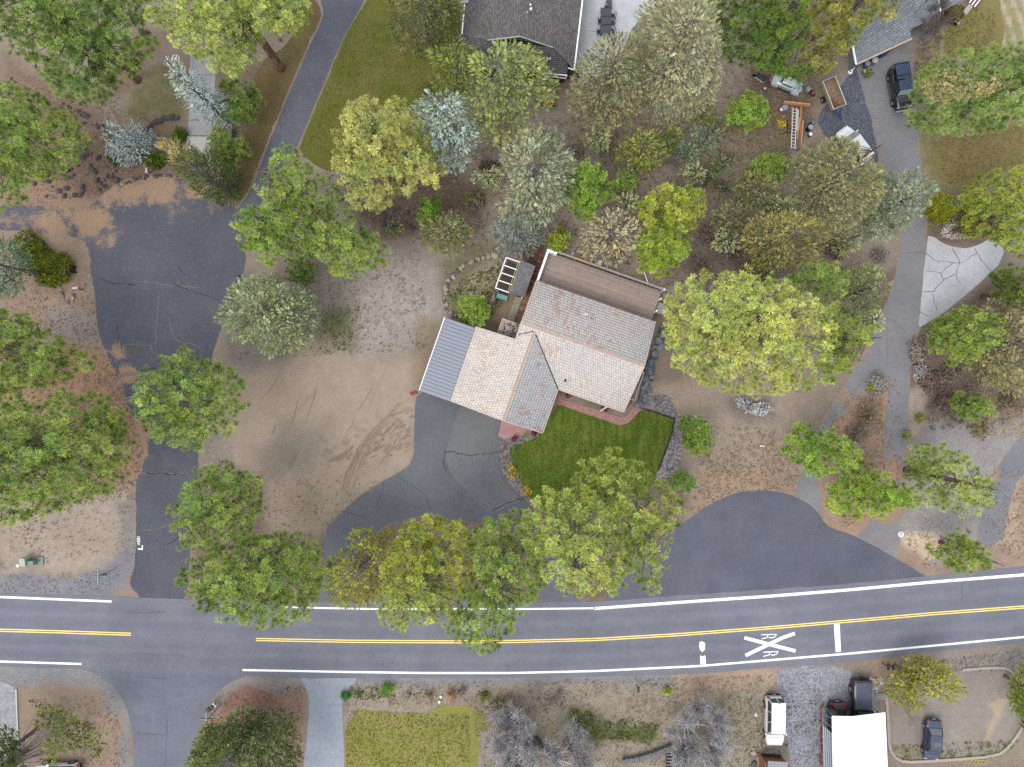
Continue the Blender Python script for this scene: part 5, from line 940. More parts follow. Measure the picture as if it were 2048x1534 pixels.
bare_tree('bare_tree', 'bare whitish tree at the bottom edge beside the sunken logs', (1105, 1515), 7, 5.6, M_white_twig, 5, 4, .12, first=[(.5, .6, .5), (.8, .2, .5), (-.1, .9, .5), (.9, -.3, .5), (-.5, .5, .6)], kids=4, group='bare trees', up=.9)
bare_tree('bare_tree', 'bare whitish tree between the roadside bank and the white van', (1372, 1448), 6, 5.0, M_white_twig, 8, 4, .10, first=[(0, .9, .5), (.9, .2, .5), (-.8, .3, .5), (.2, -.9, .5), (.7, -.6, .5), (-.4, -.8, .5)], kids=4, group='bare trees', up=.9)
bare_tree('bare_tree', 'second bare tree below the one left of the white van', (1392, 1500), 5, 3.6, M_white_twig, 9, 4, .08, first=[(.6, .5, .6), (-.6, .5, .6), (.6, -.5, .6), (-.4, -.8, .5)], kids=4, group='bare trees', up=.9)
bare_tree('bare_tree', 'bare pale branch tree between the carport and the yellow-green tree', (1782, 1392), 4.5, 3.2, m_plain('tan_twigs', (176, 164, 146), .85, .2), 11, 3, .08, first=[(-.5, .8, .4), (.6, -.7, .4), (.2, .3, .9)], group='bare trees')
bare_tree('bare_shrub', 'big grey leafless shrub against the blue-grey roof', (1836, 60), 4.5, 3.0, m_plain('grey_stems', (150, 138, 136), .9, .2), 12, 4, .05, first=[(math.cos(a), math.sin(a), .9) for a in (0, .9, 1.8, 2.7, 3.6, 4.5, 5.4)], kids=3, cat='shrub', up=.8)
for i, (bx_, by_, hh, sp_, lb) in enumerate([(1440, 318, 1.2, 1.6, 'in the open scrub'), (1000, 285, 3.0, 3.0, 'fanning below the yellow juniper'), (1225, 232, 2.2, 1.6, 'at the foot of the wide juniper'), (1530, 560, 1.2, 1.4, 'north-west of the golden pine'), (1905, 838, 1.0, 1.2, 'east of the long drive'), (1720, 470, 1.6, 1.6, 'under the leaning juniper'), (1350, 320, 1.0, 1.5, 'right of the round green juniper'), (1120, 1395, 1.0, 1.3, 'on the roadside bank')]):
    bare_tree('bare_shrub', 'leafless grey shrub ' + lb, (bx_, by_), hh, sp_, M_twig, 20 + i, 3, .035, first=[(math.cos(a), math.sin(a), .8) for a in (0.3, 1.5, 2.7, 3.9, 5.1)], kids=3, cat='shrub', group='leafless shrubs', up=.8)
print('TREE TRIS', stats)
# ------------------------------------------------------------------ the tiled house
TH = math.radians(-19.3)
def LP(a, b, z):                         # house axes (a along the ridge to the east-south-east, b up) -> world
    c, s = math.cos(TH), math.sin(TH); return Vector((a * c - b * s, a * s + b * c, z))
M_under = m_plain('roof_underlay', (124, 98, 90), .95, .15, 2)
M_tile = m_attr('roof_tile', .8, .10, 9.0); M_cream = m_plain('cream_trim', (226, 206, 190), .6, .08)
M_wall = m_plain('beige_siding', (190, 176, 160), .8, .08); M_whitep = m_plain('white_trim', (238, 238, 240), .5, .05, k=.75)
M_glass = NT('dark_glass'); M_glass.b.inputs['Coat Weight'].default_value = 1.0; M_glass = M_glass.fin(alb((52, 62, 68)), .06, 0, .6)
M_metal = m_plain('blue_grey_metal', (150, 157, 172), .45, .04, 1.0, spec=.4); M_rib = m_plain('dark_metal_rib', (112, 120, 138), .5, .04)  # ribs in a darker blue-grey than the panels
M_galv = m_plain('galvanised', (176, 182, 190), .35, .1, 6, metal=.6, spec=.5); M_pipe = m_plain('white_pipe', (228, 232, 238), .5, .05, k=.7)
M_black = m_plain('black_rubber', (34, 34, 38), .8, .1); M_wood = m_plain('weathered_wood', (168, 168, 158), .85, .18, 5)

house = empty('house', (0, 0, 0), 'house with pale tiled roof in two wings, brown deck and blue-grey metal carport', 'house')
def hb(name, mt, fn, parent=house, **k): m = MB(); fn(m); return m.build(name, mt, parent, **k)
def prism(m, pts, z0, z1):               # vertical prism over house-plan points
    n = len(pts); m.poly([LP(a, b, z0) for a, b in pts] + [LP(a, b, z1) for a, b in pts], [tuple(range(n, 2 * n)), tuple(reversed(range(n)))] + [(i, (i + 1) % n, n + (i + 1) % n, n + i) for i in range(n)])
def sbar(m, p, q, w, h=None): m.bar(LP(*p), LP(*q), w, h)
def roof_plane(name, corners, e0, e1, up, base, rgb_fn, tile=(.24, .31), thick=.1, clip=None, seed=0, th=.045):
    """slab plus laid tiles. corners: plane outline (a,b,z); e0->e1 eave direction, up: unit slope vector, base: eave start"""
    m = MB(); n = len(corners); W = [LP(*c) for c in corners]
    nrm = (LP(*e1) - LP(*e0)).cross(LP(*up) - LP(0, 0, 0)).normalized(); nrm = nrm if nrm.z > 0 else -nrm
    m.poly(W + [w - nrm * thick for w in W], [tuple(range(n)), tuple(reversed(range(n, 2 * n)))] + [(i, n + i, n + (i + 1) % n, (i + 1) % n) for i in range(n)])
    slab = m.build(name, M_under, house)
    O = np.array(LP(*e0)); U = np.array((LP(*e1) - LP(*e0)).normalized()); Vv = np.array((LP(*up) - LP(0, 0, 0)).normalized()); N = np.array(nrm)
    P2 = np.array([[(np.array(w) - O) @ U, (np.array(w) - O) @ Vv] for w in W]); s0, t0 = P2.min(0); s1, t1 = P2.max(0)
    rs = np.random.RandomState(seed); tw, tl = tile; cs = []
    for r in range(int((t1 - t0) / tl) + 1):
        off = (r % 2) * tw / 2
        for c in range(-1, int((s1 - s0) / tw) + 1): cs.append((s0 + off + (c + .5) * tw, t0 + (r + .5) * tl, r, c))
    cs = np.array(cs); ok = sdf(cs[:, 0], cs[:, 1], [tuple(q) for q in P2]) > -tw * .12; cs = cs[ok]; n = len(cs)
    hw = tw * .46; V = []; j = (rs.rand(n, 2) - .5) * .02
    corner = [(-hw, -tl * .52, th), (hw, -tl * .52, th), (hw * .98, tl * .52, th * .35), (-hw * .98, tl * .52, th * .35), (0, -tl * .52, th * 1.45), (0, tl * .52, th * .6)]
    allv = []
    for (ds, dt, dn) in corner: allv.append(O + np.outer(cs[:, 0] + ds + j[:, 0], U) + np.outer(cs[:, 1] + dt + j[:, 1], Vv) + N * (dn + .004))
    for (ds, dt, dn) in ((-hw, -tl * .52, 0), (hw, -tl * .52, 0)): allv.append(O + np.outer(cs[:, 0] + ds, U) + np.outer(cs[:, 1] + dt, Vv) + N * (dn - .01))
    V = np.stack(allv, 1).reshape(-1, 3); F = np.array([(0, 4, 5, 3), (4, 1, 2, 5), (6, 7, 1, 0), (0, 3, 3, 6)])
    F = np.array([(0, 4, 5), (0, 5, 3), (4, 1, 2), (4, 2, 5), (6, 7, 1), (6, 1, 0), (0, 1, 4)])
    T_ = (np.arange(n) * 8)[:, None, None] + F[None]; wx = O[0] + cs[:, 0] * U[0] + cs[:, 1] * Vv[0]; wy = O[1] + cs[:, 0] * U[1] + cs[:, 1] * Vv[1]
    col = rgb_fn(wx, wy, cs, rs); me = np_mesh('roof_tiles', V, T_.reshape(-1, 3), np.repeat(col, 8, 0), [M_tile])
    link('roof_tiles', me, slab, kind='stuff'); return slab
def tile_cols(warm, cool, odd, oddamt, kk=.56):
    def fn(wx, wy, cs, rs):
        n = len(cs); f = np.clip(vnoise(wx * 20, wy * 20, 60, 71, 3) * 1.6 - .3 + (rs.rand(n) - .5) * .9, 0, 1)[:, None]
        c = albn(warm, kk) * (1 - f) + albn(cool, kk) * f
        o = (vnoise(wx * 20, wy * 20, 30, 77, 3) + rs.rand(n) * .32) > (1 - oddamt); c[o] = c[o] * .35 + albn(odd, kk) * .65
        return c * (1 + (rs.rand(n, 1) - .5) * .14)
    return fn
A0_, A1_, BS, BN, BR = -1.05, 11.55, 1.08, 10.65, 5.9; ZE, ZR = 2.9, 5.4
slopeN = Vector((0, BR - BN, ZR - ZE)).normalized(); slopeS = Vector((0, BR - BS, ZR - ZE)).normalized()
GA0, GA1, GR_, GB0, GB1 = -5.4, 4.5, .4, -3.65, 4.15; ZG = 5.2; ZW = 2.62
c_up = tile_cols((238, 222, 214), (226, 226, 226), (226, 184, 168), .12); c_lo = tile_cols((224, 212, 206), (208, 206, 204), (214, 180, 170), .06)  # same tiles: north slope tinted lighter, south darker, evening out sun and shade
c_gw = tile_cols((238, 226, 214), (226, 214, 206), (228, 190, 172), .06); c_ge = tile_cols((218, 204, 200), (206, 206, 212), (200, 160, 152), .06)  # sunlit cream painted on the west tiles, shaded blue-grey on the east
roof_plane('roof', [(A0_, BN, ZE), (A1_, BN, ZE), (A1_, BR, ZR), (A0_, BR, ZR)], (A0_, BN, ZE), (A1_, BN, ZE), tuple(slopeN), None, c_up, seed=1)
# south plane of the main wing, cut along the valley with the garage wing
zv = lambda b: ZE + (b - BS) * (ZR - ZE) / (BR - BS)
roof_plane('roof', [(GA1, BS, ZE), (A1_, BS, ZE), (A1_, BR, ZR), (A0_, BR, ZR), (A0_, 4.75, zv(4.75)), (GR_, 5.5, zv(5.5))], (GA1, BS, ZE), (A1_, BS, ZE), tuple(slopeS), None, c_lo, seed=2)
sw = Vector((GR_ - GA0, 0, ZG - ZW)).normalized(); se = Vector((GR_ - GA1, 0, ZG - ZE)).normalized()
zw = lambda a: ZW + (a - GA0) * (ZG - ZW) / (GR_ - GA0)
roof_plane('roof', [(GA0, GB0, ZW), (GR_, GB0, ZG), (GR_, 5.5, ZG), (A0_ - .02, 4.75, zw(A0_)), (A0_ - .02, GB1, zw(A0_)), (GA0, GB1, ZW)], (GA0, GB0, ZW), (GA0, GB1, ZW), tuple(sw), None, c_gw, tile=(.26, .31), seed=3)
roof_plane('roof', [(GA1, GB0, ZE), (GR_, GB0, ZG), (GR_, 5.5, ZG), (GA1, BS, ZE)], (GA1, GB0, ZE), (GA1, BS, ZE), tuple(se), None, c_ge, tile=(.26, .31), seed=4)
# ridge caps, laid one by one
M_ridge = m_plain('terracotta_ridge', (210, 178, 162), .8, .12, 3, k=.48)
def caps(p, q, n):
    p, q = LP(*p), LP(*q); d = (q - p); L_ = d.length; d = d.normalized(); st = L_ / n; side = d.cross(Vector((0, 0, 1))).normalized()
    m = MB(); w = .17; m.poly([(0, -w, -.07), (0, 0, .05), (0, w, -.07), (st * 1.06, -w * .9, -.085), (st * 1.06, 0, .03), (st * 1.06, w * .9, -.085)], [(0, 1, 4, 3), (1, 2, 5, 4), (0, 2, 1)])
    me = m.mesh('ridge_cap'); me.materials.append(M_ridge)
    for i in range(n):
        o = link('ridge_cap', me, house); o.location = p + d * st * i + Vector((0, 0, .07)); o.rotation_euler = (0, 0, math.atan2(d.y, d.x))
caps((A1_, BR, ZR + .02), (A0_, BR, ZR + .02), 30); caps((GR_, GB0, ZG + .03), (GR_, 5.6, ZG + .03), 22)
# valleys (dark metal)
M_valley = m_plain('valley_metal', (74, 68, 66), .7)
hb('valley', M_valley, lambda m: (sbar(m, (GA1 + .02, BS - .02, ZE + .06), (GR_, 5.5, zv(5.5) + .05), .10, .06)))
hb('valley', M_valley, lambda m: (sbar(m, (A0_, 4.75, zv(4.75) + .03), (GR_ - .1, 5.5, zv(5.5) + .05), .09, .06)))
for p, q in (((GA0, GB0 - .05, ZW), (GR_, GB0 - .05, ZG)), ((GR_, GB0 - .05, ZG), (GA1, GB0 - .05, ZE)), ((A0_ - .05, BN, ZE), (A0_ - .05, BR, ZR)), ((A0_ - .05, BR, ZR), (A0_ - .05, 4.75, 4.75)), ((A1_ + .05, BN, ZE), (A1_ + .05, BR, ZR)), ((A1_ + .05, BR, ZR), (A1_ + .05, BS, ZE)), ((GA0, GB1 + .05, ZW), (A0_, GB1 + .05, zw(A0_)))):
    hb('barge_board', M_cream, lambda m: sbar(m, (p[0], p[1], p[2] + .01), (q[0], q[1], q[2] + .01), .10, .16))
# walls under the roofs
hb('wall', M_wall, lambda m: prism(m, [(-.6, 1.6), (11.1, 1.6), (11.1, 10.3), (-.6, 10.3)], 0, 2.84))
hb('gable_wall', M_wall, lambda m: (m.poly([LP(11.1, 1.6, 2.84), LP(11.1, 10.3, 2.84), LP(11.1, BR, 5.1), LP(10.9, 1.6, 2.84), LP(10.9, 10.3, 2.84), LP(10.9, BR, 5.1)], [(0, 1, 2), (5, 4, 3), (0, 2, 5, 3), (2, 1, 4, 5)])))
hb('garage_wall', M_wall, lambda m: prism(m, [(-5.2, -3.1), (4.0, -3.1), (4.0, 1.6), (-.6, 1.6), (-.6, 3.9), (-5.2, 3.9)], 0, 2.5))
hb('gable_wall', M_wall, lambda m: m.poly([LP(-5.2, -3.1, 2.5), LP(4.0, -3.1, 2.5), LP(GR_, -3.1, 4.9), LP(-5.2, -2.9, 2.5), LP(4.0, -2.9, 2.5), LP(GR_, -2.9, 4.9)], [(0, 1, 2), (5, 4, 3), (0, 2, 5, 3), (2, 1, 4, 5)]))
for a0, a1 in ((-4.9, -2.2), (-1.7, 1.0)): hb('garage_door', M_whitep, lambda m: prism(m, [(a0, -3.16), (a1, -3.16), (a1, -3.1), (a0, -3.1)], .05, 2.2))
for b0, b1 in ((3, 4.4), (7.2, 8.8)): hb('window', M_glass, lambda m: prism(m, [(11.1, b0), (11.14, b0), (11.14, b1), (11.1, b1)], .9, 2.1))
for a0, a1 in ((5.2, 6.8), (8.4, 10.2)): hb('window', M_glass, lambda m: prism(m, [(a0, 1.56), (a1, 1.56), (a1, 1.6), (a0, 1.6)], .8, 2.1))
hb('gutter', M_cream, lambda m: sbar(m, (GA1, BS - .08, ZE - .05), (A1_, BS - .08, ZE - .05), .12, .1)); hb('gutter', M_cream, lambda m: sbar(m, (GA1 + .08, GB0, ZE - .05), (GA1 + .08, BS, ZE - .05), .10, .1))
hb('downspout', M_whitep, lambda m: (sbar(m, (9.85, .95, 2.7), (9.7, .35, .25), .16, .1)))
# roof vents: white and steel pipes
def vent(a, b, z, r=.06, h=.4, mt=M_pipe, lean=0): hb('roof_vent', mt, lambda m: m.tube([LP(a, b, z - .1), LP(a + lean, b, z + h)], [r * 1.8, r], 8))
vent(4.55, 8.9, 3.9, .07, .55, M_pipe, .2); vent(5.35, 8.8, 3.9, .09, .35, M_galv); vent(7.75, 7.15, 4.75, .07, .3, M_galv); vent(1.85, 2.6, 4.4, .09, .3, M_galv)
hb('roof_vent', M_black, lambda m: prism(m, [(4.85, 1.9), (5.0, 1.9), (5.0, 2.35), (4.85, 2.35)], 3.3, 3.55)); hb('roof_vent', m_plain('mauve_tile', (150, 112, 118), .8), lambda m: prism(m, [(3.5, 2.6), (3.8, 2.6), (3.8, 2.95), (3.5, 2.95)], 3.4, 3.75))
# carport of standing-seam panels
MA0, MA1, MB0, MB1 = -8.65, -5.38, -3.78, 4.1; npan = 21; pw_ = (MB1 - MB0) / npan
for i in range(npan):
    b0 = MB0 + i * pw_; b1 = b0 + pw_
    def pf(m):
        m.use(M_metal); m.poly([LP(MA0, b0, 2.42), LP(MA1, b0, 2.74), LP(MA1, b1 - .03, 2.74), LP(MA0, b1 - .03, 2.42), LP(MA0, b0, 2.38), LP(MA1, b0, 2.70), LP(MA1, b1 - .03, 2.70), LP(MA0, b1 - .03, 2.38)], [(0, 1, 2, 3), (7, 6, 5, 4), (0, 4, 5, 1), (1, 5, 6, 2), (2, 6, 7, 3), (3, 7, 4, 0)])
        m.use(M_rib); m.bar(LP(MA0, b1 - .02, 2.425), LP(MA1, b1 - .02, 2.745), .045, .05)
    m = MB(); pf(m); m.build('roof_panel', None, house)
hb('barge_board', M_whitep, lambda m: sbar(m, (MA0 - .04, MB0, 2.40), (MA0 - .04, MB1, 2.40), .08, .12))
for b in (MB0 + .15, 0.1, MB1 - .2): hb('carport_post', M_whitep, lambda m: sbar(m, (MA0 + .15, b, 0), (MA0 + .15, b, 2.36), .1))
# entry porch roof with dark gapped shakes
M_shake = m_attr('porch_shake', .9, .15, 8)
def porch():
    m = MB(); prism(m, [(-3.05, 4.32), (-1.1, 4.32), (-1.1, 5.95), (-3.05, 5.95)], 2.35, 2.55); sl = m.build('porch_roof', m_plain('porch_base', (70, 58, 56), .9), house)
    rs = random.Random(4); V = []; F = []; Cc = []
    for r in range(9):
        b0 = 4.34 + r * .18; a = -3.03
        while a < -1.15:
            w = rs.uniform(.2, .5); a1 = min(a + w, -1.12); c = albn(rs.choice([(196, 178, 170), (176, 160, 156), (210, 190, 180), (150, 134, 132)])); n = len(V)
            hgt = .03 + rs.random() * .015
            V += [LP(a, b0, 2.555 + hgt), LP(a1, b0, 2.555 + hgt), LP(a1, b0 + .17, 2.555 + hgt * .5), LP(a, b0 + .17, 2.555 + hgt * .5), LP(a, b0, 2.55), LP(a1, b0, 2.55)]; F += [(n, n + 1, n + 2), (n, n + 2, n + 3), (n + 4, n + 5, n + 1), (n + 4, n + 1, n)]; Cc += [c] * 6; a = a1 + .03 + (rs.random() < .35) * .12
    link('shakes', np_mesh('shakes', np.array([tuple(v) for v in V]), np.array(F), np.array(Cc), [M_shake]), sl, kind='stuff')
porch(); hb('barge_board', M_cream, lambda m: sbar(m, (-3.08, 4.3, 2.5), (-3.08, 5.97, 2.5), .07, .14)); hb('porch_post', M_cream, lambda m: sbar(m, (-2.95, 5.85, 0), (-2.95, 5.85, 2.4), .1))
# deck of brown boards on its frame
nb_ = 27; DB0, DB1 = 10.3, 14.12; bwid = (DB1 - DB0) / nb_; rs_ = random.Random(9); deck_m = [m_plain('deck_board_%d' % i, c, .75, .10, 2) for i, c in enumerate([(184, 160, 150), (174, 150, 140), (190, 168, 158), (180, 160, 146)])]
for i in range(nb_):
    b0 = DB0 + i * bwid; m = MB(); prism(m, [(-.85, b0), (11.45, b0), (11.45, b0 + bwid - .022), (-.85, b0 + bwid - .022)], 1.15, 1.185 + rs_.random() * .006); m.build('deck_board', rs_.choice(deck_m), house)
hb('deck_frame', m_plain('dark_deck_frame', (74, 58, 50), .9), lambda m: (prism(m, [(-.8, 10.35), (11.4, 10.35), (11.4, 14.05), (-.8, 14.05)], 1.0, 1.1), [sbar(m, (a, b, 0), (a, b, 1.05), .14) for a in (-.6, 3.4, 7.4, 11.2) for b in (10.9, 13.9)]))  # slab and posts under the boards, dark brown
hb('privacy_wall', M_whitep, lambda m: (prism(m, [(-1.12, 10.7), (-.88, 10.7), (-.88, 14.2), (-1.12, 14.2)], 0, 2.15), prism(m, [(-.88, 13.95), (-.05, 13.95), (-.05, 14.2), (-.88, 14.2)], 0, 2.15)))
hb('deck_rail', M_wood, lambda m: (sbar(m, (-.05, 14.22, 2.12), (11.75, 14.22, 2.12), .20, .05), [sbar(m, (a, 14.22, .2), (a, 14.22, 2.1), .09) for a in np.linspace(.3, 11.4, 8)]))
hb('rail_cushion', m_plain('yellow_cushion', (206, 178, 62), .8), lambda m: sbar(m, (1.75, 14.25, 2.17), (3.4, 14.25, 2.17), .12, .05))
hb('rail_post', M_whitep, lambda m: sbar(m, (11.5, 14.2, 0), (11.5, 14.2, 2.25), .14)); hb('rail_post', M_whitep, lambda m: sbar(m, (11.5, 13.2, 0), (11.5, 13.2, 2.2), .14)); hb('rail_post', M_whitep, lambda m: sbar(m, (11.5, 11.9, 0), (11.5, 11.9, 2.2), .14))
hb('side_rail', m_plain('dark_rail', (86, 66, 58), .8), lambda m: (sbar(m, (11.5, 13.25, 2.05), (11.5, 14.15, 2.05), .05), sbar(m, (11.5, 10.7, 2.05), (11.5, 11.85, 2.05), .05)))
for i in range(5): hb('landing_board', M_wood, lambda m: prism(m, [(11.6 + i * .2, 11.9), (11.78 + i * .2, 11.9), (11.78 + i * .2, 13.0), (11.6 + i * .2, 13.0)], .85, .9))
hb('landing_frame', M_wood, lambda m: (sbar(m, (12.5, 12.0, 0), (12.5, 12.0, .85), .1), sbar(m, (12.5, 12.9, 0), (12.5, 12.9, .85), .1)))
# little fence frame along the east wall
fr = empty('side_fence', LP(11.9, 3, 0), 'narrow pale frame fence along the east wall of the tiled house', 'fence')
m = MB()
for p, q in (((1284, 744), (1288, 745)), ((1288, 745), (1270, 798)), ((1257, 797), (1270, 801))): m.bar(P(*p, 1.5), P(*q, 1.5), .07, .06)
o = m.build('rail', M_cream, fr); o.location = -LP(11.9, 3, 0)
m = MB()
for p in ((1288, 745), (1279, 772), (1270, 799)): q = P(*p, 1.5); m.bar((q.x, q.y, 0), (q.x, q.y, 1.5), .07)
o = m.build('post', M_cream, fr); o.location = -LP(11.9, 3, 0)
# ramp of pale boards to the shed
for i in range(9):
    m = MB(); b0 = 6.0 + i * .31; m.poly([LP(-2.72 + (b0 - 6) * .05 - .33 * 0, b0, .12), LP(-1.95 + (b0 - 6) * .0, b0, .12), LP(-1.95, b0 + .29, .12), LP(-2.72 + (b0 - 5.7) * .05, b0 + .29, .12), LP(-2.72, b0, .0), LP(-1.95, b0, .0), LP(-1.95, b0 + .29, .0), LP(-2.72, b0 + .29, .0)], [(0, 1, 2, 3), (0, 4, 5, 1), (1, 5, 6, 2), (2, 6, 7, 3), (3, 7, 4, 0)])
    if i == 0: ramp = empty('boardwalk', (0, 0, 0), 'pale board path between the porch roof and the small shed', 'walkway')
    m.build('plank', m_plain('pale_plank%d' % i, (170 + i % 3 * 5, 166 + i % 2 * 5, 146), .85, .1, 5), ramp)
# brick edging path west of the deck: bricks laid one by one
bp = empty('brick_path', (0, 0, 0), 'path of red pavers between the small shed and the house wall', 'path'); rp = random.Random(3)
brm = [m_plain('red_brick_%d' % i, c, .9, .15, 6) for i, c in enumerate([(164, 102, 84), (146, 90, 76), (178, 118, 98), (128, 84, 70)])]
bm_ = MB(); bm_.box(-.19, .19, -.19, .19, 0, .06); bme_ = [bm_.mesh('paver')]
for mt_ in brm:
    q = bme_[0].copy(); q.materials.append(mt_); bme_.append(q)
for i in range(24):
    for j in range(3):
        if rp.random() < .12: continue
        t_ = i / 23; x0 = 1092 - t_ * 45 + j * 7.4 - 9; y0 = 512 + t_ * 118 + j * 2.6
        if t_ > .15 and t_ < .95 and j == 0 and i % 3 == 0: continue
        o = link('paver', bme_[1 + rp.randrange(4)], bp); o.location = P(x0, y0, .0); o.rotation_euler = (0, 0, TH + rp.uniform(-.08, .08))

# ------------------------------------------------------------------ the small shed with a framed run
shed = empty('garden_shed', (0, 0, 0), 'small grey-shingled shed with a white slatted run beside it', 'shed')
M_shing = NT('grey_shingle'); t = M_shing
bkk = t.N('ShaderNodeTexBrick', {'Vector': t.vec((1, 1, 1), (0, 0, math.radians(19.3 + 90))), 'Color1': alb((150, 146, 144)), 'Color2': alb((120, 118, 122)), 'Mortar': alb((92, 90, 96)), 'Scale': 1, 'Mortar Size': .012, 'Brick Width': .3, 'Row Height': .15})
M_shing = t.fin(t.mul(bkk.outputs[0], t.ramp(t.noise(6, 4, .8), .3, .7, .85, 1.15)), .9, 0, .15)
def hs(n, mt, fn): return hb(n, mt, fn, shed)
hs('roof', M_shing, lambda m: m.poly([LP(-3.22, 8.75, 2.35), LP(-1.72, 8.75, 2.0), LP(-1.72, 12.15, 2.0), LP(-3.22, 12.15, 2.35), LP(-3.22, 8.75, 2.27), LP(-1.72, 8.75, 1.92), LP(-1.72, 12.15, 1.92), LP(-3.22, 12.15, 2.27)], [(0, 1, 2, 3), (7, 6, 5, 4), (0, 4, 5, 1), (1, 5, 6, 2), (2, 6, 7, 3), (3, 7, 4, 0)]))
hs('wall', m_plain('shed_wall', (150, 182, 176), .8), lambda m: prism(m, [(-3.1, 8.95), (-1.9, 8.95), (-1.9, 11.95), (-3.1, 11.95)], 0, 1.95))
M_yel = m_plain('cream_batten', (222, 206, 150), .7)
for a in (-3.48, -3.30): hs('batten', M_yel, lambda m: sbar(m, (a, 8.75, 2.2), (a, 12.1, 2.2), .05))
hs('run_rail', M_whitep, lambda m: (sbar(m, (-4.82, 8.65, 2.15), (-4.82, 11.95, 2.15), .09), [sbar(m, (-4.82, b, 2.15), (-3.35, b, 2.15), .09) for b in (8.66, 9.5, 10.32, 11.12, 11.95)]))
hs('run_post', M_whitep, lambda m: [sbar(m, (-4.82, b, 0), (-4.82, b, 2.12), .07) for b in (8.7, 10.32, 11.9)])
hs('netting', m_plain('dark_netting', (92, 78, 66), .95), lambda m: prism(m, [(-4.75, 8.7), (-3.5, 8.7), (-3.5, 11.9), (-4.75, 11.9)], .02, .3))
hs('post', M_whitep, lambda m: sbar(m, (-1.95, 8.62, 0), (-1.95, 8.62, 2.0), .1))
hb('lid', m_plain('aqua_lid', (118, 178, 172), .6, .15, 4), lambda m: prism(m, [(-4.55, 7.95), (-3.4, 7.95), (-3.4, 8.45), (-4.55, 8.45)], .05, .5), None, label='aqua chest with a rust-marked lid below the white run of the small shed', cat='chest').name = 'storage_chest'

# ------------------------------------------------------------------ north house (dark grey shingles)
def m_shingle(name, a_, b_, rot, row=.16, w=.3):
    t = NT(name); k = t.N('ShaderNodeTexBrick', {'Vector': t.vec((1, 1, 1), (0, 0, rot)), 'Color1': alb(a_), 'Color2': alb(b_), 'Mortar': alb(tuple(x * .72 for x in b_)), 'Scale': 1, 'Mortar Size': .02, 'Brick Width': w, 'Row Height': row, 'Bias': 0.0})
    f = t.math('MULTIPLY', t.ramp(t.noise(.8, 4, .7), .3, .7, .88, 1.12), t.ramp(t.noise(7, 3, .9), .3, .7, .78, 1.22)); t.bump(k.outputs[1], .4, .02)
    return t.fin(t.mul(k.outputs[0], f), .9, 0, .15)
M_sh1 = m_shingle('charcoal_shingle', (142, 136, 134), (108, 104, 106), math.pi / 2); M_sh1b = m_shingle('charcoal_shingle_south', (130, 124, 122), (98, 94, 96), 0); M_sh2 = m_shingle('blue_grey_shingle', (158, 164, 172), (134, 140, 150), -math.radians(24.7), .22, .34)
nh = empty('grey_roofed_house', P(1045, 20, 0), 'house with dark grey shingle roof and white gutters beside the patio', 'house')
def nb(name, mt, fn, parent=nh, k_=None):
    m = MB(); fn(m); o = m.build(name, mt, parent); o.location = -Vector(parent.location) if parent is not None else (0, 0, 0); return o
def slab(m, pts, th=.12):
    n = len(pts); m.poly([Vector(p) for p in pts] + [Vector(p) - Vector((0, 0, th)) for p in pts], [tuple(range(n)), tuple(reversed(range(n, 2 * n)))] + [(i, n + i, n + (i + 1) % n, (i + 1) % n) for i in range(n)])
zE2, zR2 = 3.0, 4.9
NW_, N0, NE_ = P(938, -80, zE2), P(1048, -80, zR2), P(1173, -80, zE2)
w1, r1, e1 = P(928, 78, zE2 + .02), P(1040, 72, zR2), P(1152, 96, zE2 + .02)
nb('roof', M_sh1, lambda m: slab(m, [NW_, P(925, 70, zE2), P(975, 80, 3.95), r1, N0])); nb('roof', M_sh1, lambda m: slab(m, [N0, r1, P(1106, 95, 3.9), P(1148, 139, zE2), NE_]))
nb('south_roof', M_sh1b, lambda m: slab(m, [P(925, 70, zE2 - .02), P(975, 80, 3.9), P(1106, 95, 3.85), P(1136, 118, 3.3), P(1134, 150, 2.75), P(960, 136, 2.75), P(920, 126, 2.8)]))
nb('gable_wall', m_plain('sage_green_wall', (104, 118, 96), .8), lambda m: m.poly([P(1040, 73, 4.8), P(976, 81, 3.92), P(1106, 96, 3.85), P(1040, 80, 3.90), P(1040, 71, 4.7)], [(0, 1, 3), (0, 3, 2), (0, 4, 1), (0, 2, 4)]))
nb('barge_board', m_plain('pale_green_trim', (178, 196, 186), .6), lambda m: (m.bar(P(975, 80.5, 4.0), P(1040, 73, 4.95), .10), m.bar(P(1040, 73, 4.95), P(1106, 95.5, 3.95), .08)))
nb('gutter', M_whitep, lambda m: m.bar(P(1174.5, -80, zE2), P(1148.5, 139, zE2), .14)); nb('gutter', M_whitep, lambda m: m.bar(P(937, -80, zE2), P(924, 68, zE2), .13)); nb('gutter', M_whitep, lambda m: (m.bar(P(1050, 141, 2.7), P(1134, 151, 2.7), .12), m.bar(P(1084, 150, 2.2), P(1131, 157, 2.2), .1), m.bar(P(1131, 157, 2.2), P(1134, 151, 2.7), .08), m.bar(P(1136, 136, 2.9), P(1148, 140, 3.0), .1)))
nb('wall', m_plain('dark_green_wall', (62, 74, 70), .8), lambda m: m.poly([(*P(x, y, 2.7).xy, z) for z in (0, 2.6) for x, y in ((944, -60), (1165, -60), (1143, 128), (1130, 143), (935, 126))], [(5, 6, 7, 8, 9)] + [(i, (i + 1) % 5, 5 + (i + 1) % 5, 5 + i) for i in range(5)]))
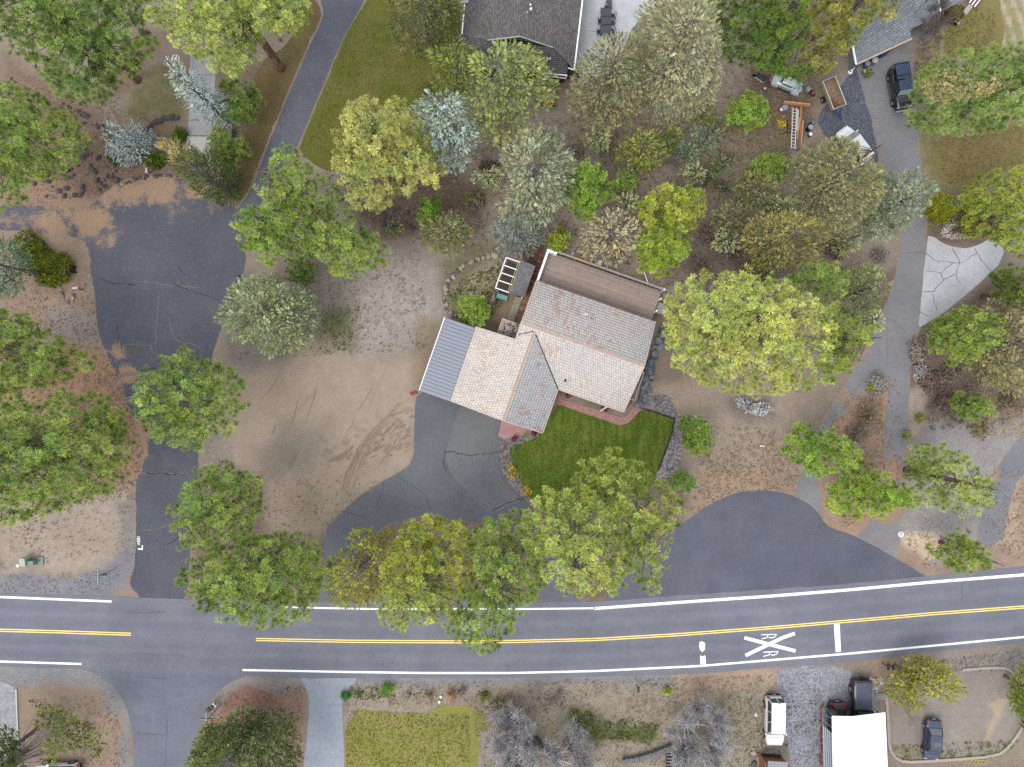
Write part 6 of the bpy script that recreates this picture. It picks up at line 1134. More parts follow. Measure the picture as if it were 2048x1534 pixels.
nb('roof_vent', M_pipe, lambda m: (m.tube([P(1062, 12, 4.4), P(1061, 9, 5.1)], .09, 8), m.tube([P(1061, 22, 4.4), P(1062, 17, 4.9)], .13, 8))); nb('roof_vent', m_plain('tan_vent', (176, 160, 148), .7), lambda m: m.box(*(lambda p: (p.x - .18, p.x + .18, p.y - .12, p.y + .12, 4.5, 4.75))(P(1053, 26, 4.6))))
nb('roof_vent', M_black, lambda m: m.tube([P(1098, 113, 3.6), P(1099, 110, 4.0)], .07, 7)); nb('vent_flashing', M_galv, lambda m: m.box(*(lambda p: (p.x - .2, p.x + .2, p.y - .15, p.y + .15, 3.45, 3.52))(P(1098, 117, 3.5)))); nb('roof_vent', M_black, lambda m: m.tube([P(1030, 90, 3.8), P(1030, 87, 4.1)], .07, 7))
nb('chimney_corner', m_plain('pale_roof_corner', (186, 186, 184), .8), lambda m: slab(m, [P(918, -10, 3.2), P(937, -10, 3.2), P(937, 6, 3.2), P(918, 5, 3.2)]))
tarp = MB(); tarp.poly([P(1168, -10, .9), P(1166, 10, .8), P(1163, 28, .3), P(1161, 32, .1), P(1160, 20, .9), P(1163, 4, 1.3)], [(0, 1, 4, 5), (1, 2, 3, 4)]); tarp.build('tarp', m_plain('blue_tarp', (38, 72, 190), .5), label='blue tarp hanging along the east eave of the grey-roofed house', cat='tarp')
# ------------------------------------------------------------------ north-east house (blue-grey shingles)
eh = empty('blue_roofed_house', P(1800, 50, 0), 'house with blue-grey shingle roof beside the black four-wheel drive', 'house')
ze = 2.9; f0, f1 = P(1712, 128, ze), P(1823, 76, ze); b0_, b1_ = P(1706, 92, ze), None
updir = Vector((.42, .907, 0)); run = 5.0
R0, R1 = P(1698, 38, 4.9), f1 + updir * (run + .2) + Vector((0, 0, 2.0))
nb('roof', M_sh2, lambda m: slab(m, [f0, f1, P(1815, 40, 3.5), R1, R0, P(1706, 92, 3.2)]), eh); nb('roof', M_sh2, lambda m: slab(m, [R0, R1, R1 + updir * run - Vector((0, 0, 2)), R0 + updir * run - Vector((0, 0, 2))]), eh)
nb('wing_roof', M_sh2, lambda m: slab(m, [P(1806, 30, 3.3), P(1816, 60, 2.95), P(1860, 40, 2.9), P(1881, 22, 2.9), P(1876, -5, 3.4), P(1868, -60, 4.4), P(1790, -60, 4.4)]), eh); nb('wing_roof', M_sh2, lambda m: slab(m, [P(1883, 22, 2.6), P(1936, -4, 2.6), P(1950, -60, 3.4), P(1870, -60, 3.4)]), eh)
nb('barge_board', M_whitep, lambda m: (m.bar(P(1705, 92, 3.22), P(1712, 128.5, 2.92), .14), m.bar(P(1875, -6, 3.3), P(1881, 23, 2.95), .12)), eh); nb('gutter', m_plain('peach_trim', (222, 190, 164), .7), lambda m: m.bar(P(1712, 129.5, 2.86), P(1823.5, 77.5, 2.86), .14), eh)
nb('wall', m_plain('grey_green_wall', (128, 142, 140), .8), lambda m: m.poly([(*P(x, y, 2.7).xy, z) for z in (0, 2.7) for x, y in ((1722, 119), (1812, 74), (1836, 44), (1910, -10), (1890, -60), (1730, -60))], [(6, 7, 8, 9, 10, 11)] + [(i, (i + 1) % 6, 6 + (i + 1) % 6, 6 + i) for i in range(6)]), eh)
# ------------------------------------------------------------------ carport bottom right
cp = empty('white_carport', P(1720, 1490, 0), 'carport with a blank white metal roof over parked vehicles', 'carport')
W1, W2, W3 = P(1664, 1432, 3.0), P(1704, 1433, 3.25), P(1770.5, 1425, 3.0)
M_whiteroof = m_plain('white_metal_roof', (250, 250, 250), .5, .03, 1.2, k=.82)
nb('roof_panel', M_whiteroof, lambda m: slab(m, [W1, W2, P(1712, 1640, 3.25), P(1668, 1640, 3.0)], .06), cp); nb('roof_panel', M_whiteroof, lambda m: slab(m, [W2, W3, P(1780, 1640, 3.0), P(1712, 1640, 3.25)], .06), cp)
for p in ((1672, 1438), (1765, 1432), (1674, 1530), (1770, 1528)): nb('post', M_galv, lambda m: (lambda q: m.bar((q.x, q.y, 0), (q.x, q.y, 2.95), .07))(P(*p, 2.95)), cp)
lt = empty('lean_to', P(1652, 1490, 0), 'blue-grey ribbed lean-to roof left of the white carport', 'lean-to')
for i in range(5):
    x0, x1 = 1645.5 + i * 3.9, 1649.2 + i * 3.9
    nb('roof_panel', M_metal, lambda m: slab(m, [P(x0, 1450 + i * 3.4, 2.0 + i * .1), P(x1, 1453.5 + i * 3.4, 2.07 + i * .1), P(x1 + 4, 1640, 2.07 + i * .1), P(x0 + 4, 1640, 2.0 + i * .1)], .05), lt); nb('rib', M_rib, lambda m: m.bar(P(x1 + .2, 1453.5 + i * 3.4, 2.12 + i * .1), P(x1 + 4.2, 1640, 2.12 + i * .1), .05), lt)
nb('frame', M_galv, lambda m: (m.bar(P(1645, 1418, 2.0), P(1645.5, 1450, 2.0), .05), m.bar(P(1645, 1427, 2.0), P(1664, 1437, 2.9), .05), m.bar(P(1646, 1441, 2.0), P(1664, 1455, 2.9), .05)), lt)
for p in ((1645, 1418), (1645.5, 1450)): nb('post', M_galv, lambda m: (lambda q: m.bar((q.x, q.y, 0), (q.x, q.y, 2.0), .05))(P(*p, 2.0)), lt)
# wood shelter
ws = empty('wood_shelter', P(1545, 1530, 0), 'orange-brown plank lean-to with a pale ribbed metal roof at the bottom edge', 'shelter')
M_ply = m_plain('orange_plank', (170, 108, 52), .8, .25, 6)
for i in range(6):
    nb('roof_panel', M_metal, lambda m: slab(m, [P(1536 + i * 6.7, 1522 + i * .4, 2.2), P(1542.3 + i * 6.7, 1522.4 + i * .4, 2.2), P(1542 + i * 6.7, 1620, 2.5), P(1536 + i * 6.7, 1620, 2.5)], .05), ws)
for i in range(5): nb('plank', M_ply, lambda m: (lambda a, b: m.poly([(a.x, a.y, .05), (b.x, b.y, .05), (b.x, b.y, 2.1), (a.x, a.y, 2.1), (a.x, a.y + .04, .05), (b.x, b.y + .04, .05), (b.x, b.y + .04, 2.1), (a.x, a.y + .04, 2.1)], [(0, 1, 2, 3), (7, 6, 5, 4), (3, 2, 6, 7), (0, 3, 7, 4), (1, 5, 6, 2)]))(P(1525 + i * 8.2, 1512 + i * .7, 0), P(1532.4 + i * 8.2, 1512.6 + i * .7, 0)), ws)
nb('side_wall', M_ply, lambda m: m.bar(P(1524, 1514, 1.0), P(1523, 1600, 1.0), .06, 2.0), ws); nb('beam', m_plain('dark_beam', (58, 52, 52), .8), lambda m: m.bar(P(1525, 1510, .15), P(1562, 1513, .15), .3, .2), ws)
# ------------------------------------------------------------------ vehicles
M_tyre = m_plain('tyre', (36, 36, 38), .85, .1); M_rim = m_plain('alloy_rim', (190, 192, 196), .35, .05, metal=.5, spec=.6); M_chrome = m_plain('chrome', (200, 204, 210), .15, .03, metal=.9)
M_red = m_plain('red_lens', (176, 30, 34), .25, .1, spec=.6); M_lamp = m_plain('clear_lens', (226, 230, 236), .15, .05, spec=.7); M_blackp = m_plain('black_plastic', (40, 40, 44), .6, .1)
M_cglass = NT('car_glass'); M_cglass.b.inputs['Coat Weight'].default_value = 1.0; M_cglass = M_cglass.fin(alb((44, 58, 64)), .04, 0, .8)
def rounded(w, zb, zt, r=.14):           # half-section of a body: (y, z) from left sill over the top to the right sill
    pts = [(-w * .94, zb), (-w, zb + .18), (-w, zt - r), (-w + r * .4, zt - r * .35), (-w + r, zt)]
    return pts + [(-y, z) for y, z in reversed(pts)]
def loft(m, secs):
    """secs: [(x, [(y,z)...])] front last"""
    n = len(secs[0][1]); base = len(m.v)
    for x, s in secs: m.v += [(x, y, z) for y, z in s]
    for i in range(len(secs) - 1):
        for j in range(n):
            a = base + i * n + j; b = base + i * n + (j + 1) % n; m.f.append((a, a + n, b + n, b)); m.m.append(m.cm)
    m.f.append(tuple(base + j for j in range(n))); m.m.append(m.cm); m.f.append(tuple(base + (len(secs) - 1) * n + j for j in reversed(range(n)))); m.m.append(m.cm)
def car(name, label, px, py, head, L_, Wd, body, kind='suv', col=(30, 32, 36), roofcol=None, cat='car', hood=.95, zbelt=1.05, zroof=1.75, wr=.34, rimr=.20, roofx=None, glassx=None, rails=False, group='parked vehicles', panes=2, seed=0, rz=None):
    """px,py: photo pixel of the middle of the roof; head: heading (dx,dy) in pixels"""
    an = math.atan2(-head[1], head[0]) if rz is None else rz
    loc = P(px, py, zroof * .7); loc.z = 0; root = empty(name, loc, label, cat, group, rz=an); w = Wd / 2; h = L_ / 2
    M_b = m_paint(name + '_paint', col, .25, k=.6)
    def B(n, fn, mt=None, parent=root, smooth=False): m = MB(); fn(m); return m.build(n, mt, parent, smooth)
    zb, zd = .28, zbelt                                     # sill, shoulder height
    zh = zb + (zbelt - zb) * hood                           # bonnet height
    gx0, gx1 = glassx or (-h + .12, h * .42)                # greenhouse base
    rx0, rx1 = roofx or (-h + .35, h * .14)
    bed = kind == 'pickup'
    secs = [(-h, rounded(w * .80, zb + .08, zd - .12)), (-h + .12, rounded(w * .93, zb, zd - .03)), (-h + .5, rounded(w, zb, zd)), (gx1 - .1, rounded(w, zb, zd)), (gx1 + .15, rounded(w * .99, zb, zh + .02)), (h - .55, rounded(w * .96, zb, zh - .03)), (h - .18, rounded(w * .86, zb, zh - .12)), (h, rounded(w * .68, zb + .08, zh - .28))]
    bo = B('body', lambda m: loft(m, secs), M_b, smooth=False)
    # greenhouse
    wg, wt = w * .95, w * .76; zt = zroof
    if kind != 'open':
        base = [(gx0, -wg), (gx1, -wg), (gx1, wg), (gx0, wg)]; topp = [(rx0, -wt), (rx1, -wt), (rx1, wt), (rx0, wt)]
        cab = B('cabin', lambda m: m.poly([(x, y, zd - .02) for x, y in base] + [(x, y, zt - .04) for x, y in topp], [(0, 1, 5, 4), (1, 2, 6, 5), (2, 3, 7, 6), (3, 0, 4, 7), (4, 5, 6, 7)]), m_plain('cabin_trim', tuple(c * .8 for c in col), .4, .05, k=.6))
        def pane(n, i, j, s0, s1, t0=.12, t1=.92, off=.012):
            a0, a1 = Vector((*base[i], zd - .02)), Vector((*base[j], zd - .02)); b0, b1 = Vector((*topp[i], zt - .04)), Vector((*topp[j], zt - .04))
            q = lambda s, t: (a0.lerp(a1, s)).lerp(b0.lerp(b1, s), t); pts = [q(s0, t0), q(s1, t0), q(s1, t1), q(s0, t1)]
            nn = (pts[1] - pts[0]).cross(pts[3] - pts[0]).normalized() * off; B(n, lambda m: m.poly([p + nn for p in pts] + [p - nn for p in pts], [(0, 1, 2, 3), (7, 6, 5, 4), (0, 4, 5, 1), (1, 5, 6, 2), (2, 6, 7, 3), (3, 7, 4, 0)]), M_cglass)
        pane('windshield', 1, 2, .06, .94); pane('rear_window', 3, 0, .08, .92 if panes < 9 else .48)
        for k in range(panes):
            s0, s1 = .04 + k * .92 / panes, .04 + (k + 1) * .92 / panes - .03; pane('side_window', 0, 1, s0, s1); pane('side_window', 2, 3, s0, s1)
        M_r = M_b if roofcol is None else m_paint(name + '_roof', roofcol, .3, k=.7)
        def roof(m):
            xs = np.linspace(rx0 - .06, rx1 + .06, 6); loft(m, [(x, [(-wt - .02, zt - .07), (-wt * .97, zt - .015), (-wt * .6, zt + .025 * (1 - ((i - 2.5) / 2.5) ** 2) + .01), (0, zt + .035 * (1 - ((i - 2.5) / 2.5) ** 2) + .01), (wt * .6, zt + .025 * (1 - ((i - 2.5) / 2.5) ** 2) + .01), (wt * .97, zt - .015), (wt + .02, zt - .07)]) for i, x in enumerate(xs)])
        B('roof', roof, M_r)
        if rails:
            for s in (-1, 1): B('roof_rail', lambda m: m.bar((rx0 + .15, s * wt * .86, zt + .08), (rx1 - .15, s * wt * .86, zt + .08), .05), M_galv)
    for s in (-1, 1):
        B('side_mirror', lambda m: m.box(gx1 - .25, gx1 - .10, s * (w + .09) - .09, s * (w + .09) + .09, zd - .02, zd + .14), M_b)
        B('tail_light', lambda m: m.box(-h - .015, -h + .14, s * w * .78 - .13, s * w * .78 + .13, zd - .34, zd - .06), M_red)
        B('headlight', lambda m: m.box(h - .30, h - .06, s * w * .66 - .14, s * w * .66 + .14, zh - .40, zh - .20), M_lamp)
        for x in (-h * .60, h * .62):
            wh = empty('wheel', (x, s * (w - .10), wr)); wh.parent = root; wh.empty_display_size = .1
            B('tyre', lambda m: m.disc((0, 0, 0), wr, (0, 1, 0), .24, 16), M_tyre, wh); B('rim', lambda m: m.disc((0, s * .115, 0), rimr, (0, 1, 0), .04, 12), M_rim, wh)
            B('wheel_arch', lambda m: m.tube([(x + math.cos(t) * (wr + .06), s * (w + .012), wr + math.sin(t) * (wr + .06)) for t in np.linspace(.1, 3.04, 9)], .035, 4), M_blackp if col[0] > 120 else M_b)
    B('bumper', lambda m: loft(m, [(-h - .09, rounded(w * .72, .34, .56, .05)), (-h + .08, rounded(w * .93, .32, .58, .05))]), M_b if col[0] < 120 else M_blackp); B('bumper', lambda m: loft(m, [(h - .12, rounded(w * .84, .32, .58, .05)), (h + .06, rounded(w * .60, .34, .56, .05))]), M_b if col[0] < 120 else M_blackp)
    B('number_plate', lambda m: m.box(-h - .11, -h - .09, -.16, .16, .56, .68), M_lamp)
    # shut lines
    B('panel_seam', lambda m: (m.box(gx1 + .22, gx1 + .235, -w * .84, w * .84, zh - .02, zh + .028),), M_blackp)
    return root, B, dict(h=h, w=w, zd=zd, zh=zh, zt=zt, wt=wt, rx0=rx0, rx1=rx1, gx0=gx0, gx1=gx1, mb=M_b)
dn = (0, 1)
r, B, g = car('white_wagon', 'long white passenger van parked on the pale gravel', 1553.5, 1447, (-.01, 1), 5.1, 1.9, None, col=(240, 240, 240), zbelt=1.12, zroof=1.88, hood=.93, panes=3, cat='van', roofx=(-2.3, .75), glassx=(-2.52, 1.35))
B('rear_window_bar', lambda m: m.bar((-2.53, 0, 1.2), (-2.33, 0, 1.84), .07), g['mb']); B('brake_light', lambda m: m.box(-2.38, -2.32, -.15, .15, 1.84, 1.9), M_red)
for x in (-1.4, -.4, .5): B('roof_seam', lambda m: m.box(x, x + .02, -.7, .7, 1.915, 1.925), m_plain('white_seam', (214, 214, 214), .5))
r, B, g = car('black_pickup', 'black pickup with ribbed bed cover, nose under the white carport', 1728.5, 1419, (0, 1), 5.7, 2.0, None, kind='pickup', col=(30, 32, 38), zbelt=1.25, zroof=1.88, wr=.43, rimr=.26, roofx=(.35, 1.15), glassx=(.15, 1.75), cat='pickup', panes=2)
B('bed_cover', lambda m: loft(m, [(-2.75, [(-.80, 1.26), (-.78, 1.34), (.78, 1.34), (.80, 1.26)]), (.0, [(-.84, 1.26), (-.82, 1.34), (.82, 1.34), (.84, 1.26)])]), m_plain('tonneau_vinyl', (84, 92, 112), .5, .12, 3))
for s in (-1, 1): B('cover_rail', lambda m: m.bar((-2.7, s * .86, 1.34), (.0, s * .88, 1.34), .05), M_galv); B('step_bar', lambda m: m.bar((-.9, s * 1.02, .45), (1.6, s * 1.02, .45), .08), M_galv)
for i in range(6): B('rib', lambda m: m.bar((.45, -.6 + i * .24, 1.91), (1.1, -.6 + i * .24, 1.91), .05, .03), m_plain('roof_rib', (92, 112, 146), .3, .1))
B('rear_bumper', lambda m: m.box(-3.0, -2.8, -.85, .85, .55, .72), m_plain('steel_bumper', (92, 98, 110), .4, .1, metal=.5)); B('hitch', lambda m: m.box(-3.12, -2.9, -.1, .3, .66, .8), M_blackp)
r, B, g = car('black_crossover', 'small black hatchback with white roof rails, nose under the white carport', 1679, 1451, (0, 1), 4.4, 1.78, None, col=(26, 28, 34), zbelt=1.05, zroof=1.62, rails=True, panes=2)
B('rear_glass', lambda m: m.box(-1.98, -1.86, -.55, .55, 1.34, 1.42), M_cglass)
for s in (-1, 1): B('lamp_cluster', lambda m: m.box(-2.12, -1.85, s * .56 - .12, s * .56 + .12, 1.0, 1.25), M_red)
r, B, g = car('navy_sedan', 'small navy blue sedan parked on the bare dirt lot', 1869, 1483, (-.06, 1), 4.15, 1.68, None, col=(34, 52, 92), zbelt=.92, zroof=1.38, wr=.30, rimr=.20, roofx=(-.72, .62), glassx=(-1.42, 1.12), hood=.90, cat='sedan')
B('boot_badge', lambda m: m.box(-2.02, -2.0, -.12, .12, .78, .84), M_chrome); B('sunroof', lambda m: m.box(-.1, .35, -.36, .36, 1.415, 1.425), M_cglass)
r, B, g = car('silver_car', 'silver car mostly cut off by the east edge', 2072, 1428, (.05, 1), 4.4, 1.75, None, col=(176, 186, 196), zbelt=.98, zroof=1.5, wr=.31)
# open-topped black four-wheel drive
r, B, g = car('black_jeep', 'black four-wheel drive with open framed bed, by the blue-grey roof', 1805.5, 172, (.17, 1), 4.35, 1.72, None, kind='suv', col=(24, 28, 40), zbelt=1.15, zroof=1.72, wr=.38, rimr=.20, roofx=(-.35, .50), glassx=(-.45, .95), cat='four-wheel drive', hood=1.0)
M_navy = m_plain('navy_top', (56, 76, 112), .5, .08)
B('bed_cover', lambda m: m.box(-2.2, -.62, -.66, .66, 1.55, 1.60), M_navy); B('cab_top', lambda m: m.box(-.42, .62, -.68, .68, 1.76, 1.80), M_navy)
for s in (-1, 1): B('roll_bar', lambda m: (m.bar((-2.2, s * .72, 1.68), (-.6, s * .72, 1.68), .06), m.bar((-2.2, s * .72, 1.1), (-2.2, s * .72, 1.68), .06), m.bar((-.6, s * .72, 1.1), (-.6, s * .72, 1.68), .06)), M_blackp)
B('cross_bar', lambda m: (m.bar((-2.2, -.72, 1.68), (-2.2, .72, 1.68), .06), m.bar((-1.0, -.95, 1.70), (-1.0, .72, 1.70), .06)), M_blackp); B('front_bumper', lambda m: m.box(2.28, 2.46, -.78, .78, .5, .66), M_chrome)
for s in (-1, 1): B('running_board', lambda m: m.box(-.9, 1.0, s * .92 - .1, s * .92 + .1, .38, .44), M_chrome)
# white van under the juniper
r, B, g = car('white_minivan', 'white rounded minivan half hidden by juniper branches', 1712, 288, (-.60, -.80), 4.3, 1.8, None, col=(238, 240, 242), zbelt=1.02, zroof=1.72, roofx=(-1.8, .5), glassx=(-2.0, 1.2), hood=.9, panes=3, cat='van')
r, B, g = car('white_pickup', 'white car mostly cut off by the bottom edge in the south-west', 110, 1551, (-1, .02), 4.4, 1.9, None, col=(226, 230, 232), zbelt=1.0, zroof=1.6, panes=2)
B('red_badge', lambda m: m.box(-1.75, -1.35, .35, .6, 1.0, 1.03), M_red)
# grey vintage car: rounded wings, domed roof, louvred tail
def vintage():
    an = math.atan2(-(186 - 163), 1600 - 1546); loc = P(1573, 173, 0); root = empty('vintage_car', P(1571, 172, 0), 'pale grey vintage car with bulging wings and louvred lid under pine branches', 'car', 'parked vehicles', rz=an)
    mp = m_paint('pale_grey_paint', (176, 188, 194), .35, k=.6)
    def B(n, fn, mt=mp, parent=root, smooth=False): m = MB(); fn(m); return m.build(n, mt, parent, smooth)
    def body(m):
        secs = []
        for x, w, z in ((-1.95, .35, .55), (-1.8, .50, .75), (-1.3, .60, .88), (-.8, .68, .95), (0, .72, .98), (.7, .68, .98), (1.2, .58, .92), (1.7, .45, .72), (1.95, .28, .5)): secs.append((x, rounded(w, .25, z, .18)))
        loft(m, secs)
    B('body', body, smooth=False)
    B('roof', lambda m: loft(m, [(-1.05, rounded(.40, .8, .98, .1)), (-.75, rounded(.52, .8, 1.30, .16)), (-.3, rounded(.56, .8, 1.42, .18)), (.35, rounded(.56, .8, 1.42, .18)), (.75, rounded(.5, .8, 1.28, .16)), (1.15, rounded(.38, .8, .95, .1))]))
    B('windshield', lambda m: m.poly([(-1.02, -.38, 1.0), (-1.02, .38, 1.0), (-.78, .46, 1.30), (-.78, -.46, 1.30)], [(0, 1, 2, 3)]), M_cglass)
    for s in (-1, 1):
        B('wing', lambda m: m.ball((-1.35, s * .62, .42), .55, .26, .38, 12, 7)); B('wing', lambda m: m.ball((1.25, s * .64, .42), .58, .27, .40, 12, 7)); B('running_board', lambda m: m.box(-.85, .75, s * .74 - .1, s * .74 + .1, .3, .34), M_blackp)
        B('side_window', lambda m: m.box(-.55, -.05, s * .575 - .012, s * .575 + .012, 1.02, 1.25), M_cglass); B('side_window', lambda m: m.box(.02, .5, s * .575 - .012, s * .575 + .012, 1.02, 1.25), M_cglass)
        for x in (-1.25, 1.2):
            wh = empty('wheel', (x, s * .68, .32)); wh.parent = root
            B('tyre', lambda m: m.disc((0, 0, 0), .32, (0, 1, 0), .2, 14), M_tyre, wh); B('rim', lambda m: m.disc((0, s * .1, 0), .19, (0, 1, 0), .04, 12), M_rim, wh)
        B('headlight', lambda m: m.ball((-1.78, s * .58, .62), .1, .1, .1, 8, 5), M_lamp)
    for i in range(7): B('louvre', lambda m: m.bar((1.0, -.36 + i * .12, 1.0 - .02), (1.62, -.30 + i * .10, .80), .04, .03), m_plain('louvre_grey', (140, 150, 156), .4))
    B('bumper', lambda m: m.tube([(2.05, -.6, .4), (2.12, 0, .4), (2.05, .6, .4)], .05, 6), M_chrome); B('bumper', lambda m: m.tube([(-2.05, -.6, .4), (-2.12, 0, .4), (-2.05, .6, .4)], .05, 6), M_chrome); B('body_seam', lambda m: m.bar((.92, -.5, 1.02), (.92, .5, 1.02), .03), M_blackp)
vintage(); bpy.data.objects['vintage_car'].scale = (.86, .86, .9)

# ------------------------------------------------------------------ yard things
def thing(name, label, cat, px, py, parts, z=0, rz=0, group=None):
    root = empty(name, P(px, py, 0) + Vector((0, 0, z)), label, cat, group, rz=rz)
    for n, mt, fn in parts: m = MB(); fn(m); m.build(n, mt, root)
    return root
M_tw = m_plain('trailer_wood', (176, 156, 130), .85, .2, 5); M_tf = m_plain('trailer_floor', (160, 130, 106), .85, .25, 4); M_blue = m_plain('blue_steel', (44, 74, 130), .4, .1)
tl = (Vector((1645, 163)), Vector((1670.5, 154)), Vector((1692, 208)), Vector((1666.5, 219)))
tc = sum(tl, Vector((0, 0))) / 4; ta = math.atan2(-(tl[3] - tl[0]).y, (tl[3] - tl[0]).x)
TL, TW, TZ = (tl[3] - tl[0]).length / PPM * .985, (tl[1] - tl[0]).length / PPM * .98, 1.15
def tparts():
    h, w = TL / 2, TW / 2; out = []
    nf = 7
    for i in range(nf): out.append(('floor_board', M_tf, lambda m, i=i: m.box(-h, h, -w + i * 2 * w / nf, -w + (i + 1) * 2 * w / nf - .015, .6, .64)))
    for s in (-1, 1): out.append(('side_board', M_tw, lambda m, s=s: m.box(-h, h, s * w - .03, s * w + .03, .6, TZ))); out.append(('top_rail', m_plain('rail_white', (214, 214, 206), .6), lambda m, s=s: m.box(-h - .03, h + .03, s * w - .045, s * w + .045, TZ, TZ + .04)))
    for s in (-1, 1): out.append(('end_board', M_tw, lambda m, s=s: m.box(s * h - .03, s * h + .03, -w + .035, w - .035, .6, TZ))); out.append(('top_rail', M_galv, lambda m, s=s: m.box(s * h - .045, s * h + .045, -w + .05, w - .05, TZ, TZ + .03)))
    for s in (-1, 1): out.append(('wheel', M_tyre, lambda m, s=s: (m.disc((.1, s * (w + .2), .33), .33, (0, 1, 0), .22, 16)))); out.append(('hub', M_rim, lambda m, s=s: m.disc((.1, s * (w + .32), .33), .18, (0, 1, 0), .03, 12)))
    out.append(('tow_bar', M_blue, lambda m: (m.bar((h, -.4, .5), (h + 1.1, 0, .5), .07), m.bar((h, .4, .5), (h + 1.1, 0, .5), .07), m.bar((h + .3, 0, .5), (h + 1.3, 0, .55), .08)))); out.append(('jack', M_galv, lambda m: m.tube([(h + .9, .12, .1), (h + .9, .12, .95)], .05, 8)))
    return out
tr_ = thing('utility_trailer', 'open wooden utility trailer with dead leaves in one corner', 'trailer', tc.x, tc.y, tparts(), rz=ta); tr_.location = P(tc.x, tc.y, 1.1); tr_.location.z = 0
rs = np.random.RandomState(2); nL = 260; lp = np.stack([rs.normal(1.05, .28, nL), rs.normal(-.25, .25, nL), .66 + rs.rand(nL) * .12], 1); lp[:, 0] = np.clip(lp[:, 0], -.9, TL / 2 - .08); lp[:, 1] = np.clip(lp[:, 1], -TW / 2 + .08, TW / 2 - .08)
V, c_ = scatter([(np.array([(-.05, 0, 0), (.05, .01, .02), (0, .09, 0.01)]), np.array([0, 0, 1.]))], lp, rs.normal(size=(nL, 3)) * .4 + [0, 0, 1], .9 + rs.rand(nL) * .6, albn((140, 92, 40)), albn((206, 150, 70)), rs)
o = link('leaf_pile', np_mesh('leaf_pile', V, np.arange(len(V)).reshape(-1, 3), c_, [M_leaf]), None, label='heap of dead leaves in the corner of the utility trailer', cat='leaves', kind='stuff'); o.location = tr_.location; o.rotation_euler = tr_.rotation_euler
# timber rack with ladder
M_or = m_plain('orange_timber', (188, 126, 70), .75, .18, 5); M_or2 = m_plain('tan_timber', (206, 160, 110), .75, .15, 5)
def bw_(m, a, b, z, w, h): m.bar(P(*a, z), P(*b, z), w, h)
rack = empty('timber_rack', P(1590, 250, 0), 'rack of orange timber beams between the ladder and the black drums', 'rack')
def rk(n, mt, fn): m = MB(); fn(m); o = m.build(n, mt, rack); o.location = -rack.location
rk('beam', M_or, lambda m: bw_(m, (1566, 206), (1620, 211.5), .95, .24, .16)); rk('beam', M_or2, lambda m: bw_(m, (1568, 203), (1620, 208.5), 1.08, .14, .08)); rk('beam', M_or, lambda m: bw_(m, (1583, 213), (1582, 252), .8, .12, .12)); rk('beam', M_or, lambda m: bw_(m, (1602, 213), (1600, 298), .8, .22, .14)); rk('beam', M_or2, lambda m: bw_(m, (1606, 240), (1602, 292), .95, .12, .1)); rk('beam', M_or2, lambda m: bw_(m, (1600, 234), (1594, 278), 1.0, .12, .1)); rk('board', m_plain('pale_board', (222, 200, 176), .7), lambda m: bw_(m, (1596, 219), (1594, 262), .98, .18, .06))
for p in ((1570, 207), (1616, 211), (1583, 250), (1601, 296)): rk('post', M_or, lambda m: (lambda q: m.bar((q.x, q.y, 0), (q.x, q.y, .9), .12))(P(*p, .9)))
lad = empty('ladder', P(1588, 255, 0), 'silver ladder lying on the timber rack', 'ladder')
def la(n, fn): m = MB(); fn(m); o = m.build(n, M_galv2, lad); o.location = -lad.location
M_galv2 = m_plain('aluminium', (206, 208, 212), .4, .08, 5, metal=.3, k=.6)
for a, b in (((1586, 215), (1582, 297)), ((1593, 216), (1590, 298))): la('rail', lambda m: bw_(m, a, b, 1.12, .09, .08))
for i in range(13): t_ = (i + .6) / 13; la('rung', lambda m: bw_(m, (1586 - 4 * t_, 215 + 82 * t_), (1593 - 3 * t_, 216 + 82 * t_), 1.12, .06, .05))
def drum(px, py, r, h, body, top, label, cat='drum', name='drum'): return thing(name, label, cat, px, py, [('body', body, lambda m: m.tube([(0, 0, 0), (0, 0, h)], r, 14)), ('lid', top, lambda m: m.tube([(0, 0, h), (0, 0, h + .04)], [r * 1.05, r * .98], 14))])
M_dk = m_plain('dark_drum', (38, 44, 56), .5, .1); M_lid = m_plain('grey_lid', (160, 172, 192), .5, .1)
drum(1615, 259.5, .26, .8, M_dk, M_lid, 'black drum with a large grey lid beside the timber rack'); drum(1620, 249.5, .2, .75, M_dk, m_plain('slate_lid', (110, 122, 146), .5), 'black drum with a slate lid, behind the large-lidded one'); drum(1618, 271, .18, .4, M_dk, M_pipe, 'small black pail with a white lid below the two drums', 'pail', 'pail'); drum(1566, 219, .3, .6, m_plain('grey_bin', (150, 158, 172), .5), M_lid, 'round grey-lidded bin left of the timber rack', 'bin', 'bin'); drum(1560, 222, .16, .4, m_plain('orange_pot', (190, 110, 60), .7), M_pipe, 'small orange and white pot beside the grey-lidded bin', 'pot', 'pot')
thing('fence_post', 'thin dark T-shaped metal post west of the timber rack', 'post', 1572, 265, [('post', M_blackp, lambda m: (m.bar((.0, .0, .3), (.05, 1.2, .35), .05))), ('foot', M_blackp, lambda m: m.bar((-.5, -.1, .05), (.6, 0, .08), .06)), ('leg', M_blackp, lambda m: m.bar((0, 0, 0), (0, 0, .32), .05))])
